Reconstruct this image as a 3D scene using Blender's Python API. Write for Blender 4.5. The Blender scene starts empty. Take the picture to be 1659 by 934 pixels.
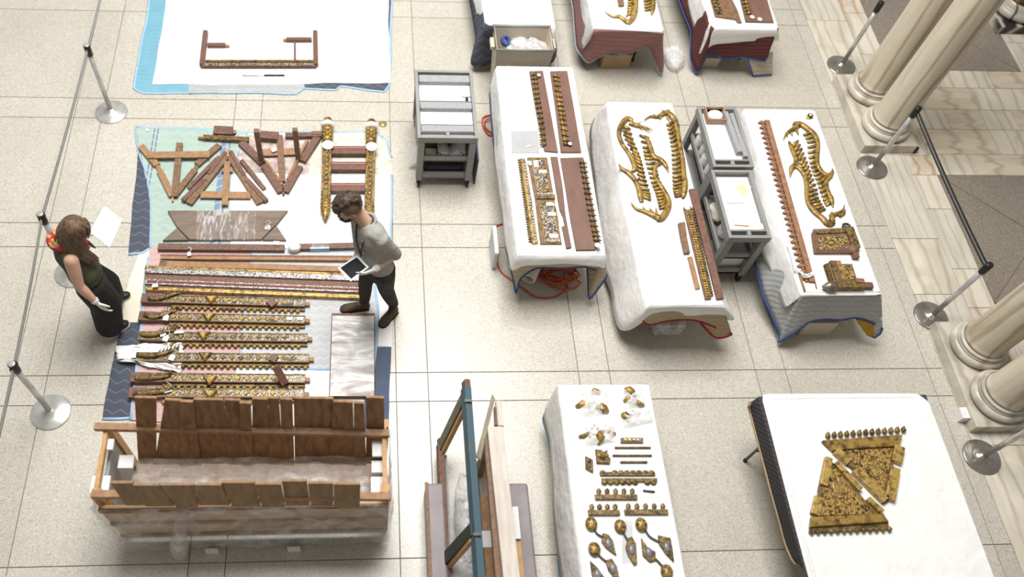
import bpy, bmesh, math, random
from mathutils import Vector, Matrix, Quaternion, noise as mnoise
random.seed(7)
scn = bpy.context.scene
COL = scn.collection
# ------------------------------------------------------------------ camera
F_PX, CX, CY = 1332.4555, 687.3092, 547.0111
CAM = Vector((3.076995, -7.039853, 7.244209))
RX = Vector((0.9977085, -0.0379027, 0.0560440))      # camera right
RY = Vector((-0.0054462, -0.8706316, -0.4918608))    # camera down
RZ = Vector((0.0674395, 0.4904285, -0.8688429))      # camera forward
cd = bpy.data.cameras.new('camera'); cam = bpy.data.objects.new('camera', cd); COL.objects.link(cam)
cd.sensor_width = 36.0; cd.sensor_fit = 'HORIZONTAL'
cd.lens = F_PX / 1659 * 36.0
cd.shift_x = (829.5 - CX) / 1659; cd.shift_y = (CY - 467.0) / 1659
m = Matrix.Identity(4)
for i in range(3):
    m[i][0] = RX[i]; m[i][1] = -RY[i]; m[i][2] = -RZ[i]; m[i][3] = CAM[i]
cam.matrix_world = m
cd.clip_end = 200
cd.dof.use_dof = True; cd.dof.focus_distance = 8.1; cd.dof.aperture_fstop = 0.6
scn.camera = cam
# ------------------------------------------------------------------ light
scn.view_settings.view_transform = 'Standard'; scn.view_settings.look = 'None'
scn.view_settings.gamma = 1.0; scn.view_settings.use_curve_mapping = False
scn.view_settings.exposure = 0.5
wd = bpy.data.worlds.new('world'); scn.world = wd; wd.use_nodes = True
bg = wd.node_tree.nodes['Background']; bg.inputs[0].default_value = (1.0, 0.97, 0.92, 1); bg.inputs[1].default_value = 0.21
def area(name, loc, size, power, rot=(0, 0, 0), col=(1, .985, .96)):
    l = bpy.data.lights.new(name, 'AREA'); l.shape = 'RECTANGLE'; l.size, l.size_y = size; l.energy = power; l.color = col
    o = bpy.data.objects.new(name, l); COL.objects.link(o); o.location = loc; o.rotation_euler = rot
    return o
area('skylight', (3.2, 0.5, 11.5), (6.0, 6.5), 1660)

# ------------------------------------------------------------------ pixel -> place helpers
def ray(px, py): return RX * ((px - CX) / F_PX) + RY * ((py - CY) / F_PX) + RZ
def W(px, py, z=0.0):
    d = ray(px, py); return CAM + d * ((z - CAM.z) / d.z)
def WY(px, py, Y):
    d = ray(px, py); return CAM + d * ((Y - CAM.y) / d.y)
def WX(px, py, X):
    d = ray(px, py); return CAM + d * ((X - CAM.x) / d.x)
def WS(pts, z): return [W(p[0], p[1], z) for p in pts]

# ------------------------------------------------------------------ objects
WL = {}
def place(o, wl, parent=None):
    COL.objects.link(o); wl = Vector(wl)
    if parent is not None:
        o.parent = parent; o.location = wl - WL[parent.name]
    else: o.location = wl
    WL[o.name] = wl
    return o
def tag(o, label=None, cat=None, group=None, kind=None):
    if label: o['label'] = label
    if cat: o['category'] = cat
    if group: o['group'] = group
    if kind: o['kind'] = kind
    return o
def thing(name, label, cat, loc, group=None):
    o = bpy.data.objects.new(name, None); o.empty_display_size = .1
    place(o, loc); return tag(o, label, cat, group)
class MB:
    def __init__(s): s.v = []; s.f = []; s.sm = []
    def add(s, vs, fs, smooth=False):
        b = len(s.v); s.v += [Vector(v) for v in vs]; s.f += [tuple(i + b for i in f) for f in fs]; s.sm += [smooth] * len(fs); return s
    def box(s, c, d, rz=0.0, M=None):
        x, y, z = d[0] / 2, d[1] / 2, d[2] / 2
        vs = [Vector((a, b, e)) for e in (-z, z) for a, b in ((-x, -y), (x, -y), (x, y), (-x, y))]
        R = M if M is not None else Matrix.Rotation(rz, 3, 'Z')
        vs = [R @ v + Vector(c) for v in vs]
        return s.add(vs, [(3, 2, 1, 0), (4, 5, 6, 7), (0, 1, 5, 4), (1, 2, 6, 5), (2, 3, 7, 6), (3, 0, 4, 7)])
    def box2(s, x0, x1, y0, y1, z0, z1): return s.box(((x0 + x1) / 2, (y0 + y1) / 2, (z0 + z1) / 2), (abs(x1 - x0), abs(y1 - y0), abs(z1 - z0)))
    def hexa(s, lo, hi):
        n = len(lo); vs = list(lo) + list(hi)
        fs = [tuple(reversed(range(n))), tuple(range(n, 2 * n))] + [(i, (i + 1) % n, n + (i + 1) % n, n + i) for i in range(n)]
        return s.add(vs, fs)
    def bar(s, p0, p1, w, h, up=(0, 0, 1)):
        """beam from p0 to p1 (centre line of its underside is p0-p1), width w, height h"""
        p0, p1 = Vector(p0), Vector(p1); d = (p1 - p0).normalized(); u = Vector(up); r = d.cross(u).normalized(); u = r.cross(d).normalized()
        q = [(-w / 2, 0), (w / 2, 0), (w / 2, h), (-w / 2, h)]
        return s.add([p + r * a + u * b for p in (p0, p1) for a, b in q], [(0, 1, 2, 3), (7, 6, 5, 4), (1, 0, 4, 5), (2, 1, 5, 6), (3, 2, 6, 7), (0, 3, 7, 4)])
    def prism(s, pts, z0, z1, ch=0.0):
        """upright prism over a ground polygon; ch = chamfer of its top edge"""
        P = [Vector((p[0], p[1], 0)) for p in pts]; n = len(P)
        if sum(P[i].x * P[(i + 1) % n].y - P[(i + 1) % n].x * P[i].y for i in range(n)) < 0: P.reverse()
        L = [[Vector((p.x, p.y, z0)) for p in P]]
        if ch > 0:
            ins = []
            for i in range(n):
                a = (P[i] - P[i - 1]).normalized(); b = (P[(i + 1) % n] - P[i]).normalized()
                na = Vector((-a.y, a.x, 0)); nb = Vector((-b.y, b.x, 0)); k = (na + nb)
                k = k / max(k.length_squared / 2, .5)
                ins.append(P[i] + k * ch)
            L.append([Vector((p.x, p.y, z1 - ch)) for p in P]); L.append([Vector((p.x, p.y, z1)) for p in ins])
        else: L.append([Vector((p.x, p.y, z1)) for p in P])
        vs = [v for l in L for v in l]; fs = [tuple(reversed(range(n)))]
        for k in range(len(L) - 1):
            fs += [(k * n + i, k * n + (i + 1) % n, (k + 1) * n + (i + 1) % n, (k + 1) * n + i) for i in range(n)]
        fs.append(tuple(range((len(L) - 1) * n, len(L) * n)))
        return s.add(vs, fs)
    def tube(s, pts, r, n=8, cap=True, closed=False, flat=1.0):
        pts = [Vector(p) for p in pts]; m_ = len(pts); rs = r if isinstance(r, (list, tuple)) else [r] * m_
        vs = []; e1 = None
        for i, p in enumerate(pts):
            a = pts[(i - 1) % m_] if (closed or i > 0) else p; b = pts[(i + 1) % m_] if (closed or i < m_ - 1) else p
            d = (b - a).normalized() if (b - a).length > 1e-9 else Vector((1, 0, 0))
            if e1 is None:
                e1 = d.cross(Vector((0, 0, 1)))
                if e1.length < .05: e1 = d.cross(Vector((0, 1, 0)))
            else:
                e1 = e1 - d * e1.dot(d)
                if e1.length < .05: e1 = d.cross(Vector((0, 1, 0)))
            e1.normalize(); e2 = e1.cross(d).normalized()
            vs += [p + e1 * (rs[i] * math.cos(2 * math.pi * k / n)) + e2 * (rs[i] * flat * math.sin(2 * math.pi * k / n)) for k in range(n)]
        fs = []
        for i in range(m_ if closed else m_ - 1):
            j = (i + 1) % m_
            fs += [(i * n + k, i * n + (k + 1) % n, j * n + (k + 1) % n, j * n + k) for k in range(n)]
        if cap and not closed: fs += [tuple(reversed(range(n))), tuple(range((m_ - 1) * n, m_ * n))]
        return s.add(vs, fs, True)
    def lathe(s, prof, c, n=32, axis=None, cap=True):
        vs = []; c = Vector(c)
        R = Vector((0, 0, 1)).rotation_difference(Vector(axis)).to_matrix() if axis is not None else Matrix.Identity(3)
        for r, z in prof: vs += [c + R @ Vector((r * math.cos(2 * math.pi * k / n), r * math.sin(2 * math.pi * k / n), z)) for k in range(n)]
        fs = []
        for i in range(len(prof) - 1): fs += [(i * n + k, i * n + (k + 1) % n, (i + 1) * n + (k + 1) % n, (i + 1) * n + k) for k in range(n)]
        if cap: fs += [tuple(reversed(range(n))), tuple(range((len(prof) - 1) * n, len(prof) * n))]
        return s.add(vs, fs, True)
    def ball(s, c, r, n=12, m_=8):
        r = Vector((r, r, r)) if not isinstance(r, (tuple, list, Vector)) else Vector(r)
        pr = [(math.sin(math.pi * (i + .02) / (m_ + .04)), -math.cos(math.pi * (i + .02) / (m_ + .04))) for i in range(m_ + 1)]
        vs = [Vector(c) + Vector((a * math.cos(2 * math.pi * k / n) * r.x, a * math.sin(2 * math.pi * k / n) * r.y, b * r.z)) for a, b in pr for k in range(n)]
        fs = [(i * n + k, i * n + (k + 1) % n, (i + 1) * n + (k + 1) % n, (i + 1) * n + k) for i in range(m_) for k in range(n)]
        fs += [tuple(reversed(range(n))), tuple(range(m_ * n, (m_ + 1) * n))]
        return s.add(vs, fs, True)
    def grid(s, rows, smooth=True):
        n = len(rows[0]); vs = [v for r in rows for v in r]
        return s.add(vs, [(i * n + k, i * n + k + 1, (i + 1) * n + k + 1, (i + 1) * n + k) for i in range(len(rows) - 1) for k in range(n - 1)], smooth)
    def mesh(s, name, mat, origin):
        me = bpy.data.meshes.new(name); me.from_pydata([tuple(v - origin) for v in s.v], [], s.f)
        me.polygons.foreach_set('use_smooth', s.sm); me.materials.append(mat); me.update(); return me
    def build(s, name, mat, parent=None, label=None, cat=None, group=None, kind=None, solid=0.0, bevel=0.0, sub=0, ang=True, origin=None):
        xs = [v.x for v in s.v]; ys = [v.y for v in s.v]; zs = [v.z for v in s.v]
        o0 = Vector(((min(xs) + max(xs)) / 2, (min(ys) + max(ys)) / 2, min(zs))) if origin is None else Vector(origin)
        o = bpy.data.objects.new(name, s.mesh(name, mat, o0)); place(o, o0, parent); tag(o, label, cat, group, kind)
        if solid: md = o.modifiers.new('solid', 'SOLIDIFY'); md.thickness = solid; md.offset = 0
        if bevel: md = o.modifiers.new('bevel', 'BEVEL'); md.width = bevel; md.segments = 2; md.limit_method = 'ANGLE'
        if sub: md = o.modifiers.new('sub', 'SUBSURF'); md.levels = sub; md.render_levels = sub
        return o
def piece(name, me, loc, parent, rz=0.0):
    o = bpy.data.objects.new(name, me); place(o, loc, parent); o.rotation_euler.z = rz; return o
def lerp(a, b, t): return a + (b - a) * t
def crom(pts, k=6, closed=False):
    """smooth curve through points"""
    P = [Vector(p) for p in pts]; n = len(P); out = []
    for i in range(n if closed else n - 1):
        p1, p2 = P[i], P[(i + 1) % n]
        p0 = P[(i - 1) % n] if (closed or i > 0) else p1; p3 = P[(i + 2) % n] if (closed or i < n - 2) else p2
        for j in range(k):
            t = j / k
            out.append(.5 * ((2 * p1) + (p2 - p0) * t + (2 * p0 - 5 * p1 + 4 * p2 - p3) * t * t + (3 * p1 - p0 - 3 * p2 + p3) * t ** 3))
    if not closed: out.append(P[-1])
    return out

# ------------------------------------------------------------------ materials
def newmat(name):
    ma = bpy.data.materials.new(name); ma.use_nodes = True; nt = ma.node_tree; b = nt.nodes['Principled BSDF']; return ma, nt, b
def nd(nt, t, **kw):
    n = nt.nodes.new(t)
    for k, v in kw.items(): setattr(n, k, v)
    return n
def coords(nt, coord='Object', scale=(1, 1, 1), rnd=True):
    mp = nd(nt, 'ShaderNodeMapping'); mp.inputs['Scale'].default_value = scale
    if coord == 'World': g = nd(nt, 'ShaderNodeNewGeometry'); src = g.outputs['Position']
    else: g = nd(nt, 'ShaderNodeTexCoord'); src = g.outputs[coord]
    if rnd:
        oi = nd(nt, 'ShaderNodeObjectInfo'); mu = nd(nt, 'ShaderNodeMath', operation='MULTIPLY'); mu.inputs[1].default_value = 37.0
        nt.links.new(oi.outputs['Random'], mu.inputs[0])
        ad = nd(nt, 'ShaderNodeVectorMath', operation='ADD'); nt.links.new(src, ad.inputs[0]); nt.links.new(mu.outputs[0], ad.inputs[1]); src = ad.outputs[0]
    nt.links.new(src, mp.inputs['Vector']); return mp.outputs[0]
def ramp(nt, fac, stops, interp='LINEAR'):
    r = nd(nt, 'ShaderNodeValToRGB'); e = r.color_ramp; e.interpolation = interp
    while len(e.elements) > 1: e.elements.remove(e.elements[-1])
    e.elements[0].position = stops[0][0]; e.elements[0].color = (*stops[0][1], 1)
    for p, c in stops[1:]:
        x = e.elements.new(p); x.color = (*c, 1)
    nt.links.new(fac, r.inputs[0]); return r.outputs[0]
def bump(nt, b, h, strength, dist=.01, prev=None):
    n = nd(nt, 'ShaderNodeBump'); n.inputs['Strength'].default_value = strength; n.inputs['Distance'].default_value = dist
    nt.links.new(h, n.inputs['Height'])
    if prev is not None: nt.links.new(prev, n.inputs['Normal'])
    nt.links.new(n.outputs[0], b.inputs['Normal']); return n.outputs[0]
def noisetex(nt, vec, scale, detail=4, dist=0.0, rough=.55):
    n = nd(nt, 'ShaderNodeTexNoise'); n.inputs['Scale'].default_value = scale; n.inputs['Detail'].default_value = detail
    n.inputs['Distortion'].default_value = dist; n.inputs['Roughness'].default_value = rough
    nt.links.new(vec, n.inputs['Vector']); return n.outputs['Fac']
def M(name, c1, c2=None, scale=8, rough=.6, metal=0.0, bmp=0.0, bscale=40, stretch=(1, 1, 1), lo=.35, hi=.65, detail=4, coord='Object', spec=.4, bdist=.01, rnd=True):
    ma, nt, b = newmat(name)
    b.inputs['Roughness'].default_value = rough; b.inputs['Metallic'].default_value = metal; b.inputs['Specular IOR Level'].default_value = spec
    v = coords(nt, coord, stretch, rnd)
    c2 = c2 or tuple(x * .85 for x in c1)
    f = noisetex(nt, v, scale, detail)
    nt.links.new(ramp(nt, f, [(lo, c2), (hi, c1)]), b.inputs['Base Color'])
    if bmp: bump(nt, b, noisetex(nt, v, bscale, 3), bmp, bdist)
    return ma
def quilt(name, col, thread, freq=9.0, amp=.35, axis=0, line=.12, bmp=.5, rough=.9, stripes=None):
    """quilted moving blanket with zigzag stitching"""
    ma, nt, b = newmat(name); b.inputs['Roughness'].default_value = rough; b.inputs['Specular IOR Level'].default_value = .15
    tc = nd(nt, 'ShaderNodeTexCoord'); sp = nd(nt, 'ShaderNodeSeparateXYZ'); nt.links.new(tc.outputs['Object'], sp.inputs[0])
    def mt(op, a, c): 
        n = nd(nt, 'ShaderNodeMath', operation=op)
        for i, x in enumerate((a, c)):
            if isinstance(x, (int, float)): n.inputs[i].default_value = x
            else: nt.links.new(x, n.inputs[i])
        return n.outputs[0]
    u, w = (sp.outputs[0], sp.outputs[1]) if axis == 0 else (sp.outputs[1], sp.outputs[0])
    w = mt('ADD', w, mt('MULTIPLY', sp.outputs[2], .83))
    wob = noisetex(nt, tc.outputs['Object'], 3.0, 2)
    zz = mt('MULTIPLY', mt('PINGPONG', mt('MULTIPLY', u, freq * .8), .5), amp)
    ph = mt('FRACT', mt('ADD', mt('ADD', mt('MULTIPLY', w, freq), mt('MULTIPLY', zz, 2.0)), mt('MULTIPLY', wob, .8)), 0.0)
    d = mt('ABSOLUTE', mt('SUBTRACT', ph, .5), 0.0)
    ln = ramp(nt, d, [(0.0, (1, 1, 1)), (line, (0, 0, 0))])
    mx = nd(nt, 'ShaderNodeMix', data_type='RGBA'); nt.links.new(ln, mx.inputs[0])
    base = ramp(nt, noisetex(nt, tc.outputs['Object'], 5, 5), [(.3, tuple(x * .86 for x in col)), (.7, col)])
    if stripes:
        for (x0, x1, sc) in stripes:
            a = mt('MULTIPLY', mt('GREATER_THAN', sp.outputs[0], x0), mt('LESS_THAN', sp.outputs[0], x1))
            m2 = nd(nt, 'ShaderNodeMix', data_type='RGBA'); nt.links.new(a, m2.inputs[0]); nt.links.new(base, m2.inputs[6]); m2.inputs[7].default_value = (*sc, 1); base = m2.outputs[2]
    nt.links.new(base, mx.inputs[6]); mx.inputs[7].default_value = (*thread, 1)
    nt.links.new(mx.outputs[2], b.inputs['Base Color'])
    bump(nt, b, d, bmp, .012); return ma
def marble(name, c, vein, scale=1.0, ang=0.0, stretch=(1, 1, 1), rough=.3, amount=.35, spec=.4, coord='Object'):
    ma, nt, b = newmat(name); b.inputs['Roughness'].default_value = rough; b.inputs['Specular IOR Level'].default_value = spec
    v = coords(nt, coord, stretch)
    wv = nd(nt, 'ShaderNodeTexWave'); wv.inputs['Scale'].default_value = scale; wv.inputs['Distortion'].default_value = 5.0; wv.inputs['Detail'].default_value = 4; wv.inputs['Detail Scale'].default_value = 1.6
    nt.links.new(v, wv.inputs['Vector'])
    c1 = ramp(nt, wv.outputs['Fac'], [(0, vein), (amount * .4, tuple(lerp(a, k, .6) for a, k in zip(vein, c))), (amount, c), (1, c)])
    f = noisetex(nt, v, 3.0, 6, 1.0)
    c2 = ramp(nt, f, [(.3, (.78, .77, .74)), (.62, (1, 1, 1))])
    mx = nd(nt, 'ShaderNodeMix', data_type='RGBA', blend_type='MULTIPLY'); mx.inputs[0].default_value = 1.0
    nt.links.new(c1, mx.inputs[6]); nt.links.new(c2, mx.inputs[7]); nt.links.new(mx.outputs[2], b.inputs['Base Color']); return ma
def terrazzo(name, c, dark, light, rough=.30):
    ma, nt, b = newmat(name); b.inputs['Roughness'].default_value = rough; b.inputs['Specular IOR Level'].default_value = .6
    g = nd(nt, 'ShaderNodeNewGeometry'); v = g.outputs['Position']
    vo = nd(nt, 'ShaderNodeTexVoronoi'); vo.inputs['Scale'].default_value = 105; nt.links.new(v, vo.inputs['Vector'])
    sp = nd(nt, 'ShaderNodeSeparateColor'); nt.links.new(vo.outputs['Color'], sp.inputs[0])
    col = ramp(nt, sp.outputs[0], [(0, dark), (.22, c), (.72, c), (1, light)])
    big = ramp(nt, noisetex(nt, v, .9, 4), [(.3, (.9, .89, .87)), (.7, (1, 1, 1))])
    oi = nd(nt, 'ShaderNodeObjectInfo'); ob = ramp(nt, oi.outputs['Random'], [(0, (.93, .93, .92)), (1, (1, 1, 1))])
    for x in (big, ob):
        mx = nd(nt, 'ShaderNodeMix', data_type='RGBA', blend_type='MULTIPLY'); mx.inputs[0].default_value = 1.0
        nt.links.new(col, mx.inputs[6]); nt.links.new(x, mx.inputs[7]); col = mx.outputs[2]
    nt.links.new(col, b.inputs['Base Color']); return ma
def mosaic(name, pal, scale=60, rough=.25, metal=.5, bmp=.4, stretch=(1, 1, 1)):
    ma, nt, b = newmat(name); b.inputs['Roughness'].default_value = rough; b.inputs['Metallic'].default_value = metal
    v = coords(nt, 'Object', stretch)
    vo = nd(nt, 'ShaderNodeTexVoronoi'); vo.inputs['Scale'].default_value = scale; nt.links.new(v, vo.inputs['Vector'])
    sp = nd(nt, 'ShaderNodeSeparateColor'); nt.links.new(vo.outputs['Color'], sp.inputs[0])
    nt.links.new(ramp(nt, sp.outputs[0], [(i / len(pal), c) for i, c in enumerate(pal)], 'CONSTANT'), b.inputs['Base Color'])
    bump(nt, b, vo.outputs['Distance'], bmp, .004); return ma
def film(name, lo=.45, hi=.7, amin=.12, amax=.75, col=(.9, .9, .9), scale=7, stretch=(1, 1, 1), rough=.2):
    ma, nt, b = newmat(name); b.inputs['Base Color'].default_value = (*col, 1); b.inputs['Roughness'].default_value = rough
    v = coords(nt, 'Object', stretch); f = noisetex(nt, v, scale, 5, 1.2)
    nt.links.new(ramp(nt, f, [(lo, (amin,) * 3), (hi, (amax,) * 3)]), b.inputs['Alpha'])
    bump(nt, b, f, .8, .02); return ma
TERR = terrazzo('terrazzo_pale', (.56, .53, .46), (.40, .37, .32), (.70, .67, .60))
TERRD = terrazzo('terrazzo_dark', (.26, .225, .185), (.15, .125, .105), (.38, .34, .29))
GROUT = M('grout', (.26, .235, .195), rough=.9)
MARB = [marble('marble_cream', (.72, .67, .56), (.56, .50, .40), 1.3, stretch=(1.4, .5, 1)),
        marble('marble_grey', (.68, .64, .55), (.55, .51, .44), 1.6, stretch=(1.8, .4, 1), amount=.22),
        marble('marble_pink', (.70, .62, .51), (.55, .37, .24), 1.0, stretch=(1.6, 1.6, 1)),
        marble('marble_band', (.68, .60, .47), (.50, .43, .32), 1.6, stretch=(.5, 2.4, 1))]
COLM = marble('column_marble', (.64, .57, .45), (.42, .34, .24), 1.6, stretch=(1.6, 1.6, .22), rough=.3)
PLIN = marble('plinth_marble', (.62, .58, .49), (.42, .38, .31), 1.0)
CLOTH = M('white_sheet', (.84, .835, .82), (.79, .785, .77), scale=3, rough=.95, bmp=.6, bscale=3.5, bdist=.05, spec=.1)
TISSUE = M('white_tissue', (.86, .86, .85), (.78, .78, .77), scale=6, rough=.9, bmp=.6, bscale=14, bdist=.02, spec=.2)
PAPER = M('white_paper', (.84, .84, .83), (.82, .82, .81), scale=3, rough=.8)
CREAM = M('cream_paper', (.80, .74, .62), (.74, .68, .56), scale=5, rough=.9, bmp=.3, bscale=8)
BLUE_T = M('pale_blue_binding', (.36, .53, .72), scale=20, rough=.85)
ROYAL = M('royal_blue_binding', (.04, .09, .32), scale=20, rough=.85)
RED_T = M('red_binding', (.45, .02, .03), scale=20, rough=.85)
GREY_T = M('grey_binding', (.35, .40, .43), scale=20, rough=.85)
TAN_T = M('tan_binding', (.42, .30, .17), scale=20, rough=.85)
DBLUE_T = M('blue_binding', (.10, .25, .42), scale=20, rough=.85)
WOODR = M('red_brown_wood', (.20, .105, .073), (.125, .063, .045), scale=5, rough=.55, stretch=(6, 6, 6), bmp=.15)
WOODT = M('tan_wood', (.38, .22, .115), (.27, .15, .075), scale=4, rough=.6, stretch=(5, 5, 5), bmp=.15)
WOODB = M('brown_wood', (.25, .145, .08), (.15, .085, .05), scale=5, rough=.6, stretch=(5, 5, 5), bmp=.2)
WOODG = M('grey_brown_wood', (.225, .165, .125), (.15, .11, .085), scale=3, rough=.6, stretch=(1, 5, 5), bmp=.1)
WOODP = M('weathered_plank_wood', (.36, .205, .10), (.21, .115, .055), scale=4, rough=.7, stretch=(6, 6, 1.2), bmp=.25)
WOODY = M('raw_yellow_wood', (.55, .33, .14), (.45, .25, .1), scale=4, rough=.6, stretch=(5, 5, 5))
WOODW = M('whitewashed_wood', (.64, .58, .52), (.52, .46, .40), scale=4, rough=.7, stretch=(5, 1, 5))
PLATE = M('plum_brown_board', (.19, .105, .078), (.15, .08, .06), scale=3, rough=.5, stretch=(3, 1, 1))
GOLD = M('worn_gilding', (.37, .235, .06), (.085, .052, .02), scale=16, rough=.38, metal=.35, bmp=.6, bscale=45, lo=.34, hi=.56)
GOLDB = M('bright_gilding', (.50, .335, .10), (.15, .09, .03), scale=22, rough=.32, metal=.35, bmp=.6, bscale=60, lo=.34, hi=.54)
GOLDD = M('dark_gilding', (.25, .165, .055), (.06, .04, .02), scale=26, rough=.42, metal=.25, bmp=.7, bscale=60, lo=.36, hi=.60)
MOSA = mosaic('glass_mosaic', [(.08, .05, .025), (.42, .27, .07), (.36, .35, .31), (.10, .085, .09), (.50, .48, .42), (.08, .09, .15), (.22, .14, .05)], 75, metal=.2)
MOSG = mosaic('gold_lattice_mosaic', [(.07, .045, .025), (.48, .30, .07), (.16, .11, .06), (.62, .45, .14), (.10, .075, .05), (.32, .27, .2)], 70, metal=.2)
RAILM = mosaic('dark_lattice_mosaic', [(.05, .035, .02), (.20, .14, .06), (.10, .075, .05), (.28, .20, .08), (.14, .12, .09), (.34, .31, .25)], 80, metal=.15)
MOSS = mosaic('silver_mosaic', [(.44, .42, .40), (.12, .10, .10), (.58, .56, .53), (.24, .22, .22), (.34, .32, .31)], 85, metal=.2)
CARVE = M('carved_openwork_gilding', (.40, .25, .075), (.035, .022, .01), scale=38, rough=.42, metal=.45, bmp=1.0, bscale=38, lo=.36, hi=.52, detail=2, bdist=.02)
FILM = film('plastic_wrap')
FILMH = film('milky_plastic', .35, .7, .25, .8)
FILMB = film('bubble_bag', .35, .65, .25, .8, scale=14)
CARTM = M('grey_cart_plastic', (.29, .29, .28), (.25, .25, .24), scale=4, rough=.5, spec=.35)
CARTL = M('pale_grey_cart_plastic', (.36, .36, .35), (.32, .32, .31), scale=4, rough=.55)
FOAM = M('grey_foam', (.36, .365, .375), (.30, .305, .315), scale=40, rough=.95, bmp=.4, bscale=120)
FOAMW = M('white_foam', (.82, .82, .82), (.76, .76, .76), scale=30, rough=.9)
STEEL = M('brushed_steel', (.66, .65, .62), (.52, .51, .49), scale=14, rough=.3, metal=.55)
CHROME = M('polished_steel', (.46, .44, .41), (.36, .34, .31), scale=6, rough=.2, metal=.8)
BLACK = M('black_plastic', (.02, .02, .02), (.014, .014, .014), scale=6, rough=.35)
BELT = M('black_belt', (.03, .03, .03), scale=20, rough=.5)
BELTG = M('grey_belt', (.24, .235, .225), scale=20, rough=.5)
ORANGE = M('orange_cord', (.62, .09, .025), (.5, .065, .02), scale=20, rough=.5)
CARDB = M('cardboard', (.45, .32, .19), (.38, .26, .15), scale=6, rough=.85)
BEIGEP = M('beige_plastic', (.56, .49, .39), (.52, .45, .36), scale=3, rough=.5)
METD = M('dark_metal', (.09, .085, .08), scale=10, rough=.45, metal=.6)

# ------------------------------------------------------------------ floor
S = 1.8288; BND = 0.1717 * S
G = 0.0075
floor_o = MB().box2(-4.2, 16.2, -10.5, 9.5, -.08, -.012).build('floor', GROUT, kind='structure')
_slabs = {}
def slab(x0, x1, y0, y1, mat=None, name='slab', th=.012, gap=G):
    mat = mat or TERR
    k = (round(x1 - x0, 3), round(y1 - y0, 3), mat.name)
    if k not in _slabs:
        b = MB(); w, h = (x1 - x0 - gap) / 2, (y1 - y0 - gap) / 2
        b.prism([(-w, -h), (w, -h), (w, h), (-w, h)], -th, 0, .0015); _slabs[k] = b.mesh(name, mat, Vector((0, 0, -th)))
    return piece(name, _slabs[k], ((x0 + x1) / 2, (y0 + y1) / 2, -th), floor_o)
xs = [-2 * S]
for k in range(-1, 5): xs += [k * S - BND, k * S]
xs += [5 * S - BND, 9.0]
ys = []
for k in range(-5, 5): ys += [k * S, k * S + BND]
for i in range(len(xs) - 1):
    for j in range(len(ys) - 1): slab(xs[i], xs[i + 1], ys[j], ys[j + 1])
# marble border strips along the columns
ya = [-9.1, -7.3, -5.6, -4.2, W(1505, 470).y - .05, W(1444, 386).y, .78, W(1333, 33).y, 4.0, 6.2, 8.6]
for i in range(len(ya) - 1): slab(9.0, 9.56, ya[i], ya[i + 1], MARB[1] if i % 2 else MARB[0], 'marble_tile', gap=.006)
yb = [-9.1, -7.6, -6.1, -4.9, -4.1, -3.1, W(1571, 498).y, W(1545, 435).y, W(1502, 338).y, W(1479, 283).y, W(1465, 251).y, .55, 1.3, 2.1, 2.8, 4.4, 6.0, 8.6]
for i in range(len(yb) - 1): slab(9.56, 9.875, yb[i], yb[i + 1], (MARB[0], MARB[2], MARB[0], MARB[1])[i % 4], 'marble_tile', gap=.006)
# cross band of marble rows and dark terrazzo fields
rows = [W(1620, 284).y, W(1600, 250).y, W(1600, 210).y, W(1600, 178).y, W(1600, 143).y, W(1600, 115).y]
jo = [[(1572 + 8, 270)], [(1612, 230)], [(1535, 195), (1594, 195), (1645, 195)], [(1578, 162)], [(1605, 130)]]
for r in range(5):
    jx = [9.875] + [W(*p).x for p in jo[r]]
    while jx[-1] < 15.2: jx.append(jx[-1] + 1.35 + .2 * (r % 2))
    for i in range(len(jx) - 1): slab(jx[i], jx[i + 1], rows[r], rows[r + 1], MARB[3] if (i + r) % 2 else MARB[0], 'marble_tile', gap=.006)
def tri(pts, mat=TERRD):
    c = sum((Vector(p) for p in pts), Vector((0, 0))) / len(pts)
    q = [Vector(p) + (c - Vector(p)).normalized() * .009 for p in pts]
    b = MB(); b.prism([(p.x, p.y) for p in q], -.012, 0, .001); return b.build('slab', mat, floor_o)
def field(x0, x1, y0, y1):
    c = ((x0 + x1) / 2, (y0 + y1) / 2)
    P = [(x0, y0), (x1, y0), (x1, y1), (x0, y1)]
    for i in range(4): tri([P[i], P[(i + 1) % 4], c])
yt, yb_ = rows[5], rows[0]
W3 = W(1624, 60).x
field(9.875, W3, yt, yt + (W3 - 9.875)); field(9.875, W3, yb_ - (W3 - 9.875), yb_)
slab(W3, 15.3, yt, yt + .55, MARB[1], 'marble_tile', gap=.006); slab(W3, 15.3, yt + .55, yt + 1.9, MARB[0], 'marble_tile', gap=.006)
slab(W3, 15.3, yb_ - 1.9, yb_, TERRD); slab(9.875, 15.3, yb_ - 6.5, yb_ - 1.9, MARB[1], 'marble_tile', gap=.006); slab(9.875, 15.3, yt + 1.9, 8.6, MARB[0], 'marble_tile', gap=.006)
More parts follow.
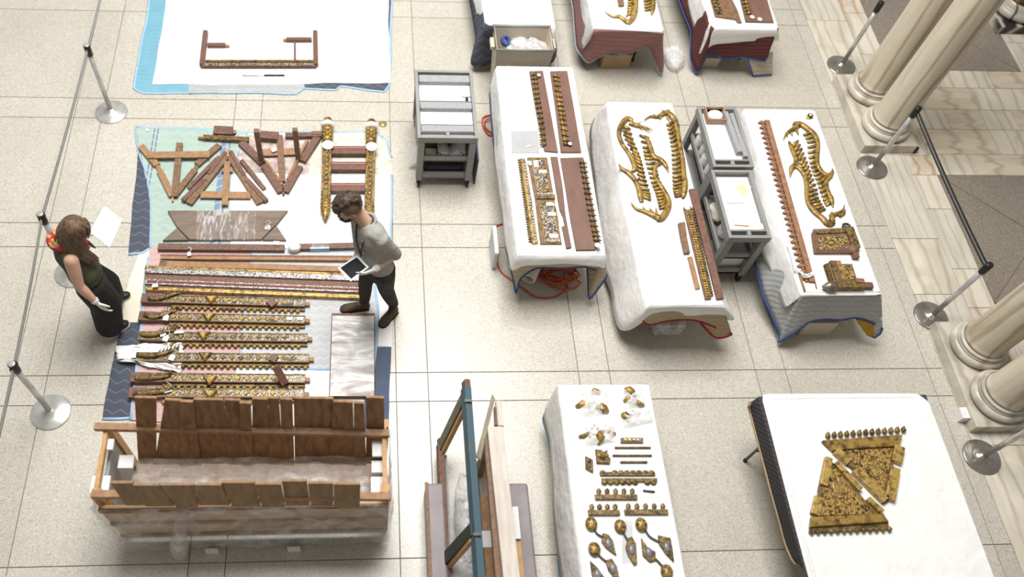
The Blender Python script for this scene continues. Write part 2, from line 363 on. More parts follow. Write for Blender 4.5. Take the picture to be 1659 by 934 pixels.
# ------------------------------------------------------------------ columns on plinths
def column_pair(yc, lab, labs):
    b = MB(); b.box2(9.01, 9.67, yc - .6, yc + .6, .0, .13)
    p = b.build('column_plinth', PLIN, label=lab, cat='plinth', bevel=.006)
    for s_, l in zip((1, -1), labs):
        y = yc + s_ * .29; x = 9.34
        t = thing('marble_column', l, 'column', (x, y, .13), 'pale marble columns in pairs')
        bs = MB(); pr = [(.285, 0), (.285, .0)]
        for k in range(9): a = -math.pi / 2 + math.pi * k / 8; pr.append((.245 + .045 * math.cos(a), .05 + .05 * math.sin(a)))
        pr += [(.25, .103), (.25, .118)]
        for k in range(6): a = -math.pi / 2 + math.pi * k / 5; pr.append((.225 + .02 * math.cos(a), .138 + .02 * math.sin(a)))
        pr += [(.215, .16), (.215, .175)]
        bs.lathe([(max(r, .01), z) for r, z in pr[2:]], (x, y, .13), 40); bs.build('column_base', PLIN, t)
        sh = MB(); sh.lathe([(.225, .17), (.212, .19), (.205, .23), (.203, 1.6), (.188, 3.6), (.172, 5.25)], (x, y, .13), 36); sh.build('shaft', COLM, t)
        cp = MB(); cp.lathe([(.18, 5.25), (.2, 5.3), (.27, 5.5), (.28, 5.58)], (x, y, .13), 32); cp.box((x, y, 5.76), (.58, .58, .1)); cp.build('capital', PLIN, t)
column_pair(.18, 'pale marble plinth under the pair of columns nearest the top', ('pale marble column at the back of the upper pair', 'pale marble column at the front of the upper pair'))
column_pair(-3.46, 'pale marble plinth under the columns at the right edge', ('pale marble column at the back of the lower right pair', 'pale marble column at the front of the lower right pair'))
DKM = marble('dark_brown_marble', (.10, .055, .02), (.30, .2, .1), 2.0, stretch=(1, 1, .5), amount=.5, rough=.25)
BWM = marble('black_white_marble', (.03, .03, .03), (.55, .5, .42), 1.5, amount=.5, rough=.25)
WVM = marble('white_veined_marble', (.50, .46, .39), (.05, .05, .05), 1.8, amount=.22, rough=.3)
pc = W(1612, 55); dx, dy = pc.x + .36, pc.y + .36
t = thing('dark_marble_column', 'dark brown marble column on a veined base in the top corner', 'column', (dx, dy, 0))
MB().box2(dx - .36, dx + .36, dy - .36, dy + .36, 0, .12).build('column_plinth', BWM, t, bevel=.006)
b = MB(); pr = []
for k in range(9): a = -math.pi / 2 + math.pi * k / 8; pr.append((.27 + .06 * math.cos(a), .06 + .06 * math.sin(a)))
pr += [(.27, .13), (.25, .16), (.24, .2)]
b.lathe(pr, (dx, dy, .12), 36); b.build('column_base', WVM, t)
MB().lathe([(.235, .2), (.215, .25), (.20, 5.74)], (dx, dy, .12), 32).build('shaft', DKM, t)
# gallery carried by the columns
PLAS = M('plaster', (.62, .58, .50), scale=3, rough=.9)
MB().box2(9.05, 16.2, -10.5, 9.5, 5.86, 6.3).build('ceiling', PLAS, kind='structure')
b = MB(); b.box2(8.99, 9.01, -3.99, -3.83, .0, .085)
# ------------------------------------------------------------------ cloth helpers
def drape(name, mat, rect, z, st, label, cat, hem=None, hemr=.011, ripple=.018, rows=7, hem_rng=None, seed=0, top=True, kfreq=11, hname='binding', dens=.06, out=0.0):
    """cloth laid over a table: flat top, skirts falling to the hem points; st = (edge x, y, hem point)"""
    n = len(st); E = []; H = []; idx = []
    for i in range(n):
        a, b_ = st[i], st[(i + 1) % n]
        ea, eb = Vector((a[0], a[1], z)), Vector((b_[0], b_[1], z)); ha, hb = Vector(a[2]), Vector(b_[2])
        k = max(2, int(max((ea - eb).length, (ha - hb).length) / dens))
        for j in range(k):
            t = j / k; E.append(ea.lerp(eb, t)); H.append(ha.lerp(hb, t)); idx.append(i + t)
    N = len(E); c = sum(E, Vector()) / N; R = []
    H2 = [(H[i - 1] + H[i] * 2 + H[(i + 1) % N]) / 4 for i in range(N)]
    for r in range(rows + 1):
        t = r / rows; row = []
        for i in range(N):
            p = E[i].lerp(H2[i], t)
            o = (E[i] - c); o.z = 0; o.normalize()
            w = mnoise.noise(Vector((i * kfreq / N * 1.7, seed * 3.1, t * .6))) * ripple * t * 1.6
            drop = (E[i] - H2[i]).length
            p = p + o * (out * min(1, t * 3) + w * min(1, drop / .2) + .006 * math.sin(math.pi * min(1, t * 1.3)) * min(1, drop / .15) * (1 if out else 0))
            if r == 0: p.z -= .0
            row.append(p)
        R.append(row)
    m_ = MB(); vs = [v for r in R for v in r]
    fs = [(r * N + i, (r + 1) * N + i, (r + 1) * N + (i + 1) % N, r * N + (i + 1) % N) for r in range(rows) for i in range(N)]
    m_.add(vs, fs, True)
    if top:
        ins = [c + (e - c) * .97 for e in E]
        ins = [Vector((p.x, p.y, z + .004)) for p in ins]
        m_.add(E + ins, [(i, (i + 1) % N, N + (i + 1) % N, N + i) for i in range(N)], True)
        # gently uneven top made of strips front to back
        m_.add(ins, [tuple(range(N))], False)
    o = m_.build(name, mat, label=label, cat=cat, solid=.004)
    if hem is not None:
        pts = R[-1]
        if hem_rng: pts = [p for p, k in zip(pts, idx) if hem_rng[0] <= k <= hem_rng[1]]
        MB().tube(pts, hemr, 6, closed=not hem_rng, flat=1.0).build(hname, hem, o)
    return o
def sheet(name, mat, pts, z, label, cat, th=.006, wr=.004, n=26, seed=0, hem=None, hemr=.016, hem_idx=None, round_=0.0, uneven=.012, keep=None):
    """a cloth lying flat: outline pts (world), gently uneven edge"""
    P = [Vector((p[0], p[1], 0)) for p in pts]; out = []; tags = []
    for i in range(len(P)):
        a, b_ = P[i], P[(i + 1) % len(P)]; k = max(2, int((b_ - a).length / .12)); d = (b_ - a).normalized(); nr = Vector((-d.y, d.x, 0))
        for j in range(k):
            t = j / k; p = a.lerp(b_, t)
            w = mnoise.noise(Vector((p.x * 2.1 + seed, p.y * 2.1, seed * 1.7))) * uneven * (math.sin(math.pi * t) ** .5 if t > 0 else 0)
            out.append(p + nr * w * 2); tags.append(i + t)
    m_ = MB(); m_.prism([(p.x, p.y) for p in out], z, z + th)
    o = m_.build(name, mat, label=label, cat=cat)
    if hem is not None:
        pp = [Vector((p.x, p.y, z + th * .6)) for p, k in zip(out, tags) if hem_idx is None or hem_idx[0] <= k <= hem_idx[1]]
        MB().tube(pp, hemr, 6, closed=hem_idx is None, flat=.4).build('binding', hem, o)
    return o
def folding_table(x0, x1, y0, y1, label, z=.75):
    t = thing('folding_table', label, 'table', ((x0 + x1) / 2, (y0 + y1) / 2, 0), 'folding tables')
    MB().box2(x0, x1, y0, y1, z - .03, z).build('table_top', PLAS, t, bevel=.005)
    for y in (y0 + .28, y1 - .28):
        b = MB(); xm = [x0 + .07, x1 - .07]
        b.tube([(xm[0], y, .012), (xm[0], y, z - .04), (xm[1], y, z - .04), (xm[1], y, .012)], .014, 8)
        b.tube([(xm[0], y, .25), (xm[1], y, .25)], .01, 6); b.build('leg_frame', METD, t)
        for x in xm: MB().tube([(x, y, 0), (x, y, .03)], .019, 8).build('foot_cap', BLACK, t)
    return t
GQ = quilt('grey_quilt', (.42, .43, .43), (.52, .53, .53), 14, .4)
NQ = quilt('navy_quilt', (.085, .095, .125), (.20, .215, .25), 9, .45, line=.06)
MQ = quilt('mauve_quilt', (.36, .185, .18), (.42, .24, .235), 22, .2)
MQD = quilt('maroon_quilt', (.13, .045, .045), (.19, .08, .08), 22, .2)
TQ = quilt('tan_quilt', (.44, .35, .23), (.50, .41, .29), 16, .3)
CQ = quilt('charcoal_quilt', (.06, .057, .06), (.10, .097, .1), 20, .3)
BQ = quilt('pale_grey_quilt', (.55, .56, .57), (.62, .63, .64), 12, .4)

# ---- table with reddish boards (centre left)
x0, x1, y0, y1 = 4.53, 5.39, -2.45, .11
folding_table(x0 + .03, x1 - .03, y0 + .04, y1 - .02, 'folding table hidden under the sheet that carries the plum brown boards')
st = [(x0, y1, (x0 - .04, y1 + .0, .42)), (x0, -.6, (x0 - .05, -.6, .40)), (x0, -1.4, (x0 - .03, -1.4, .38)), (x0, -2.1, (x0 - .03, -2.1, .38)), (x0, y0 + .07, W(833, 455, .32)),
      (x0, y0, W(836, 478, .14)), (x0 + .05, y0, W(842, 450, .40)), (x0 + .2, y0, W(868, 432, .47)), (5.0, y0, W(915, 434, .47)), (5.2, y0, W(947, 430, .49)), (x1 - .05, y0, W(966, 437, .46)), (x1, y0, W(987, 444, .43)), (x1, y0 + .05, W(954, 488, .10)), (x1, y0 + .25, W(952, 440, .28)),
      (x1, -1.2, (x1 + .03, -1.2, .40)), (x1, y1, (x1 + .04, y1 + .03, .42)), (5.0, y1, (5.0, y1 + .04, .40))]
drape('moving_blanket', TQ, (x0, x1, y0, y1), .757, st, 'tan moving blanket with blue edge hanging below the boards table', 'blanket', ROYAL, hemr=.013, seed=1, ripple=.006)
st = [(x0, y1, (x0 - .05, y1, .50)), (x0, -.6, (x0 - .06, -.6, .46)), (x0, -1.4, (x0 - .05, -1.4, .43)), (x0, -2.1, (x0 - .045, -2.1, .45)), (x0, y0, (x0 - .03, y0 - .03, .50)),
      (x0 + .05, y0, (x0 + .05, y0 - .03, .63)), (5.0, y0, (5.0, y0 - .03, .66)), (x1 - .05, y0, (x1 - .04, y0 - .03, .63)), (x1, y0, (x1 + .03, y0 - .03, .58)), (x1, -1.2, (x1 + .02, -1.2, .6)), (x1, y1, (x1 + .02, y1 + .01, .6)), (5.0, y1, (5.0, y1 + .03, .62))]
drape('white_sheet', CLOTH, (x0, x1, y0, y1), .768, st, 'white sheet under the plum brown boards on the centre left table', 'sheet', seed=2, out=.016)
Z1 = .773
# ---- table with three serpents
x0, x1, y0, y1 = 5.72, 6.44, -3.05, -.42
folding_table(x0 + .03, x1 - .03, y0 + .05, y1 - .04, 'folding table hidden under the sheet that carries three gilded serpents')
st = [(x0, y1, (x0 + .0, y1, .6)), (x0, -1.6, (x0 + .0, -1.6, .6)), (x0, -2.8, (x0 + .0, -2.8, .55)), (x0, y0 + .06, (x0 + .02, y0 + .06, .52)), (x0 + .03, y0, W(1042, 522, .46)), (x0 + .1, y0, W(1052, 527, .42)), (6.0, y0, W(1085, 518, .48)), (6.2, y0, W(1120, 516, .48)), (6.32, y0, W(1135, 520, .45)), (x1, y0, W(1190, 541, .28)), (x1, y0 + .04, W(1160, 550, .22)), (x1, y0 + .2, W(1132, 520, .36)), (x1, -1.6, (x1 + .03, -1.6, .5)), (x1, y1, (x1 + .03, y1 + .02, .5))]
drape('moving_blanket', TQ, None, .757, st, 'beige moving blanket with red edge below the three serpents table', 'blanket', RED_T, hemr=.013, seed=3, ripple=.006)
st = [(x0, y1, W(967, 190, .35)), (x0, -.7, W(955, 215, .22)), (x0, -1.1, W(957, 270, .14)), (x0, -1.7, W(968, 370, .10)), (x0, -2.3, W(985, 450, .10)), (x0, -2.8, W(994, 510, .14)), (x0, y0 + .04, W(1003, 538, .16)), (x0, y0, W(1020, 538, .26)), (x0 + .08, y0, W(1048, 518, .50)), (6.0, y0, W(1085, 508, .56)), (6.25, y0, W(1140, 504, .57)), (x1 - .04, y0, W(1165, 510, .54)), (x1, y0, W(1190, 518, .48)), (x1, -2.2, (x1 + .03, -2.2, .55)), (x1, -1.2, (x1 + .03, -1.2, .55)), (x1, y1, (x1 + .04, y1 + .02, .55)), (6.0, y1, (6.0, y1 + .05, .5))]
drape('white_sheet', CLOTH, None, .768, st, 'white sheet falling to the floor under three gilded serpents', 'sheet', seed=4, ripple=.04, out=.016)
# ---- table with paired serpents
x0, x1, y0, y1 = 7.25, 8.05, -2.92, -.50
folding_table(x0 + .03, x1 - .03, y0 + .05, y1 - .04, 'folding table hidden under the grey blanket with paired serpents')
YQ = M('yellow_lining', (.42, .25, .02), (.34, .2, .015), scale=20, rough=.9, bmp=.3)
st = [(x0, y1, (x0 - .05, y1, .5)), (x0, -1.2, (x0 - .07, -1.2, .42)), (x0, -2.0, (x0 - .1, -2.0, .30)), (x0, -2.6, (x0 - .10, -2.6, .26)), (x0, y0 + .07, W(1266, 546, .10)), (x0, y0, W(1258, 556, .05)), (x0 + .06, y0, W(1290, 537, .28)), (x0 + .15, y0, W(1308, 521, .36)), (7.6, y0, W(1335, 517, .38)), (7.75, y0, W(1365, 519, .34)), (7.88, y0, W(1385, 513, .38)), (7.97, y0, W(1405, 518, .36)), (x1, y0, W(1433, 531, .27)), (x1, y0 + .05, W(1417, 550, .12)), (x1, y0 + .2, W(1387, 517, .3)), (x1, -1.8, (x1 + .03, -1.8, .42)), (x1, y1, (x1 + .04, y1 + .03, .45)), (7.6, y1, (7.6, y1 + .04, .45))]
drape('moving_blanket', GQ, None, .757, st, 'grey quilted blanket with blue edge over the paired serpents table', 'blanket', ROYAL, hemr=.012, seed=5, ripple=.006)
MB().add([W(1386, 517, .362), W(1406, 521, .34), W(1431, 533, .25), W(1417, 548, .13), W(1404, 543, .17)], [(0, 1, 2, 3, 4)]).build('blanket_lining', YQ, label='yellow lining of the grey blanket folded out at the front corner', cat='lining', solid=.006)
st = [(x0, y1, (x0 - .03, y1 - .01, .56)), (x0, -1.2, (x0 - .05, -1.2, .50)), (x0, -2.0, W(1234, 405, .48)), (x0, -2.5, W(1255, 455, .44)), (x0, y0 + .03, W(1271, 498, .44)), (x0, y0 + .01, (x0 + .0, y0 + .0, .74)), (7.6, y0 + .01, (7.6, y0 + .0, .758)), (x1 - .01, y0 + .01, (x1, y0 + .0, .758)), (x1 - .01, -1.8, (x1 + .012, -1.8, .70)), (x1, y1, (x1 + .02, y1 + .02, .66)), (7.6, y1, (7.6, y1 + .03, .66))]
drape('white_sheet', CLOTH, None, .770, st, 'white sheet under the paired serpents beside the marble columns', 'sheet', seed=6, ripple=.01, out=.016)
# ---- table of small fragments
x0, x1, y0, y1 = 4.76, 5.57, -6.3, -3.88
folding_table(x0 + .03, x1 - .03, y0 + .05, y1 - .04, 'folding table hidden under the sheet with small gilded fragments')
st = [(x0, y1, W(901, 634, .55)), (x0, y1 - .05, W(879, 678, .15)), (x0, -4.3, W(891, 715, .22)), (x0, -4.8, W(899, 800, .19)), (x0, -5.3, W(904, 880, .15)), (x0, y0, (x0 - .1, y0, .2)), (x1, y0, (x1 + .06, y0, .2)), (x1, -5.0, (x1 + .03, -5.0, .4)), (x1, y1, W(1050, 628, .62)), (5.2, y1, (5.2, y1 + .05, .5))]
drape('moving_blanket', TQ, None, .757, st, 'moving blanket with blue edge hanging below the small fragments table', 'blanket', DBLUE_T, hemr=.012, seed=7, ripple=.006)
st = [(x0, y1, W(903, 630, .60)), (x0, y1 - .05, W(882, 672, .25)), (x0, -4.3, W(892, 715, .30)), (x0, -4.8, W(900, 790, .28)), (x0, -5.3, W(904, 880, .25)), (x0, y0, (x0 - .08, y0, .25)), (x1, y0, (x1 + .04, y0, .5)), (x1, -5.0, (x1 + .03, -5.0, .58)), (x1, y1, (x1 + .03, y1 + .01, .64)), (5.2, y1, (5.2, y1 + .03, .6))]
drape('white_sheet', CLOTH, None, .768, st, 'white sheet under the rows of small gilded fragments', 'sheet', seed=8, ripple=.02, out=.016)
# ---- wide table with two triangles
x0, x1, y0, y1 = 6.56, 8.12, -6.4, -4.0
for a, b_, l in ((x0 + .03, 7.33, 'left half of the pair of folding tables under the gilded triangles'), (7.35, x1 - .03, 'right half of the pair of folding tables under the gilded triangles')): folding_table(a, b_, y0 + .05, y1 - .04, l)
st = [(x0, y1, W(1211, 652, .66)), (x0, -4.1, W(1216, 665, .55)), (x0, -4.8, W(1250, 800, .52)), (x0, -5.2, W(1272, 880, .50)), (x0, -5.48, W(1288, 914, .58)), (x0, -5.6, W(1304, 912, .66)), (x0, y0, (x0 - .05, y0, .5)), (x1, y0, (x1 + .03, y0, .5)), (x1, -5.0, (x1 + .02, -5.0, .6)), (x1, y1, (x1 + .02, y1 + .01, .62)), (7.3, y1, (7.3, y1 + .02, .62))]
drape('moving_blanket', CQ, None, .757, st, 'charcoal moving blanket with tan edge on the wide table', 'blanket', TAN_T, hemr=.014, seed=9, ripple=.006)
st = [(x0 + .045, y1, (x0 + .03, y1 + .01, .762)), (x0 + .045, -5.0, (x0 + .03, -5.0, .762)), (x0 + .05, y0, (x0 + .03, y0, .762)), (x1, y0, (x1 + .02, y0, .64)), (x1, -5.0, (x1 + .015, -5.0, .68)), (x1, y1 - .08, (x1 + .015, y1 - .08, .70)), (x1 - .08, y1, (x1 - .08, y1 + .012, .70)), (7.3, y1, (7.3, y1 + .015, .72))]
drape('white_sheet', CLOTH, None, .770, st, 'large white sheet under the two gilded openwork triangles', 'sheet', seed=10, ripple=.006, out=.016)
# ---- three tables along the top
x0, x1, y0, y1 = 4.45, 5.27, .79, 3.2
folding_table(x0 + .03, x1 - .03, y0 + .05, y1 - .04, 'folding table behind the beige tote')
st = [(x0, y1, (x0 - .08, y1, .3)), (x0, 2.0, (x0 - .08, 2.0, .32)), (x0, 1.2, W(772, 62, .3)), (x0, y0 + .05, W(762, 104, .12)), (x0, y0, W(775, 110, .08)), (x0 + .1, y0, W(800, 98, .2)), (4.9, y0, (4.9, y0 - .08, .3)), (x1, y0, W(897, 102, .2)), (x1, y0 + .05, W(902, 80, .3)), (x1, 2.0, (x1 + .05, 2.0, .4)), (x1, y1, (x1 + .03, y1, .4))]
drape('moving_blanket', NQ, None, .757, st, 'navy moving blanket hanging behind the beige tote', 'blanket', BLACK, hemr=.010, seed=11, ripple=.006)
st = [(x0, y1, (x0 - .05, y1, .5)), (x0, 1.6, (x0 - .05, 1.6, .46)), (x0, y0 + .04, W(783, 60, .46)), (x0 + .04, y0, W(797, 52, .58)), (4.9, y0, (4.9, y0 - .05, .62)), (x1, y0, (x1 + .03, y0 - .04, .6)), (x1, 2.0, (x1 + .03, 2.0, .6)), (x1, y1, (x1 + .03, y1, .6))]
drape('white_sheet', CLOTH, None, .768, st, 'white sheet on the table behind the beige tote', 'sheet', seed=12, out=.016)
x0, x1, y0, y1 = 5.74, 6.56, .74, 3.2
folding_table(x0 + .03, x1 - .03, y0 + .08, y1 - .04, 'folding table under the mauve blanket at the top')
st = [(x0, y1, (x0 - .12, y1, .4)), (x0, 1.6, W(928, 10, .35)), (x0, 1.0, W(934, 80, .25)), (x0, y0 + .1, W(945, 94, .2)), (x0, y0, W(953, 104, .13)), (x0 + .08, y0, W(970, 91, .22)), (6.0, y0, W(990, 83, .3)), (6.2, y0, W(1013, 89, .24)), (6.38, y0, W(1036, 80, .3)), (6.5, y0, W(1050, 73, .36)), (x1, y0, W(1072, 124, .02)), (x1, y0 + .08, W(1076, 100, .22)), (x1, 2.0, (x1 + .03, 2.0, .45)), (x1, y1, (x1 + .03, y1, .45))]
drape('moving_blanket', MQ, None, .757, st, 'mauve quilted blanket with grey edge over the top middle table', 'blanket', GREY_T, hemr=.012, seed=13, ripple=.006)
st = [(x0, y1, (x0 - .05, y1, .5)), (x0, 1.6, W(938, 10, .45)), (x0, 1.0, W(942, 70, .36)), (x0, y0 + .06, W(944, 80, .34)), (x0, y0 + .02, W(972, 44, .76)), (6.1, y0 + .0, W(1020, 44, .762)), (x1 - .03, y0 + .0, W(1077, 54, .70)), (x1, y0 + .04, (x1 + .02, y0 + .02, .68)), (x1, 2.0, (x1 + .03, 2.0, .66)), (x1, y1, (x1 + .03, y1, .66))]
drape('white_sheet', CLOTH, None, .769, st, 'white sheet on the mauve draped table at the top', 'sheet', seed=14, out=.016)
x0, x1, y0, y1 = 7.16, 7.98, .82, 3.2
folding_table(x0 + .03, x1 - .03, y0 + .08, y1 - .04, 'folding table under the dark maroon blanket at the top')
st = [(x0, y1, (x0 - .12, y1, .35)), (x0, 1.7, W(1102, 8, .4)), (x0, 1.2, W(1120, 50, .35)), (x0, y0 + .1, W(1118, 96, .16)), (x0, y0, W(1129, 123, .02)), (x0 + .1, y0, W(1150, 80, .38)), (x0 + .2, y0, W(1172, 96, .26)), (7.6, y0, W(1205, 92, .3)), (7.8, y0, W(1225, 97, .28)), (7.94, y0, W(1241, 101, .26)), (x1, y0, W(1246, 84, .40)), (x1, 2.0, (x1 + .03, 2.0, .45)), (x1, y1, (x1 + .03, y1, .45))]
drape('moving_blanket', MQD, None, .757, st, 'dark maroon quilted blanket with blue edge at the top right table', 'blanket', ROYAL, hemr=.011, seed=15, ripple=.006)
st = [(x0, y1, (x0 - .07, y1, .45)), (x0, 1.6, W(1115, 8, .5)), (x0, 1.1, W(1133, 70, .38)), (x0, y0 + .05, W(1131, 90, .3)), (x0 + .03, y0, W(1155, 70, .52)), (7.5, y0, W(1200, 66, .57)), (x1 - .03, y0, W(1262, 64, .58)), (x1, y0 + .06, (x1 + .05, y0 + .02, .6)), (x1, 2.0, (x1 + .03, 2.0, .62)), (x1, y1, (x1 + .03, y1, .62))]
drape('white_sheet', CLOTH, None, .769, st, 'white sheet on the maroon draped table at the top right', 'sheet', seed=16, out=.016)

# ------------------------------------------------------------------ beige tote of plastic bags
tx0, tx1, ty0, ty1 = 4.54, 5.20, .33, .74; zt = .80
t = thing('storage_tote', 'beige plastic tote full of clear bags at the head of the boards table', 'tote', ((tx0 + tx1) / 2, (ty0 + ty1) / 2, 0))
b = MB(); i_ = .05
lo = [(tx0 + i_, ty0 + i_), (tx1 - i_, ty0 + i_), (tx1 - i_, ty1 - i_), (tx0 + i_, ty1 - i_)]; hi = [(tx0, ty0), (tx1, ty0), (tx1, ty1), (tx0, ty1)]
vo = [(x, y, .06) for x, y in lo] + [(x, y, zt) for x, y in hi]
cxm, cym = (tx0 + tx1) / 2, (ty0 + ty1) / 2
vi = [(lerp(cxm, x, .96), lerp(cym, y, .95), .45) for x, y in lo] + [(lerp(cxm, x, .965), lerp(cym, y, .955), zt) for x, y in hi]
b.add(vo + vi, [(3, 2, 1, 0)] + [(k, (k + 1) % 4, 4 + (k + 1) % 4, 4 + k) for k in range(4)] + [(8 + k, 12 + k, 12 + (k + 1) % 4, 8 + (k + 1) % 4) for k in range(4)] + [(8, 9, 10, 11)] + [(4 + k, 4 + (k + 1) % 4, 12 + (k + 1) % 4, 12 + k) for k in range(4)])
b.build('tub', BEIGEP, t)
RIMM = M('grey_green_rim', (.33, .34, .29), rough=.5)
MB().tube([(tx0, ty0, zt), (tx1, ty0, zt), (tx1, ty1, zt), (tx0, ty1, zt)], .017, 8, closed=True).build('rim', RIMM, t)
for x, s_ in ((tx0, -1), (tx1, 1)): MB().box2(x, x + s_ * .05, cym - .09, cym + .07, zt - .1, zt - .05).build('handle', BEIGEP, t, bevel=.008)
for k in range(4): MB().ball((tx0 + .09 + .48 * (k % 2), ty0 + .09 + .24 * (k // 2), .031), (.05, .05, .031), 10, 4).build('foot', BEIGEP, t)
def crumple(c, r, seed, name, mat, label, cat, n=22, m_=12, amp=.35, group=None, fz=1.0):
    b = MB(); b.ball(c, r, n, m_); c = Vector(c)
    for v in b.v:
        d = v - c; k = 1 + amp * mnoise.noise(Vector((d.x * 9 + seed, d.y * 9, d.z * 9)) ) + .5 * amp * mnoise.noise(Vector((d.x * 24, d.y * 24 + seed, d.z * 24)))
        v.x, v.y, v.z = c.x + d.x * k, c.y + d.y * k, c.z + d.z * k * fz
    return b.build(name, mat, label=label, cat=cat, group=group)
crumple((5.0, .50, .64), (.17, .14, .15), 2, 'plastic_bag', FILMB, 'crumpled clear bag on the right inside the beige tote', 'bag')
crumple((4.84, .58, .61), (.14, .12, .13), 5, 'plastic_bag', FILMB, 'crumpled clear bag in the middle of the beige tote', 'bag')
crumple((4.74, .45, .60), (.10, .10, .12), 9, 'plastic_bag', FILMB, 'small crumpled clear bag beside the tape roll in the tote', 'bag')
b = MB(); b.lathe([(.035, -.02), (.06, -.02), (.06, .02), (.035, .02), (.035, -.02)], (4.68, .60, .70), 20, axis=(.5, -.4, .7), cap=False)
b.build('tape_roll', ROYAL, label='blue roll of tape in the beige tote', cat='tape')

# ------------------------------------------------------------------ utility carts
def cart(x0, x1, y0, y1, zt, label, handle_front=True, mat=None, inset=.03, bx=0.0, by=0.0):
    mat = mat or CARTM; cx, cy = (x0 + x1) / 2, (y0 + y1) / 2
    t = thing('utility_cart', label, 'cart', (cx, cy, 0), 'grey plastic utility carts')
    rim = .035; zb = zt - .06; hf = .085
    MB().box2(x0, x1, y0, y1, zb - .02, zb).build('tray', mat, t, bevel=.006)
    for nm, a in (('tray_rim', (x0, x0 + rim, y0, y1)), ('tray_rim', (x1 - rim, x1, y0, y1)), ('tray_rim', (x0 + rim, x1 - rim, y1 - rim, y1)), ('tray_rim', (x0 + rim, x1 - rim, y0, y0 + rim)), ('tray_rim', (x0 + rim, x1 - rim, y0 + hf, y0 + hf + .022)), ('tray_rim', (cx - .02, cx + .02, y0 + rim, y0 + hf))):
        MB().box2(a[0], a[1], a[2], a[3], zb, zt).build(nm, mat, t, bevel=.004)
    for z in (.40, .13):
        MB().box2(x0 + inset, x1 - inset, y0 + inset + by, y1 - inset, z, z + .02).build('shelf', mat, t)
        MB().box2(x0 + inset, x1 - inset, y0 + inset + by, y0 + inset + by + .025, z, z + .085).build('shelf_lip', mat, t)
        for xa in (x0 + inset, x1 - inset - .025): MB().box2(xa, xa + .025, y0 + inset + by + .03, y1 - inset, z, z + .07).build('shelf_lip', mat, t)
    for sx, sy in ((0, 0), (1, 0), (0, 1), (1, 1)):
        xa = x0 + .01 if sx == 0 else x1 - .08; ya = y0 + by if sy == 0 else y1 - .08
        b = MB(); off = .0
        b.hexa([Vector((xa + a, ya + c, .12)) for a, c in ((0, 0), (.07, 0), (.07, .075), (0, .075))], [Vector((xa + a, ya + c, zb - .02)) for a, c in ((0, 0), (.07, 0), (.07, .075), (0, .075))])
        b.build('leg', mat, t, bevel=.006)
        c = Vector((xa + .035, ya + .037, .045)); w = MB()
        w.lathe([(.045, -.014), (.045, .014)], c, 16, axis=(1, 0, 0)); w.box((c.x, c.y, .09), (.045, .05, .06)); w.build('caster', BLACK, t)
    return t
cart(3.60, 4.24, -1.0, .0, .80, 'grey utility cart with foam bars and white boards on its tray')
def foam(x0, x1, y0, y1, z0, h, l, rz=0): return MB().box(((x0 + x1) / 2, (y0 + y1) / 2, z0 + h / 2), (x1 - x0, y1 - y0, h), rz).build('foam_bar', FOAM, label=l, cat='foam', group='grey foam bars on the carts', bevel=.006)
def W_y(py, z): return W(725, py, z).y
for a, c, l in ((122, 133, 'grey foam bar at the far end of the cart tray'), (166, 176, 'grey foam bar across the middle of the cart tray'), (203, 213, 'grey foam bar nearest the handle of the cart')):
    foam(3.645, 4.20, W_y(c, .80), W_y(a, .80), .75, .055, l)
for a, c, l in ((135, 163, 'white foam board between the far two foam bars on the cart'), (178, 201, 'white foam board between the near two foam bars on the cart'), (216, 223, 'white strip of foam board beside the cart handle')):
    MB().box2(3.645, 4.20, W_y(c, .755) , W_y(a, .755), .742, .752).build('foam_board', PAPER, label=l, cat='board')
p = W(756, 158, .76)
t = thing('clamp_tool', 'small black and steel clamp on the white board of the cart', 'tool', (p.x, p.y, .752))
MB().tube([p + Vector((-.05, .01, .0)), p + Vector((.05, .012, .0))], .005, 6).build('jaw', STEEL, t); MB().box((p.x, p.y - .025, .762), (.03, .04, .018)).build('handle', BLACK, t)
# things on the shelves of that cart
def folded(x0, x1, y0, y1, z, n, mats, label, name='folded_blanket', seed=0, cat='blanket', amp=.02, th=.016):
    t = thing(name, label, cat, ((x0 + x1) / 2, (y0 + y1) / 2, z))
    for k in range(n):
        pts = []; zz = z + k * th
        for i in range(13):
            u = i / 12; pts.append(Vector((lerp(x0, x1, u), 0, zz + amp * (math.sin(u * 7 + seed) * .5 + .5) + .3 * amp * math.sin(u * 15 + k))))
        b = MB(); b.grid([[Vector((p.x, y0, p.z)) for p in pts], [Vector((p.x, y1, p.z)) for p in pts]]); b.build('fold', mats[k % len(mats)], t, solid=th * .8)
    return t
OLIVE = M('olive_cloth', (.11, .115, .025), scale=10, rough=.9)
DARKC = M('dark_cloth', (.035, .033, .04), scale=10, rough=.9)
PALEC = M('pale_grey_cloth', (.50, .52, .53), (.42, .44, .45), scale=10, rough=.9)
MB().box2(3.70, 4.16, -.80, -.15, .421, .56).build('folded_blanket', OLIVE, label='olive folded blanket at the back of the cart middle shelf', cat='blanket', bevel=.03)
folded(3.84, 4.13, -.955, -.82, .425, 5, [PALEC], 'pale grey folded blankets on the cart middle shelf', seed=2, amp=.05, th=.02)
MB().box2(3.71, 3.83, -.94, -.82, .422, .45).build('folded_cloth', CREAM, label='small cream cloth on the cart middle shelf', cat='cloth', bevel=.01)
MB().box2(3.70, 4.14, -.93, -.12, .152, .29).build('folded_blanket', DARKC, label='dark folded blanket on the cart bottom shelf', cat='blanket', bevel=.04)
MB().add([W(676, 235, .3), W(676, 262, .12), W(661, 268, .05), W(669, 240, .25)], [(0, 1, 2, 3)]).build('paper_sheet', PAPER, label='white sheet of paper leaning at the left side of the cart', cat='paper', solid=.003)
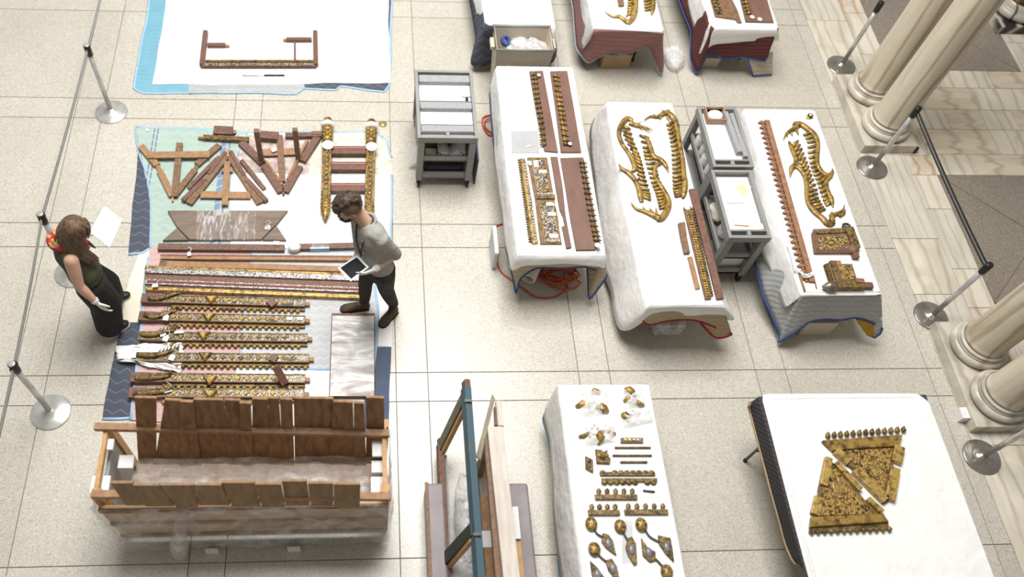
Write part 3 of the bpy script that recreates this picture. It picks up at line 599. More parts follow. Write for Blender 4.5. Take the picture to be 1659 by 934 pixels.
MB().box((4.285, -.78, .2), (.02, .32, .40)).build('folder', M('navy_folder', (.03, .045, .10), rough=.5), label='navy folder leaning on the right side of the cart', cat='folder')
# second and third cart, end to end
cart(6.70, 7.14, -1.36, -.50, .80, 'narrow grey cart with a tissue box beside the paired serpents')
cart(6.66, 7.10, -2.28, -1.40, .80, 'narrow grey cart with papers and a pencil on its tray')
MB().box2(6.74, 7.10, -1.24, -.56, .742, .75).build('foam_board', PAPER, label='white foam board on the tray under the tissue box', cat='board')
MB().box2(6.70, 7.06, -2.17, -1.46, .742, .75).build('foam_board', PAPER, label='white foam board on the tray under the pencil', cat='board')
b = MB(); b.box((7.075, -.90, .775), (.045, .62, .05), .03); b.build('foam_bar', FOAM, label='right grey foam bar along the cart with the tissue box', cat='foam', group='grey foam bars on the carts')
b = MB(); b.box((7.01, -.87, .782), (.05, .58, .065), .05); b.build('foam_bar', FOAM, label='left grey foam bar beside the tissue box cart edge', cat='foam', group='grey foam bars on the carts')
t = thing('tissue_box', 'open pinkish box of white tissues on the grey cart', 'box', (6.88, -.61, .75))
CARTON = M('pink_carton', (.46, .27, .20), (.40, .30, .2), scale=12, rough=.8)
for a in ((6.77, 6.985, -.715, -.705), (6.77, 6.985, -.535, -.525), (6.77, 6.78, -.705, -.535), (6.975, 6.985, -.705, -.535)): MB().box2(a[0], a[1], a[2], a[3], .75, .83).build('carton_side', CARTON, t)
MB().box2(6.78, 6.975, -.705, -.535, .75, .757).build('carton_base', CARTON, t)
b = MB(); b.ball((6.878, -.62, .79), (.088, .075, .035), 18, 8)
for v in b.v: v.z += .012 * mnoise.noise(Vector((v.x * 40, v.y * 40, 0)))
b.build('tissues', TISSUE, t)
def flat(name, pts, z, mat, label, cat, th=.003, group=None, parent=None, ch=0): return MB().prism([W(p[0], p[1], z) for p in pts], z, z + th, ch).build(name, mat, parent, label=label, cat=cat, group=group)
ZC = .750
flat('note_paper', [(1190, 300), (1208, 297), (1212, 316), (1201, 318), (1199, 309), (1191, 307)], ZC, M('yellow_paper', (.72, .66, .42), rough=.8), 'pale yellow torn paper on the cart tray', 'paper')
flat('tissue', [(1171, 318), (1195, 313), (1206, 322), (1204, 329), (1176, 330)], ZC, TISSUE, 'white crumpled tissue on the papers cart', 'tissue', .012)
MB().lathe([(.012, 0), (.012, .004)], W(1216, 303, ZC), 14).build('coin_tag', FOAMW, label='round white tag beside the yellow paper', cat='tag')
MB().tube([W(1189.5, 364, ZC + .005), W(1213, 366, ZC + .005)], .005, 6).build('pencil', M('yellow_pencil', (.62, .33, .06), rough=.5), label='yellow pencil lying near the cart handle', cat='pencil')
MB().tube([W(1232, 344, ZC + .005), W(1235, 363, ZC + .005)], .005, 6).build('pen', BLACK, label='black pen at the right of the cart tray', cat='pen')
flat('eraser', [(1228, 364), (1236, 363), (1237, 372), (1229, 373)], ZC, CREAM, 'small cream eraser below the black pen', 'eraser', .015)
MB().box2(6.80, 7.04, -2.2, -1.85, .151, .40 - .02).build('carton_box', FOAMW, label='white carton on the bottom shelf of the papers cart', cat='box', bevel=.004)
flat('label_print', [(1199, 392), (1206, 391), (1207, 398), (1200, 399)], .381, BLACK, 'small black printed label on the white carton', 'label', .001)
crumple((6.80, -1.72, .50), (.10, .12, .06), 3, 'cloth_bundle', CREAM, 'beige cloth bundle on the middle shelf of the papers cart', 'cloth')
crumple((6.83, -1.96, .50), (.11, .10, .05), 4, 'plastic_bag', FILMB, 'clear bag on the middle shelf of the papers cart', 'bag')
for k in range(4): MB().lathe([(.01, 0), (.055, .0), (.06, .02), (.06, .13), (.045, .15), (.01, .15)], (6.80 + .02 * (k % 2), -.72 - .14 * k, .421), 16).build('white_jar', FOAMW, label='white jar on the tissue box cart shelf, ' + ('farthest from the viewer', 'second from the back', 'third from the back', 'nearest the viewer')[k], cat='jar', group='white jars on the cart shelf')

# ------------------------------------------------------------------ stanchions
def stanchion(x, y, label, capm=STEEL, h=.985, bm=None, pm=None):
    t = thing('stanchion', label, 'stanchion', (x, y, 0), 'steel barrier posts')
    MB().lathe([(.185, 0), (.185, .008), (.175, .014), (.10, .028), (.045, .042), (.034, .06)], (x, y, 0), 40).build('base', bm or STEEL, t)
    MB().lathe([(.027, .05), (.027, h - .13)], (x, y, 0), 20).build('pole', pm or STEEL, t)
    MB().lathe([(.034, h - .14), (.036, h - .13), (.036, h - .012), (.034, h - .008)], (x, y, 0), 20).build('head', BLACK, t)
    MB().lathe([(.031, h - .0079), (.031, h - .002), (.022, h)], (x, y, 0), 20).build('cap', capm, t)
    for k in range(2): MB().box((x + (.038 if k else -.038) * .3, y + (.038 if k else -.038), h - .06), (.02, .012, .05)).build('belt_clip', BLACK, t)
    return (x, y)
def belt(a, b_, label, mat, smat, h=.925, w=.048):
    t = thing('barrier_belt', label, 'belt', ((a[0] + b_[0]) / 2, (a[1] + b_[1]) / 2, h - w / 2), 'barrier belts')
    d = Vector((b_[0] - a[0], b_[1] - a[1], 0)).normalized()
    p0 = Vector((a[0], a[1], h - w / 2)) + d * .037; p1 = Vector((b_[0], b_[1], h - w / 2)) - d * .037
    n = 12; n_ = Vector((-d.y, d.x, 0))
    def strip(z0, z1, th):
        b = MB(); rr = []
        for k in range(n + 1):
            u = k / n; sag = -.02 * 4 * u * (1 - u); c = p0.lerp(p1, u); rr.append(c + Vector((0, 0, sag)))
        lo = [[c + n_ * s_ + Vector((0, 0, z)) for c in rr] for s_, z in ((-th, z0), (th, z0), (th, z1), (-th, z1), (-th, z0))]
        b.grid(lo, False); return b
    strip(0, w, .0035).build('webbing', mat, t); strip(w * .38, w * .68, .0045).build('stripe', smat, t)  # lighter centre strip; paints the highlight on the black webbing
SA = stanchion(.10, 2.35, 'steel post beyond the top edge of the frame at the left')
SB = stanchion(.10, .09, 'steel post standing beside the blue blanket at the upper left')
SC = stanchion(.04, -2.16, 'steel post half hidden behind the woman in green')
SD = stanchion(.10, -3.73, 'steel post at the lower left near the roof crate')
SE = stanchion(.10, -5.75, 'steel post beyond the bottom edge of the frame at the left')
WSTR = M('pale_belt_stripe', (.55, .54, .5), rough=.5)
for a, c, l in ((SA, SB, 'grey belt running off the top of the frame at the left'), (SB, SC, 'grey belt from the upper left post to the post behind the woman'), (SC, SD, 'grey belt from the post behind the woman to the lower left post'), (SD, SE, 'grey belt running off the frame at the lower left')): belt(a, c, l, BELTG, WSTR)
SG = stanchion(9.22, 1.07, 'steel post behind the upper marble columns', BLACK, bm=CHROME)
SH = stanchion(9.09, -.65, 'steel post in front of the upper marble columns', BLACK, bm=CHROME)
SI = stanchion(9.09, -2.72, 'steel post behind the lower right marble columns', BLACK, bm=CHROME)
SJ = stanchion(9.04, -4.32, 'steel post in front of the lower right marble columns', BLACK, bm=CHROME)
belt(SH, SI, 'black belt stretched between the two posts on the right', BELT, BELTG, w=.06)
MB().box2(8.93, 9.008, -3.95, -3.83, .0, .10).build('socket_box', FOAMW, label='white socket box at the foot of the lower right plinth', cat='socket', bevel=.004)
MB().lathe([(.03, 0), (.03, .07), (.02, .08)], (9.70, -.39, .0), 14).build('door_stop', BLACK, label='small black knob beside the corner of the upper plinth', cat='knob')
# ------------------------------------------------------------------ cords and odds on the floor
def coil(c, n, r, label, seed, a0=0.0):
    rnd = random.Random(seed); pts = []
    for i in range(n * 14):
        a = i / 14 * 2 * math.pi + a0; k = i // 14
        rr = r * (1 + .22 * math.sin(k * 2.3 + a * .5)); pts.append(Vector((c[0] + .05 * math.sin(k * 1.9) + rr * 1.35 * math.cos(a), c[1] + .03 * math.cos(k * 2.7) + rr * .85 * math.sin(a), .012 + .011 * k + .006 * math.sin(a * 2 + k))))
    return pts
pts = coil((5.10, -2.22), 7, .13, '', 1)
tail = [W(880, 445, .02), W(920, 462, .012), W(900, 480, .012), W(870, 481, .012), W(846, 466, .012), W(828, 453, .012), W(812, 440, .012), W(806, 424, .012), W(808, 405, .012), W(800, 390, .012), W(797, 375, .012), W(808, 364, .012), W(824, 361, .012)]
MB().tube(pts + crom(tail, 5), .009, 6).build('extension_cord', ORANGE, label='orange extension cord coiled on the floor under the boards table', cat='cord')
pts = coil((4.48, -.12), 3, .06, '', 2)
MB().tube(crom([W(800, 185, .02), W(783, 190, .02), W(783, 205, .02), W(792, 218, .02), W(800, 217, .02), W(788, 208, .03), W(786, 195, .03), W(800, 190, .03)], 6), .009, 6).build('extension_cord', ORANGE, label='orange cord loop behind the boards table beside the cart', cat='cord')
b = MB(); a, c = W(856, 452, .10), W(868, 425, .10); d = (c - a).normalized()
b.lathe([(.055, 0), (.075, 0), (.075, .55), (.055, .55), (.055, 0)], a, 24, axis=d, cap=False); b.build('paper_roll', CARTON if False else CREAM, label='roll of pale paper lying under the boards table', cat='paper roll')
MB().box2(4.39, 4.44, -2.12, -1.75, .0, .30).build('soft_block', M('pale_blue_plastic', (.66, .69, .71), rough=.8), label='pale plastic bag, built as a block, at the boards table side', cat='foam', bevel=.02)  # plain block in place of a whitish hanging plastic bag
MB().box2(6.0, 6.3, -2.95, -2.6, .0, .22).build('plastic_bin', FILMH, label='milky plastic bin under the three serpents table', cat='bin', bevel=.03)
MB().box2(7.55, 7.88, -2.95, -2.62, .0, .26).build('cardboard_box', BEIGEP, label='beige box under the grey blanket table', cat='box', bevel=.006)
MB().box2(6.02, 6.38, .95, 1.3, .0, .22).build('cardboard_box', CARDB, label='brown box under the mauve draped table', cat='box', bevel=.006)
MB().box2(7.28, 7.55, 1.0, 1.3, .0, .15).build('cardboard_box', BEIGEP, label='beige box under the maroon draped table', cat='box', bevel=.006)
BEQ = quilt('beige_lining_quilt', (.50, .44, .34), (.56, .50, .40), 16, .3)
b = MB(); b.add([W(1212, 97, .26), W(1252, 84, .34), W(1251, 120, .03), W(1220, 122, .03)], [(0, 1, 2, 3)]); o = b.build('blanket_flap', BEQ, label='beige lining of a blanket corner touching the floor at top right', cat='blanket', solid=.008)
MB().tube([W(1212, 97, .26), W(1220, 122, .03), W(1251, 120, .03)], .011, 6).build('binding', ROYAL, o)
crumple((6.98, 1.1, .08), (.13, .22, .08), 6, 'plastic_bag', FILMH, 'clear plastic bag on the floor left of the maroon table', 'bag')
MB().lathe([(.05, 0), (.05, .004)], W(620, 201, 0.0), 18).build('floor_disc', M('brass_disc', (.52, .40, .17), rough=.45, metal=.5), label='round brass disc set on the floor by the ladder frame', cat='disc')
t = thing('tape_measure', 'small black and yellow tape measure on the paired serpents table', 'tape measure', W(1311, 191, .772))
p = W(1311, 190, .772); MB().lathe([(.03, 0), (.03, .035)], p, 18).build('case', BLACK, t); MB().lathe([(.018, .0352), (.018, .038)], p, 16).build('face', M('pale_yellow', (.75, .7, .4), rough=.5), t); MB().box((p.x - .03, p.y - .02, p.z + .012), (.03, .03, .024)).build('grip', M('yellow_plastic', (.6, .45, .02), rough=.5), t)
# ------------------------------------------------------------------ floor cloths
def mapper(x0, y0, s): return lambda x, y: (x0 + x / s, y0 + y / s)
def pw(pts, z): return [W(p[0], p[1], z) for p in pts]
LBQ = quilt('light_blue_quilt', (.19, .40, .51), (.23, .44, .55), 14, .3, line=.08, bmp=.3)
GRNQ = quilt('sage_green_quilt', (.40, .50, .45), (.43, .53, .48), 9, .4, bmp=.5, stripes=[(-.42, -.405, (.15, .2, .3)), (-.38, -.365, (.15, .2, .3)), (.36, .42, (.20, .27, .38)), (.44, .47, (.20, .27, .38))])
FLQ = M('floral_quilt', (.66, .63, .53), (.46, .47, .38), scale=9, rough=.9, bmp=.6, bscale=9, lo=.36, hi=.48, bdist=.02)
PATCH = M('faded_patchwork', (.62, .55, .50), (.36, .25, .24), scale=12, rough=.9, bmp=.4, bscale=10)
WQ = quilt('white_quilt', (.80, .795, .78), (.55, .545, .53), 3.6, .3, line=.025, bmp=1.0)  # stitch lines darkened to paint in the shade of the wrinkles
PKQ = quilt('faded_pink_quilt', (.60, .42, .40), (.55, .30, .31), 14, .35, bmp=.5)
def cloth(name, mat, pp, z, label, hem=None, hem_idx=None, cat='blanket', **k): return sheet(name, mat, pw(pp, z), z, label, cat, hem=hem, hem_idx=hem_idx, **k)
cloth('moving_blanket', LBQ, [(246, -60), (238, 30), (226, 90), (217, 143), (232, 151), (312, 151), (330, -60)], .001, 'light blue moving blanket under the left of the upper white sheet', BLUE_T, (0, 5), seed=1)
cloth('moving_blanket', GQ, [(306, -60), (306, 139), (306, 151), (400, 150), (480, 152), (493, 140), (505, -60)], .004, 'pale grey moving blanket edge below the upper white sheet', BLUE_T, (2, 5), seed=2)
cloth('moving_blanket', NQ, [(485, -60), (485, 143), (545, 146), (552, 140), (575, 143), (622, 149), (631, 138), (637, -60)], .001, 'dark navy moving blanket under the right of the upper white sheet', BLUE_T, (1, 7), seed=3)
cloth('white_sheet', CLOTH, [(277, -60), (268, 15), (247, 137), (400, 137), (560, 135), (633, 134), (628, -60)], .010, 'white sheet on the floor holding the wooden frame at the top', None, cat='sheet', seed=4)
cloth('cream_paper', CREAM, [(226, 408), (248, 402), (236, 470), (222, 524), (196, 524), (205, 470)], .001, 'cream paper on the floor beside the woman', cat='paper', seed=5)
cloth('cream_paper', PAPER, [(596, 470), (636, 470), (635, 562), (596, 562)], .001, 'pale paper under the back foot of the man', cat='paper', seed=25)
cloth('moving_blanket', NQ, [(224, 244), (246, 290), (252, 330), (252, 398), (230, 410), (208, 412), (213, 360), (219, 300)], .003, 'navy quilted blanket with zigzag stitching left of the green blanket', BLUE_T, (3, 5), seed=6)
cloth('moving_blanket', NQ, [(199, 522), (232, 522), (222, 676), (166, 678), (180, 600)], .003, 'navy blanket on the floor at the lower left corner of the group', BLUE_T, (2, 3), seed=7)
cloth('moving_blanket', M('slate_blue_cloth', (.085, .11, .17), scale=6, rough=.9, bmp=.3), [(590, 562), (634, 562), (629, 700), (590, 700)], .003, 'slate blue blanket beside the plastic wrapped panel', seed=8)
cloth('moving_blanket', FLQ, [(379, 214), (500, 214), (608, 214), (626, 228), (634, 256), (635, 300), (500, 302), (376, 302)], .003, 'cream floral quilted blanket under the ladder frame', BLUE_T, (0, 4), seed=9)
cloth('moving_blanket', PATCH, [(388, 219), (505, 222), (500, 282), (384, 280)], .0095, 'faded patchwork cloth under the upper right truss', seed=29)
cloth('moving_blanket', GRNQ, [(219, 206), (345, 209), (400, 215), (386, 250), (378, 402), (243, 402), (243, 330), (232, 265)], .009, 'sage green quilted blanket with blue stripes under the trusses', BLUE_T, (0, 3), seed=10)
MB().tube(crom(pw([(219, 206), (224, 245), (238, 285), (244, 330), (243, 402)], .015), 6), .010, 6).build('binding', BLUE_T, bpy.data.objects['moving_blanket.0%d' % 15] if False else list(o for o in COL.objects if o.get('label', '').startswith('sage green quilted'))[0])
cloth('white_quilt', WQ, [(376, 283), (500, 282), (634, 283), (634, 330), (630, 408), (500, 410), (374, 404)], .012, 'white quilt under the ladder frame and the man', BLUE_T, (2, 4), cat='quilt', seed=11)
cloth('moving_blanket', PKQ, [(243, 401), (330, 400), (412, 402), (404, 470), (392, 570), (384, 685), (212, 680), (222, 590), (234, 480)], .010, 'faded pink quilted blanket under the gilded rails', BLUE_T, (6, 9), seed=12)
cloth('moving_blanket', BQ, [(409, 404), (500, 404), (600, 408), (612, 500), (606, 596), (500, 597), (386, 594), (396, 500)], .014, 'pale grey quilted blanket under the right end of the rails', BLUE_T, None, seed=13)
cloth('white_sheet', CLOTH, [(384, 592), (538, 592), (536, 690), (379, 690)], .012, 'white sheet between the rails and the wrapped panel', cat='sheet', seed=14)
ZF = .021
# ------------------------------------------------------------------ carved frame on the upper sheet
ZU = .017
t = thing('timber_surround', 'red wood frame with gilded bar lying on the upper white sheet', 'frame', W(420, 104, ZU))
a, c = W(329, 107, ZU), W(510, 107, ZU)
b = MB(); b.bar(a, c, .09, .05); b.build('rail', WOODR, t)
b = MB(); b.bar(W(333, 99.5, ZU + .051), W(508, 99.5, ZU + .051), .035, .012); b.build('gilded_moulding', GOLDD, t)
b = MB(); b.bar(W(331, 105, ZU + .051), W(509, 105, ZU + .051), .035, .014); b.build('mosaic_band', MOSA, t)
b = MB(); b.bar(W(326, 110, ZU), W(513, 110, ZU), .03, .03); b.build('lower_moulding', WOODR, t)
b = MB(); b.bar(W(328, 109, ZU), W(334, 55, ZU), .055, .06); b.build('side_post', WOODR, t)
b = MB(); b.bar(W(512, 109, ZU), W(511, 55, ZU), .055, .06); b.build('side_post', WOODR, t)
b = MB(); b.bar(W(337, 76, ZU), W(366, 76, ZU), .05, .045); b.build('stub_beam', WOODR, t); b = MB(); b.bar(W(366, 76.5, ZU), W(372, 76.5, ZU), .03, .03); b.build('tenon', WOODT, t)
b = MB(); b.bar(W(464, 67, ZU), W(505, 67, ZU), .05, .045); b.build('stub_beam', WOODR, t); b = MB(); b.bar(W(459, 67, ZU), W(464, 67, ZU), .03, .03); b.build('tenon', WOODT, t)
b = MB(); b.bar(W(478, 97, ZU), W(478, 68, ZU), .022, .03); b.build('strut', WOODR, t)
t = thing('paint_brush', 'long brush with dark handle below the carved frame', 'brush', W(427, 122, ZU))
MB().tube([W(428, 122, ZU + .008), W(461, 122, ZU + .008)], .011, 8).build('handle', BLACK, t); MB().tube([W(416, 122, ZU + .008), W(428, 122, ZU + .008)], .012, 8).build('ferrule', FOAMW, t)
MB().tube([W(393, 122, ZU + .006), W(402, 122, ZU + .008), W(416, 122, ZU + .008)], [.014, .010, .009], 8).build('bristles', PALEC, t)

# ------------------------------------------------------------------ trusses
m3 = mapper(200, 190, 3.607)
def P3(x, y, z=ZF): return W(*m3(x, y), z)
def bars(t, lst, z=ZF):
    for nm, mat, p, q, w, h, dz in lst:
        b = MB(); b.bar(P3(p[0], p[1], z + dz * .7), P3(q[0], q[1], z + dz * .7), w * .8, h * .7); b.build(nm, mat, t, bevel=.004)
def peg(t, x, y, z, r=.012): MB().lathe([(r, 0), (r, .012)], P3(x, y, z), 10).build('peg', WOODY, t)
t = thing('roof_truss', 'triangular tan truss on the green blanket at the far left', 'truss', P3(310, 320, ZF), 'wooden roof trusses')
bars(t, [('rafter', WOODT, (105, 175), (200, 288), .095, .05, 0), ('rafter', WOODT, (215, 318), (288, 468), .09, .05, 0), ('rafter', WOODB, (562, 170), (430, 285), .095, .05, 0), ('rafter', WOODB, (420, 315), (300, 465), .09, .05, 0),
         ('lap_joint', WOODT, (190, 270), (225, 335), .06, .028, 0), ('lap_joint', WOODB, (440, 272), (408, 330), .06, .028, 0),
         ('king_post', WOODB, (330, 155), (300, 468), .09, .035, .03), ('tie_beam', WOODT, (145, 225), (505, 221), .115, .03, .055), ('tip', WOODY, (290, 462), (288, 495), .025, .03, .01)])
for x, y in ((172, 228), (320, 220), (470, 222)): peg(t, x, y, ZF + .058)
t = thing('roof_truss', 'inverted truss with red painted edges in the middle of the three', 'truss', P3(605, 370, ZF), 'wooden roof trusses')
bars(t, [('rafter', WOODB, (608, 230), (385, 512), .10, .055, 0), ('rafter', WOODB, (620, 230), (800, 510), .10, .055, 0), ('painted_edge', WOODR, (600, 215), (500, 345), .05, .07, 0), ('painted_edge', WOODR, (478, 375), (350, 498), .065, .07, 0),
         ('painted_edge', WOODR, (628, 210), (708, 352), .055, .07, 0), ('painted_edge', WOODR, (725, 378), (838, 500), .065, .07, 0), ('king_post', WOODT, (608, 262), (594, 518), .085, .035, .03), ('tie_beam', WOODT, (452, 456), (745, 460), .115, .03, .02), ('cross_tie', WOODT, (575, 315), (640, 315), .06, .03, .02), ('tip', WOODY, (612, 235), (613, 190), .03, .04, .02)])
t = thing('roof_truss', 'dark red truss with two upright posts near the ladder frame', 'truss', P3(925, 280, ZF), 'wooden roof trusses')
bars(t, [('rafter', WOODR, (690, 155), (815, 275), .11, .06, 0), ('rafter', WOODR, (825, 290), (925, 445), .11, .06, 0), ('rafter', WOODR, (1135, 125), (1045, 265), .11, .06, 0), ('rafter', WOODR, (1030, 295), (945, 445), .11, .06, 0),
         ('bare_edge', WOODT, (835, 265), (930, 405), .04, .055, .0), ('bare_edge', WOODT, (1075, 140), (960, 370), .04, .05, .0), ('king_post', WOODB, (913, 112), (930, 380), .085, .035, .035), ('tie_beam', WOODT, (812, 212), (1040, 203), .12, .03, .02), ('tip', WOODB, (934, 440), (936, 460), .03, .04, 0)])
for a, c in (((808, 262), (768, 66)), ((1022, 248), (994, 60))):
    base = P3(a[0], a[1], ZF); top = None
    for k in range(1, 90):
        z = ZF + k * .01; q_ = P3(c[0], c[1], z)
        if (q_.xy - base.xy).length < .03 or k == 60: top = Vector((base.x, base.y, z)); break
    b = MB(); b.box(((base.x), base.y, (ZF + top.z) / 2), (.055, .055, top.z - ZF)); b.build('upright_post', WOODB, t, bevel=.004)
def loose(name, label, cat, mat, p, q, w, h, group=None, ends=(), bev=.004, f=P3, z=ZF):
    t = thing(name, label, cat, (f(p[0], p[1], z) + f(q[0], q[1], z)) / 2, group)
    b = MB(); b.bar(f(p[0], p[1], z), f(q[0], q[1], z), w, h); b.build('beam', mat, t, bevel=bev)
    for nm, mt_, a, c, w2, h2 in ends:
        b = MB(); b.bar(f(a[0], a[1], z), f(c[0], c[1], z), w2, h2); b.build(nm, mt_, t)
    return t
loose('loose_batten', 'loose red batten between the left and middle trusses', 'batten', WOODR, (405, 398), (552, 248), .048, .035, None, [('tenon', WOODB, (382, 420), (405, 398), .04, .03), ('tenon', WOODB, (552, 248), (562, 236), .04, .03)])
loose('loose_batten', 'loose red batten between the middle and right trusses', 'batten', WOODR, (690, 258), (800, 395), .048, .035, None, [('tenon', WOODB, (800, 395), (825, 425), .045, .03), ('paper_tip', FOAMW, (680, 238), (690, 256), .03, .02)])
loose('notched_block', 'short dark red notched block at the top of the green blanket', 'block', WOODR, (532, 95), (640, 100), .12, .07, None, [('tenon', WOODB, (640, 98), (660, 98), .05, .04)])
loose('notched_block', 'short dark red block between the two upright posts', 'block', WOODR, (800, 122), (908, 130), .11, .07, None, [('tenon', WOODT, (908, 125), (930, 125), .05, .04)])
loose('thin_beam', 'thin dark red beam between the right truss and the ladder frame', 'beam', WOODR, (948, 118), (1160, 114), .065, .05, None, [('end_block', WOODB, (1100, 108), (1165, 108), .05, .055)])
t = loose('gilded_moulding', 'weathered gilded moulding with split end above the left truss', 'moulding', GOLDD, (470, 128), (735, 142), .06, .05, None, [('split_end', WOODB, (440, 127), (480, 132), .03, .03), ('wood_backing', WOODB, (480, 118), (700, 130), .03, .03)])
def tagp(px, py, z, label, w=.05, h=.06, rz=.3, thread=None):
    p = W(px, py, z); t = thing('paper_tag', label, 'tag', p, 'white paper tags')
    b = MB(); b.prism([Matrix.Rotation(rz, 2) @ Vector(v) + p.xy for v in ((-w / 2, -h / 2), (w / 2, -h / 2), (w / 2, h * .3), (w * .25, h / 2), (-w * .25, h / 2), (-w / 2, h * .3))], z, z + .003); b.build('card', FOAMW, t)
    c, s_ = math.cos(rz), math.sin(rz); e = Vector((p.x - s_ * h * .45, p.y + c * h * .45, z + .004))
    MB().tube(crom([e, e + Vector((.02 + .01 * c, .03, .01)), e + Vector((-.015, .06, .006))], 4), .0025, 5).build('string', FOAMW, t)
    return t
tagp(*m3(140, 75), ZF, 'small white tag at the top left corner of the green blanket', .04, .03)
tagp(*m3(655, 118), ZF + .03, 'white tag hanging from the short notched block', .04, .05)
tagp(*m3(880, 190), ZF + .06, 'white tag on the tie beam of the dark red truss', .06, .05, .5)
# ------------------------------------------------------------------ swallowtail board in plastic
t = thing('swallowtail_board', 'grey brown board with notched ends wrapped in clear plastic', 'board', P3(600, 630))
ob = [(258, 543), (960, 543), (893, 625), (950, 715), (228, 717), (315, 640)]
L = pw([m3(*p) for p in ((258, 543), (960, 543), (893, 625), (805, 712), (385, 712), (315, 640))], ZF + .03)
MB().prism(L, ZF, ZF + .032, .004).build('panel', WOODG, t)
MB().prism(pw([m3(*p) for p in ((313, 643), (380, 715), (228, 717))], ZF + .03), ZF, ZF + .030, .004).build('corner_wedge', WOODG, t)
MB().prism(pw([m3(*p) for p in ((893, 630), (950, 715), (812, 713))], ZF + .03), ZF, ZF + .030, .004).build('corner_wedge', WOODG, t)
b = MB(); A = [m3(430, 541), m3(775, 541), m3(770, 718), m3(422, 718)]
rr = []
for j in range(13):
    r = []
    for i in range(25):
        u, v = i / 24, j / 12; x = lerp(lerp(A[0][0], A[1][0], u), lerp(A[3][0], A[2][0], u), v); y = lerp(A[0][1], A[2][1], v)
        p = W(x, y, ZF + .036); p.z += .005 * abs(mnoise.noise(Vector((u * 14, v * 3, 2)))); r.append(p)
    rr.append(r)
b.grid(rr); b.build('plastic_wrap', film('stretch_wrap', .48, .66, .04, .5, scale=5, stretch=(4, 1, 1)), t)
t2 = tagp(*m3(843, 642), ZF + .034, 'white tag with a blue mark on the swallowtail board', .055, .055, -.1)
MB().tube(crom([P3(x, y, ZF + .04) for x, y in ((815, 620), (840, 615), (830, 630), (850, 622), (835, 632), (845, 640))], 4), .005, 6).build('twine', TAN_T, t2)
MB().box(P3(844, 646, ZF + .0385), (.012, .012, .001)).build('blue_mark', ROYAL, t2)
# ------------------------------------------------------------------ ladder frame with carved posts
t = thing('ladder_frame', 'ladder of three red rungs between two carved gilded posts', 'frame', P3(1315, 330))
ZP = ZF + .0
for y_, h_ in ((206, 55), (298, 55), (422, 58)):
    b = MB(); b.bar(P3(1215, y_, ZP + .01), P3(1425, y_, ZP + .01), .115, .05); b.build('rung', WOODR, t, bevel=.004)
    b = MB(); b.bar(P3(1215, y_ - 26, ZP + .061), P3(1425, y_ - 26, ZP + .061), .018, .006); b.build('rung_lip', PKQ if False else M('pink_edge_%d' % y_, (.42, .17, .15), rough=.5), t)
def carved_post(xt, yt, xb, yb, foot):
    a, c = P3(xt, yt, ZP), P3(xb, yb, ZP); d = (c - a); L_ = d.length; d.normalize()
    po = MB(); po.bar(a + d * .22, a + d * (L_ - (.30 if foot else 0)), .105, .085); s0 = po.build('shaft', GOLDD, t, bevel=.008)
    r = Vector((-d.y, d.x, 0))
    for s_ in (-1, 1):
        e = MB(); e.bar(a + d * .45 + r * s_ * .04 + Vector((0, 0, .086)), a + d * (L_ - (.32 if foot else .02)) + r * s_ * .04 + Vector((0, 0, .086)), .015, .01); e.build('edge_moulding', GOLD, s0)
    n = int((L_ - .8) / .065)
    for k in range(n):
        q_ = a + d * (.48 + k * .065); MB().box((q_.x, q_.y, .0865 + ZP + .004), (.028, .028, .010), math.atan2(d.y, d.x) + .785).build('inlay', GOLD, s0)
    # carved capital: stacked petals
    cp = MB(); pts = [a + d * x + Vector((0, 0, .075)) for x in (-.02, .03, .07, .10, .12, .16, .18, .21, .23, .26, .28, .32)]
    cp.tube(pts, [.05, .062, .06, .05, .062, .066, .052, .066, .054, .064, .05, .062], 14); o = cp.build('capital', GOLD, t)
    for k, x in enumerate((.13, .19, .25)):
        for s_ in (-1, 0, 1):
            q_ = a + d * x + r * s_ * .035; MB().ball(q_ + Vector((0, 0, .13 - .018 * abs(s_))), (.024, .026, .02), 8, 5).build('petal', GOLD, o)
    w = MB(); w.tube([a + d * x + Vector((0, 0, .075)) for x in (.035, .05, .085, .10)], [.060, .076, .078, .062], 16)
    for v in w.v: v += Vector((0, 0, .008 * mnoise.noise(v * 30)))
    w.build('tissue_band', TISSUE, t)
    MB().lathe([(.06, 0), (.068, .008), (.066, .022), (.055, .028)], a + d * .40 + Vector((.01, 0, .092)), 20).build('foam_disc', FOAMW, t)
    if foot:
        f = MB(); q_ = a + d * (L_ - .30)
        f.tube([q_ + d * x + Vector((0, 0, .055)) for x in (0, .03, .045, .08, .095, .13, .145, .175, .19, .22, .26, .31)], [.056, .06, .05, .062, .05, .06, .05, .056, .044, .040, .028, .006], 12)
        o = f.build('carved_foot', GOLD, t)
        for k in range(4):
            for s_ in (-1, 0, 1): MB().ball(q_ + d * (.03 + .045 * k) + r * s_ * .032 + Vector((0, 0, .108 - .016 * abs(s_))), (.017, .017, .014), 8, 5).build('petal', GOLD, o)
carved_post(1196, 48, 1181, 618, True)
carved_post(1450, 58, 1433, 660, True)
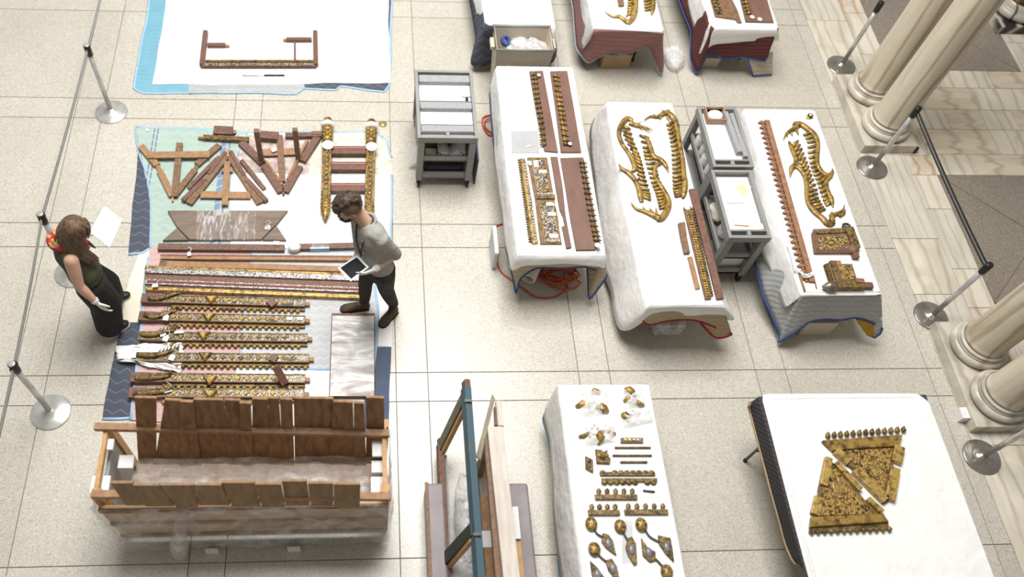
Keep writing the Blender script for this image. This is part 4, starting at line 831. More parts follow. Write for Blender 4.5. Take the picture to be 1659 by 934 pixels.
# ------------------------------------------------------------------ long beams
m5 = mapper(200, 370, 3.222)
def P5(x, y, z=ZF): return W(*m5(x, y), z)
loose('long_beam', 'dark red long beam with a white tag below the swallowtail board', 'beam', WOODR, (185, 105), (842, 111), .08, .045, None, [('paper_label', FOAMW, (785, 92), (818, 94), .045, .063)], f=P5)
loose('long_beam', 'short red beam wrapped in plastic just left of the man', 'beam', WOODR, (915, 107), (1222, 100), .07, .05, None, [('plastic_sleeve', FILM, (985, 106), (1075, 103), .08, .055), ('blue_tape', BLUE_T, (975, 116), (1075, 114), .025, .052)], f=P5)
MB().tube([P5(865, 108, .05), P5(880, 104, .06), P5(905, 100, .06), P5(918, 98, .05)], [.03, .05, .05, .035], 10).build('tissue_roll', TISSUE, label='white tissue pad at the end of the short wrapped beam', cat='tissue')
loose('long_beam', 'narrow tan beam, first below the pink blanket edge', 'beam', WOODT, (198, 160), (1195, 168), .045, .04, None, [('dark_lip', WOODB, (198, 150), (1195, 157), .016, .045)], f=P5)
loose('long_beam', 'wide tan beam with red end just above the mosaic mouldings', 'beam', WOODT, (228, 194), (1135, 222), .07, .045, None, [('red_end', WOODR, (193, 193), (230, 194), .072, .047), ('label_stub', WOODB, (500, 222), (760, 230), .02, .03)], f=P5)
tagp(*m5(343, 132), ZF + .07, 'white tag on a string over the narrow tan beam', .04, .05, .2)
def moulding(label, yl, yr, bands, z=ZF):
    """long decorated moulding; bands: (name, mat, y offset in crop px, width m, height m)"""
    t = thing('mosaic_moulding', label, 'moulding', (P5(120, yl) + P5(1240, yr)) / 2, 'long mosaic mouldings')
    for nm, mat, dy, w, h in bands:
        b = MB(); b.bar(P5(120, yl + dy, z), P5(1240, yr + dy, z), w, h); b.build(nm, mat, t)
    return t
moulding('long moulding with silver mosaic band, upper of the two', 216, 258, [('gold_band', GOLD, 4, .04, .07), ('silver_band', MOSS, 20, .06, .07), ('wood_backing', WOODB, 36, .055, .045)])
t = moulding('long moulding with red beads and gold edge, lower of the two', 268, 312, [('bead_rail', WOODR, 6, .05, .07), ('silver_band', MOSS, 28, .06, .075), ('red_band', WOODR, 42, .025, .055), ('gold_band', GOLDB, 54, .045, .05)])
b = MB(); a, c = P5(125, 274, ZF + .075), P5(1236, 318, ZF + .075)
for k in range(96): b.ball(a.lerp(c, (k + .5) / 96), (.014, .018, .014), 6, 4)
tag(b.build('bead_row', M('red_bead', (.33, .12, .09), rough=.35), t), kind='stuff')
tagp(*m5(165, 298), ZF + .085, 'white tag on a string at the left end of the beaded moulding', .06, .035, .1)
# ------------------------------------------------------------------ gilded rails
def rail(label, xl, yl, xr, yr, tri_x, tri_y, hook, tab=None, wood_end=True, tooth0=.18, mat=RAILM, hole=None, notes=()):
    t = thing('gilded_rail', label, 'rail', (P5(xl, yl) + P5(xr, yr)) / 2, 'gilded rails with carved hooks')
    a, c = P5(xl, yl, ZF), P5(xr, yr, ZF); d = (c - a).normalized(); L_ = (c - a).length; n = Vector((-d.y, d.x, 0))
    b = MB(); b.bar(a, c, .085, .055); b.build('rail_bar', mat, t, bevel=.003)
    for s_ in (-1, 1):
        b = MB(); b.bar(a + n * s_ * .042, c + n * s_ * .042, .012, .06); b.build('edge_strip', GOLDD if s_ > 0 else WOODB, t)
    if wood_end:
        b = MB(); b.bar(a - d * .01, a + d * .16, .105, .062); b.build('wood_end', WOODR, t, bevel=.004)
    b = MB(); b.bar(c, c + d * .045, .04, .04); b.build('tenon', WOODT, t)
    b = MB(); b.bar(a + d * L_ * tooth0 - n * .064, c - n * .064, .022, .03); b.build('tooth_strip', GOLDD, t)
    b = MB(); m_ = int(L_ * (1 - tooth0) / .062)
    for k in range(m_):
        q_ = a + d * (L_ * tooth0 + .03 + k * .062) - n * .088; z0, z1 = ZF + .004, ZF + .036
        P_ = [q_ - d * .022 + n * .014, q_ + d * .022 + n * .014, q_ + d * .012 - n * .014, q_ - d * .016 - n * .010]; b.prism([(p.x, p.y) for p in reversed(P_)], z0, z1, .006)
    tag(b.build('tooth_row', GOLD, t), kind='stuff')
    # lozenges along the bar
    b = MB(); m_ = int((L_ - .3) / .085)
    for k in range(m_):
        q_ = a + d * (.24 + k * .085); P_ = [q_ - d * .03, q_ - n * .028, q_ + d * .03, q_ + n * .028]; b.prism([(p.x, p.y) for p in P_], ZF + .055, ZF + .063, .004)
    tag(b.build('lozenge_row', GOLD if wood_end else GOLDD, t), kind='stuff')
    q_ = P5(tri_x, tri_y, ZF + .06); b = MB(); b.prism([(q_ + v).xy for v in (Vector((-.065, .035, 0)), Vector((.065, .035, 0)), Vector((0, -.06, 0)))], ZF + .055, ZF + .095, .012); b.build('carved_triangle', GOLD, t)
    # hook shaped carving
    H = [P5(x, y, ZF + .07) for x, y in hook]; cv = crom(H, 5); k_ = len(cv)
    b = MB(); b.tube(cv, [.012 + .017 * math.sin(math.pi * min(1, .25 + i / k_ * .8)) for i in range(k_)], 8, flat=.8); o = b.build('hook', GOLDD, t)
    for i in range(int(k_ * .45), k_ - 1, 2):
        dd = (cv[i + 1] - cv[i]).normalized(); nn = Vector((-dd.y, dd.x, 0))
        b = MB(); b.tube([cv[i], cv[i] + nn * .045 + dd * .04 + Vector((0, 0, .02))], [.014, .003], 6); b.build('flame', GOLDD, o)
    if tab:
        b = MB(); b.bar(P5(tab[0], tab[1], ZF + .056), P5(tab[2], tab[3], ZF + .056), .075, .03); b.build('cross_tab', WOODR, t)
    if hole:
        for hx in hole:
            q_ = P5(hx[0], hx[1], ZF + .058); MB().box((q_.x, q_.y, ZF + .058), (.06, .035, .008)).build('mortise', BLACK, t)
    for q4 in notes:
        p = W(*m5(q4[0], q4[1]), ZF + .066); MB().box((p.x, p.y, ZF + .062), (.06, .035, .006)).build('paper_label', FOAMW, t)
    return t
rail('first gilded rail below the mosaic mouldings, with dark mortises at the right', 105, 377, 950, 402, 460, 371, ((128, 362), (165, 366), (215, 356), (260, 342), (305, 336)), (762, 378, 790, 405), hole=((842, 398), (872, 398)), notes=())
rail('second gilded rail, with a red wood block at its left end', 92, 470, 950, 490, 445, 462, ((108, 448), (150, 460), (200, 452), (240, 435), (285, 425)), None, mat=RAILM, hole=((780, 478),), notes=((868, 468), (922, 468)))
rail('third gilded rail, greyer, with two white tags at the left', 85, 573, 962, 584, 420, 558, ((92, 548), (140, 552), (190, 545), (240, 533), (270, 530)), None, wood_end=False, mat=RAILM, hole=((785, 576),))
rail('fourth gilded rail, resting on crumpled white tissue', 72, 682, 970, 690, 428, 667, ((70, 655), (130, 662), (190, 655), (240, 640), (285, 628)), (768, 674, 800, 688), wood_end=False, hole=((868, 684),))
rail('fifth gilded rail, with a red tab leaning up at the right', 50, 788, 950, 796, 452, 792, ((60, 778), (110, 780), (170, 776), (215, 772), (240, 766)), None, mat=RAILM)
rail('sixth gilded rail, half hidden behind the roof planks', 40, 868, 945, 872, 455, 866, ((50, 858), (100, 858), (170, 852), (215, 846), (245, 844)), None, mat=RAILM)
for x, y, h in ((828, 772, .16),):
    p = P5(835, 800, ZF); b = MB(); b.bar(p + Vector((.02, -.05, .06)), p + Vector((-.06, .06, .06 + h)), .075, .02); b.build('wood_tab', WOODR, label='red wood tab standing on the fifth rail', cat='tab')
for x, y, l in ((222, 464, 'white tag hanging on the second gilded rail'), (221, 572, 'lower white tag on the third gilded rail'), (207, 548, 'upper white tag on the third gilded rail'), (254, 672, 'white tag hanging on the fourth gilded rail')): tagp(*m5(x, y), ZF + .075, l, .055, .065, random.uniform(-.4, .4))
tagp(*m5(290, 540), ZF + .075, 'narrow white tag right of the two on the third rail', .09, .03, .05)
tagp(*m5(233, 843), ZF + .075, 'white tag at the left of the sixth rail', .07, .045, .3)
# crumpled tissue under the fourth rail
def crumpled(pp, z, label, seed, name='tissue_sheet', mat=None, nx=22, ny=10, amp=.07):
    A = [Vector(W(*p, z)) for p in pp]; b = MB(); rr = []
    for j in range(ny + 1):
        r = []
        for i in range(nx + 1):
            u, v = i / nx, j / ny; p = A[0].lerp(A[1], u).lerp(A[3].lerp(A[2], u), v)
            p = p + Vector((.03 * mnoise.noise(Vector((u * 5, v * 5, seed))), .03 * mnoise.noise(Vector((u * 5 + 9, v * 5, seed))), amp * abs(mnoise.noise(Vector((u * 6, v * 3, seed + 4)))))); r.append(p)
        rr.append(r)
    b.grid(rr); return b.build(name, mat or TISSUE, label=label, cat='tissue', solid=.003)
crumpled([m5(-45, 612), m5(318, 598), m5(310, 668), m5(-30, 690)], ZF + .012, 'crumpled white tissue above the fourth gilded rail', 1)
crumpled([m5(-30, 690), m5(70, 690), m5(305, 702), m5(300, 755)], ZF + .012, 'crumpled white tissue below the left end of the fourth rail', 2)
# ------------------------------------------------------------------ plastic wrapped panel
t = thing('wrapped_panel', 'red brown panel wrapped in shiny plastic at the feet of the man', 'panel', P5(1198, 650))
q4 = [P5(*p, .05) for p in ((1087, 440), (1313, 440), (1313, 875), (1073, 875))]
MB().prism(q4, ZF, .05, .005).build('panel', WOODR, t)
b = MB(); rr = []
for j in range(31):
    r = []
    for i in range(17):
        u, v = i / 16, j / 30; p = q4[0].lerp(q4[1], .02 + .96 * u).lerp(q4[3].lerp(q4[2], .02 + .96 * u), .04 + .96 * v)
        p = p + Vector((0, 0, .004 + .012 * abs(mnoise.noise(Vector((u * 3, v * 9, 3)))))); r.append(p)
    rr.append(r)
b.grid(rr); b.build('plastic_wrap', film('silvery_wrap', .34, .66, .2, .85, scale=1.6, stretch=(1, 4, 1), rough=.12), t)
# ------------------------------------------------------------------ boards on the centre left table
ZT = .775
m1 = mapper(740, 90, 2.2786); m1b = mapper(820, 240, 5.189)
def crest(parent, pts, n, z, r, mat=None, side=1, label=None):
    cv = crom(pts, 8); k_ = len(cv)
    b = MB(); b.tube([p + Vector((0, 0, .004)) for p in cv], r * .42, 6); b.build('crest_strip', mat or GOLDD, parent)
    for i in range(n):
        u = (i + .5) / n * (k_ - 1); j = min(int(u), k_ - 2); p = cv[j].lerp(cv[j + 1], u - j); d = (cv[j + 1] - cv[j]).normalized(); nn = Vector((-d.y, d.x, 0)) * side
        b = MB(); b.ball(p + Vector((0, 0, r * .55)), (r, r * .8, r * .7), 8, 5); b.tube([p + nn * r * .5 + Vector((0, 0, r * .5)), p + nn * r * 1.7 + d * r * .6 + Vector((0, 0, r * .4))], [r * .6, r * .12], 6)
        b.build('crest_leaf', mat or GOLDD, parent)
def board(label, pp, mat, z=ZT, th=.022, name='carved_board', cat='board', group=None):
    w = [W(*p, z + th) for p in pp]; c = sum(w, Vector()) / len(w)
    t = thing(name, label, cat, (c.x, c.y, z), group)
    MB().prism(w, z, z + th, .002).build('plank', mat, t); return t
t = board('plum brown board with gilded leaf crest at the far left of its table', [m1(*p) for p in ((268, 57), (318, 55), (336, 150), (358, 270), (374, 355), (324, 350), (300, 240), (280, 130))], PLATE)
crest(t, [W(*m1(x, y), ZT + .02) for x, y in ((288, 68), (297, 150), (312, 240), (322, 335))], 15, ZT, .030, GOLDD, -1)
t = board('plum brown board with bright gilded crest at the far right of its table', [m1(*p) for p in ((345, 57), (408, 55), (434, 200), (460, 355), (385, 355), (365, 200))], PLATE)
crest(t, [W(*m1(x, y), ZT + .02) for x, y in ((362, 74), (374, 160), (388, 245), (402, 335))], 15, ZT, .030, GOLD, 1)
t = board('wide plum brown board with crest along its right edge, nearest the front', [m1b(*p) for p in ((457, 80), (650, 75), (705, 350), (760, 640), (792, 800), (745, 850), (590, 852), (540, 590), (495, 300))], PLATE)
crest(t, [W(*m1b(x, y), ZT + .02) for x, y in ((632, 115), (668, 330), (712, 570), (755, 785))], 16, ZT, .031, M('tarnished_gilding', (.26, .17, .075), (.08, .05, .028), scale=26, rough=.45, metal=.35, bmp=.6, bscale=50), 1)
tag(board('narrow broken plum brown strip between mosaic panel and wide board', [m1b(*p) for p in ((375, 70), (432, 70), (475, 320), (500, 560), (550, 830), (508, 838), (470, 655), (495, 650), (478, 570), (450, 510), (415, 310))], PLATE, name='broken_strip', cat='strip'))
t = board('mosaic panel of silver and gold glass on the centre left table', [m1b(*p) for p in ((178, 75), (345, 75), (400, 400), (468, 800), (290, 800), (245, 430))], WOODB, name='mosaic_artwork', cat='panel')
for pp in (((232, 92), (305, 92), (335, 150), (360, 330), (335, 362), (275, 362), (255, 330), (218, 130)), ((285, 478), (405, 470), (440, 760), (330, 765), (308, 620))):
    q_ = MB().prism([W(*m1b(*p), ZT + .028) for p in pp], ZT + .022, ZT + .028, .002).build('mosaic_field', MOSA, t)
    MB().tube(crom([W(*m1b(*p), ZT + .030) for p in pp], 4, True), .006, 6, closed=True).build('gold_border', GOLDB, q_)
b = MB(); b.bar(W(*m1b(250, 412), ZT + .022), W(*m1b(408, 412), ZT + .022), .055, .016); b.build('cross_bar', GOLDD, t)
b = MB(); b.bar(W(*m1b(260, 385), ZT + .022), W(*m1b(395, 385), ZT + .022), .025, .01); b.build('mosaic_border', MOSS, t)
b = MB(); b.bar(W(*m1b(320, 778), ZT + .022), W(*m1b(450, 775), ZT + .022), .03, .008); b.build('mosaic_border', MOSS, t)
for x, y, w_, h_, r_ in ((200, 125, .04, .06, .3), (250, 130, .05, .09, 0), (310, 195, .09, .04, 0), (370, 468, .08, .04, 0), (385, 552, .08, .045, 0), (400, 735, .085, .045, 0)):
    p = W(*m1b(x, y), ZT + .031); MB().box((p.x, p.y, ZT + .0315), (w_, h_, .002), r_).build('paper_label', FOAMW, t)
t = board('gilded toothed strip at the left edge of the centre left table', [m1b(*p) for p in ((122, 85), (160, 80), (215, 430), (270, 790), (225, 795), (172, 440))], GOLDB, th=.03, name='toothed_strip', cat='strip')
b = MB()
for k in range(34):
    u = k / 33; a = m1b(lerp(120, 215, u), lerp(95, 780, u)); p = W(*a, ZT + .02); b.prism([(p + v).xy for v in (Vector((.012, -.022, 0)), Vector((.012, .022, 0)), Vector((-.03, .004, 0)))], ZT, ZT + .02, .003)
tag(b.build('tooth_row', GOLDD, t), kind='stuff')
b = MB()
for k in range(30):
    u = k / 29; a = m1b(lerp(150, 250, u), lerp(92, 780, u)); b.ball(W(*a, ZT + .032), (.016, .018, .010), 6, 4)
tag(b.build('stud_row', MOSS, t), kind='stuff')
flat('plastic_sleeve', [m1(*p) for p in ((200, 280), (298, 278), (306, 360), (203, 360))], ZT, M('grey_sleeve', (.42, .43, .44), (.38, .39, .40), scale=5, rough=.35), 'pale grey plastic sleeve of small bits on the table', 'sleeve', .004)
p = W(*m1(265, 335), ZT + .004); MB().box((p.x, p.y, ZT + .008), (.06, .02, .006), .4).build('bone_chip', CREAM, label='small cream chip on the grey plastic sleeve', cat='chip')
for x, y, l in ((303, 72, 'small round white tag on the far left crested board'), (418, 325, 'small round white tag at the foot of the bright crest')):
    MB().lathe([(.022, 0), (.022, .004)], W(*m1(x, y), ZT + .05), 12).build('round_tag', FOAMW, label=l, cat='tag')
MB().lathe([(.03, 0), (.03, .004)], W(*m1b(770, 815), ZT + .05), 12).build('round_tag', FOAMW, label='small round white tag at the near end of the wide crested board', cat='tag')
# ------------------------------------------------------------------ serpents
def serpent(label, mp, z, bodies, fins, flames, mat=GOLD, sc=4.67, rscale=.66, hgt=.6, scales=True):
    allp = [W(*mp(*p[:2]), z) for b_ in bodies for p in b_]; c = sum(allp, Vector()) / len(allp)
    t = thing('gilded_serpent', label, 'carving', (c.x, c.y, z), 'gilded serpent bargeboards')
    main = None
    for bd in bodies:
        cv = crom([Vector((*W(*mp(p[0], p[1]), z + .03).xy, p[2])) for p in bd], 7)
        rs = [max(q_.z, .5) / sc / 128 * rscale for q_ in cv]        # half width in crop px -> metres
        b = MB(); b.tube([Vector((q_.x, q_.y, z + .004 + r * hgt)) for q_, r in zip(cv, rs)], rs, 12, flat=hgt)
        o = b.build('body', mat, t); main = main or o
    for f in fins:
        (x0, y0), (x1, y1), w_ = f
        a, e = W(*mp(x0, y0), z), W(*mp(x1, y1), z); a = a + (a - e).normalized() * .02; a.z = e.z = z + .015
        d = (e - a); nn = Vector((-d.y, d.x, 0)).normalized(); mid = a.lerp(e, .55) + nn * .006
        b = MB(); b.tube([a, mid, e], [w_, w_ * 1.05, w_ * .75], 6, flat=.6); b.build('fin', GOLD, t)
    for f in flames:
        cv = [W(*mp(p[0], p[1]), z + .02) for p in f]
        b = MB(); n_ = len(cv); b.tube(crom(cv, 4), [lerp(f[0][2], f[-1][2], i / ((n_ - 1) * 4)) / sc / 165 for i in range((n_ - 1) * 4 + 1)], 8, flat=.7); b.build('flame', mat, t)
    return t
def finrow(path_in, path_out, n, w=.0185):
    """n fins spanning from the inner to the outer polyline"""
    def at(P, u):
        u *= len(P) - 1; j = min(int(u), len(P) - 2); f = u - j; return (lerp(P[j][0], P[j + 1][0], f), lerp(P[j][1], P[j + 1][1], f))
    return [(at(path_in, (i + .5) / n), at(path_out, (i + .5) / n), w) for i in range(n)]
m2 = mapper(990, 165, 4.67)
serpent('gilded serpent at the left of the three, its tail curling outwards', m2, ZT,
        [[(165, 135, 22), (125, 118, 26), (85, 160, 27), (62, 230, 24), (85, 305, 20), (130, 370, 20), (168, 440, 24), (180, 500, 22), (160, 515, 14)], [(62, 458, 4), (85, 495, 17), (135, 530, 25), (185, 585, 24), (212, 650, 24), (222, 700, 26), (235, 748, 20)]],
        finrow([(95, 180), (105, 270), (165, 380), (195, 470), (210, 570), (235, 680), (240, 730)], [(140, 195), (172, 310), (215, 420), (240, 500), (262, 590), (295, 690), (300, 760)], 18),
        [[(140, 155, 24), (200, 178, 20), (255, 190, 12), (318, 212, 3)], [(190, 170, 10), (230, 150, 2)], [(250, 195, 8), (300, 235, 2)], [(220, 190, 8), (250, 215, 2)]])
serpent('gilded serpent in the middle of the three, head at the bottom left', m2, ZT,
        [[(262, 245, 10), (285, 290, 22), (305, 350, 24), (325, 405, 26), (375, 430, 26), (415, 470, 22), (440, 522, 5)], [(380, 460, 18), (345, 470, 22), (332, 525, 20), (355, 590, 20), (400, 660, 22), (438, 735, 24), (432, 800, 28), (385, 870, 30), (345, 880, 24)]],
        finrow([(268, 260), (290, 350), (310, 430), (330, 520), (350, 600), (400, 680), (415, 740), (400, 800)], [(205, 232), (238, 360), (250, 430), (275, 530), (305, 630), (330, 690), (350, 760), (365, 825)], 19),
        [[(370, 880, 28), (310, 850, 26), (250, 825, 18), (190, 805, 14), (150, 762, 3)], [(320, 845, 14), (290, 800, 3)], [(345, 850, 14), (340, 800, 3)], [(260, 825, 12), (240, 790, 2)]])
serpent('gilded serpent at the right of the three, almost straight', m2, ZT,
        [[(420, 70, 18), (455, 95, 30), (490, 150, 30), (508, 230, 24), (525, 330, 24), (545, 440, 24), (552, 540, 26), (560, 610, 30), (555, 680, 26), (545, 720, 12)]],
        finrow([(445, 150), (480, 230), (505, 340), (520, 450), (530, 560), (535, 650), (530, 710)], [(412, 168), (440, 270), (455, 370), (460, 480), (462, 580), (465, 670), (480, 730)], 19),
        [[(440, 75, 28), (400, 85, 24), (350, 110, 22), (295, 108, 16), (248, 138, 3)], [(330, 105, 12), (320, 90, 2)], [(400, 80, 14), (385, 60, 3)], [(425, 110, 14), (440, 140, 3)], [(380, 110, 12), (360, 130, 2)]])
mT2 = mapper(940, 160, 2.335)
board('red brown wood strip along the right edge of the three serpents table', [mT2(*p) for p in ((413, 340), (440, 338), (545, 752), (518, 755))], WOODR, name='wood_strip', cat='strip', th=.03)
t = board('gilded strip of beads with scalloped edge on the three serpents table', [mT2(*p) for p in ((392, 408), (418, 405), (497, 752), (475, 755))], WOODB, name='beaded_strip', cat='strip', th=.03)
b = MB()
for k in range(36):
    u = (k + .5) / 36
    for s_ in (0, 1): b.ball(W(*mT2(lerp(401, 482, u) + s_ * 9, lerp(412, 748, u)), ZT + .033), (.014, .016, .011), 6, 4)
tag(b.build('bead_rows', GOLDB, t), kind='stuff')
b = MB()
for k in range(32):
    u = (k + .5) / 32; b.ball(W(*mT2(lerp(423, 499, u), lerp(410, 745, u)), ZT + .015), (.018, .018, .014), 6, 4)
tag(b.build('scallop_row', GOLDD, t), kind='stuff')
MB().lathe([(.03, 0), (.03, .004)], W(*mT2(405, 412), ZT + .046), 12).build('round_tag', FOAMW, label='small white tag on the far end of the beaded strip', cat='tag')
board('short curled brown wood strip left of the beaded strip', [mT2(*p) for p in ((372, 468), (397, 464), (404, 520), (416, 580), (395, 582), (382, 525))], WOODB, name='wood_strip', cat='strip', th=.035)
board('short tan wood strip nearest the front left of the beaded strip', [mT2(*p) for p in ((407, 597), (424, 594), (454, 715), (437, 718))], WOODT, name='wood_strip', cat='strip', th=.02)
m4 = mapper(1220, 180, 4.67); ZT3 = .777
serpent('gilded serpent with tail fin to the left, on the table by the columns', m4, ZT3,
        [[(278, 218, 10), (290, 255, 20), (308, 300, 22), (330, 350, 26), (325, 395, 24), (295, 425, 24), (287, 490, 4)], [(320, 405, 18), (360, 430, 22), (395, 480, 24), (410, 550, 24), (410, 620, 22), (425, 690, 24), (465, 750, 26), (520, 795, 27), (570, 845, 30), (615, 835, 24)]],
        finrow([(298, 250), (330, 320), (360, 400), (400, 450), (425, 520), (430, 600), (435, 670), (470, 720), (515, 770)], [(330, 215), (362, 280), (392, 355), (420, 430), (445, 500), (480, 590), (492, 660), (520, 715), (548, 755)], 18),
        [[(600, 830, 26), (600, 790, 22), (640, 770, 18), (680, 745, 14), (692, 708, 3)], [(585, 790, 14), (600, 760, 5)], [(650, 790, 16), (690, 770, 8), (698, 740, 3)]])
serpent('gilded serpent with tail fin to the right, on the table by the columns', m4, ZT3,
        [[(325, 85, 22), (365, 92, 28), (425, 135, 30), (475, 185, 28), (495, 250, 22), (490, 330, 22), (495, 400, 22), (530, 455, 22), (575, 475, 22), (605, 455, 18), (607, 420, 4)], [(600, 480, 18), (565, 515, 20), (560, 560, 22), (578, 615, 22), (598, 660, 24), (612, 715, 8)]],
        finrow([(410, 150), (460, 220), (475, 300), (472, 380), (500, 450), (535, 500), (545, 580), (570, 660), (590, 690)], [(372, 175), (405, 230), (412, 320), (428, 410), (450, 475), (480, 545), (505, 620), (530, 690), (550, 725)], 18),
        [[(350, 95, 26), (315, 125, 26), (275, 150, 20), (250, 170, 14), (230, 212, 3)], [(320, 90, 16), (300, 100, 6)], [(330, 140, 14), (345, 175, 3)], [(290, 160, 10), (300, 185, 2)], [(260, 160, 10), (258, 195, 2)]])
# leafy finial strip
t = thing('leafy_crest', 'long brown leafy crest strip along the left of the paired serpents', 'crest', W(1277, 327, ZT3))
a, c = W(1241, 197, ZT3), W(1314, 458, ZT3)
RUST = M('rust_brown_wood', (.34, .185, .10), (.23, .115, .065), scale=20, rough=.6, bmp=.4)
b = MB(); b.bar(a, c, .055, .03); b.build('spine', RUST, t)
for k in range(29):
    u = (k + .5) / 29; p = a.lerp(c, u) + Vector((-.02, 0, .016))
    b = MB(); b.tube([p, p + Vector((-.045, .012, .004)), p + Vector((-.085, .004, 0))], [.014, .026, .006], 8, flat=.6); b.ball(p + Vector((-.03, -.022, 0)), (.018, .013, .010), 8, 5); b.build('leaf', RUST, t)
# ties of white tape
t = thing('cotton_tape', 'white cotton tape tied around the near end of the leafy crest', 'tape', W(1300, 440, ZT3))
MB().tube(crom([W(x, y, ZT3 + .04) for x, y in ((1288, 432), (1298, 442), (1310, 444), (1317, 440), (1312, 448), (1302, 448), (1298, 440), (1306, 446), (1318, 446))], 5), .007, 6).build('knot', FOAMW, t)
MB().tube(crom([W(x, y, ZT3 + .006) for x, y in ((1288, 440), (1280, 410), (1275, 395), (1280, 380), (1268, 350), (1262, 320), (1252, 290), (1243, 265), (1240, 240), (1228, 215))], 5), .005, 6).build('loose_end', FOAMW, t)
MB().tube([W(1295, 443, ZT3 + .012), W(1304, 471, ZT3 + .012)], .011, 6).build('wooden_dowel', WOODT, label='thin wooden dowel beside the near end of the leafy crest', cat='dowel')
MB().tube([W(1318, 446, ZT3 + .008), W(1323, 467, ZT3 + .008)], .006, 6).build('thin_rod', WOODB, label='very thin dark rod at the corner of the paired serpents table', cat='rod')
# carved panels with posts
m6 = mapper(1230, 360, 4.67)
def P6(x, y, z=ZT3): return W(*m6(x, y), z)
LOZ = MOSG
t = thing('carved_plaque', 'gilded carved panel with a ring on its post, nearer the serpents', 'panel', P6(550, 150))
MB().prism([P6(*p, ZT3 + .04) for p in ((405, 85), (675, 72), (700, 225), (425, 225))], ZT3, ZT3 + .04, .004).build('panel_body', WOODB, t)
MB().prism([P6(*p, ZT3 + .046) for p in ((420, 115), (662, 100), (680, 195), (435, 205))], ZT3 + .04, ZT3 + .047, .003).build('lozenge_field', LOZ, t)
cx_, cy_ = 545, 155
for r_, m_ in ((42, GOLDB), (28, GOLDD), (14, GOLDB)):
    MB().prism([P6(cx_ + dx_, cy_ + dy_, ZT3 + .05) for dx_, dy_ in ((-r_ * 1.6, 0), (0, -r_), (r_ * 1.6, 0), (0, r_))], ZT3 + .047, ZT3 + .050 + .004 * (42 - r_) / 14, .002).build('lozenge', m_, t)
b = MB(); b.bar(P6(405, 95), P6(680, 82), .05, .055); b.build('top_rail', GOLDD, t)
b = MB(); b.bar(P6(420, 222), P6(700, 220), .04, .045); b.build('bottom_rail', WOODR, t)
b = MB(); b.bar(P6(405, 88), P6(425, 225), .035, .05); b.build('side_rail', WOODR, t)
b = MB()
for k in range(16): p = P6(lerp(415, 640, k / 15), lerp(72, 62, k / 15), ZT3 + .02); b.prism([(p + v).xy for v in (Vector((-.015, -.02, 0)), Vector((.015, -.02, 0)), Vector((0, .03, 0)))], ZT3 + .005, ZT3 + .04, .004)
tag(b.build('crenellation_row', GOLDD, t), kind='stuff')
b = MB(); b.bar(P6(660, 60), P6(715, 215), .085, .065); b.build('post', GOLDD, t, bevel=.006)
b = MB(); b.bar(P6(700, 205), P6(722, 285), .055, .05); b.build('tenon', WOODR, t)
b = MB(); b.ball(P6(712, 205, ZT3 + .035), (.06, .05, .04), 10, 6); b.build('post_foot', WOODB, t)
b = MB(); b.lathe([(.036 + .012 * math.cos(a_ * math.pi / 5), .012 * math.sin(a_ * math.pi / 5)) for a_ in range(11)], P6(662, 32, ZT3 + .03), 18, cap=False); b.build('ring', METD, t)
b = MB(); b.tube([P6(655, 65, ZT3 + .03), P6(640, 40, ZT3 + .035), P6(632, 10, ZT3 + .03)], [.03, .022, .005], 8); b.build('finial', METD, t)
t = thing('carved_plaque', 'gilded carved panel with pointed post nearest the front edge', 'panel', P6(640, 420))
MB().prism([P6(*p, ZT3 + .04) for p in ((512, 310), (705, 312), (750, 455), (555, 455))], ZT3, ZT3 + .04, .004).build('panel_body', WOODB, t)
MB().prism([P6(*p, ZT3 + .046) for p in ((590, 325), (698, 322), (735, 440), (625, 440))], ZT3 + .04, ZT3 + .047, .003).build('lozenge_field', LOZ, t)
for r_, m_ in ((46, GOLDB), (32, GOLDD), (16, GOLDB)):
    MB().prism([P6(660 + dx_, 380 + dy_, ZT3 + .05) for dx_, dy_ in ((-r_, 0), (0, -r_ * 1.15), (r_, 0), (0, r_ * 1.15))], ZT3 + .047, ZT3 + .05 + .004 * (46 - r_) / 15, .002).build('lozenge', m_, t)
for x_, m_, w_ in ((528, GOLDD, .035), (553, WOODR, .03), (578, GOLDB, .045)):
    b = MB(); b.bar(P6(x_, 312), P6(x_ + 45, 452), w_, .055); b.build('side_moulding', m_, t)
b = MB()
for k in range(10): p = P6(lerp(508, 545, k / 9), lerp(325, 440, k / 9), ZT3 + .02); b.prism([(p + v).xy for v in (Vector((.01, -.018, 0)), Vector((.01, .018, 0)), Vector((-.03, 0, 0)))], ZT3 + .005, ZT3 + .04, .004)
tag(b.build('crenellation_row', GOLDD, t), kind='stuff')
b = MB(); b.bar(P6(545, 488), P6(770, 488), .10, .07); b.build('post', GOLDD, t, bevel=.008)
b = MB(); b.bar(P6(700, 470), P6(765, 475), .05, .08); b.build('post_block', WOODB, t)
b = MB(); b.bar(P6(770, 490), P6(842, 493), .06, .05); b.build('tenon', WOODR, t)
b = MB(); b.tube([P6(x_, 486, ZT3 + .04) for x_ in (575, 560, 548, 535, 515, 495, 475)], [.045, .055, .045, .055, .045, .028, .006], 12); b.build('pointed_finial', M('tarnished_silver', (.32, .28, .22), (.12, .1, .08), scale=30, rough=.4, metal=.6), t)
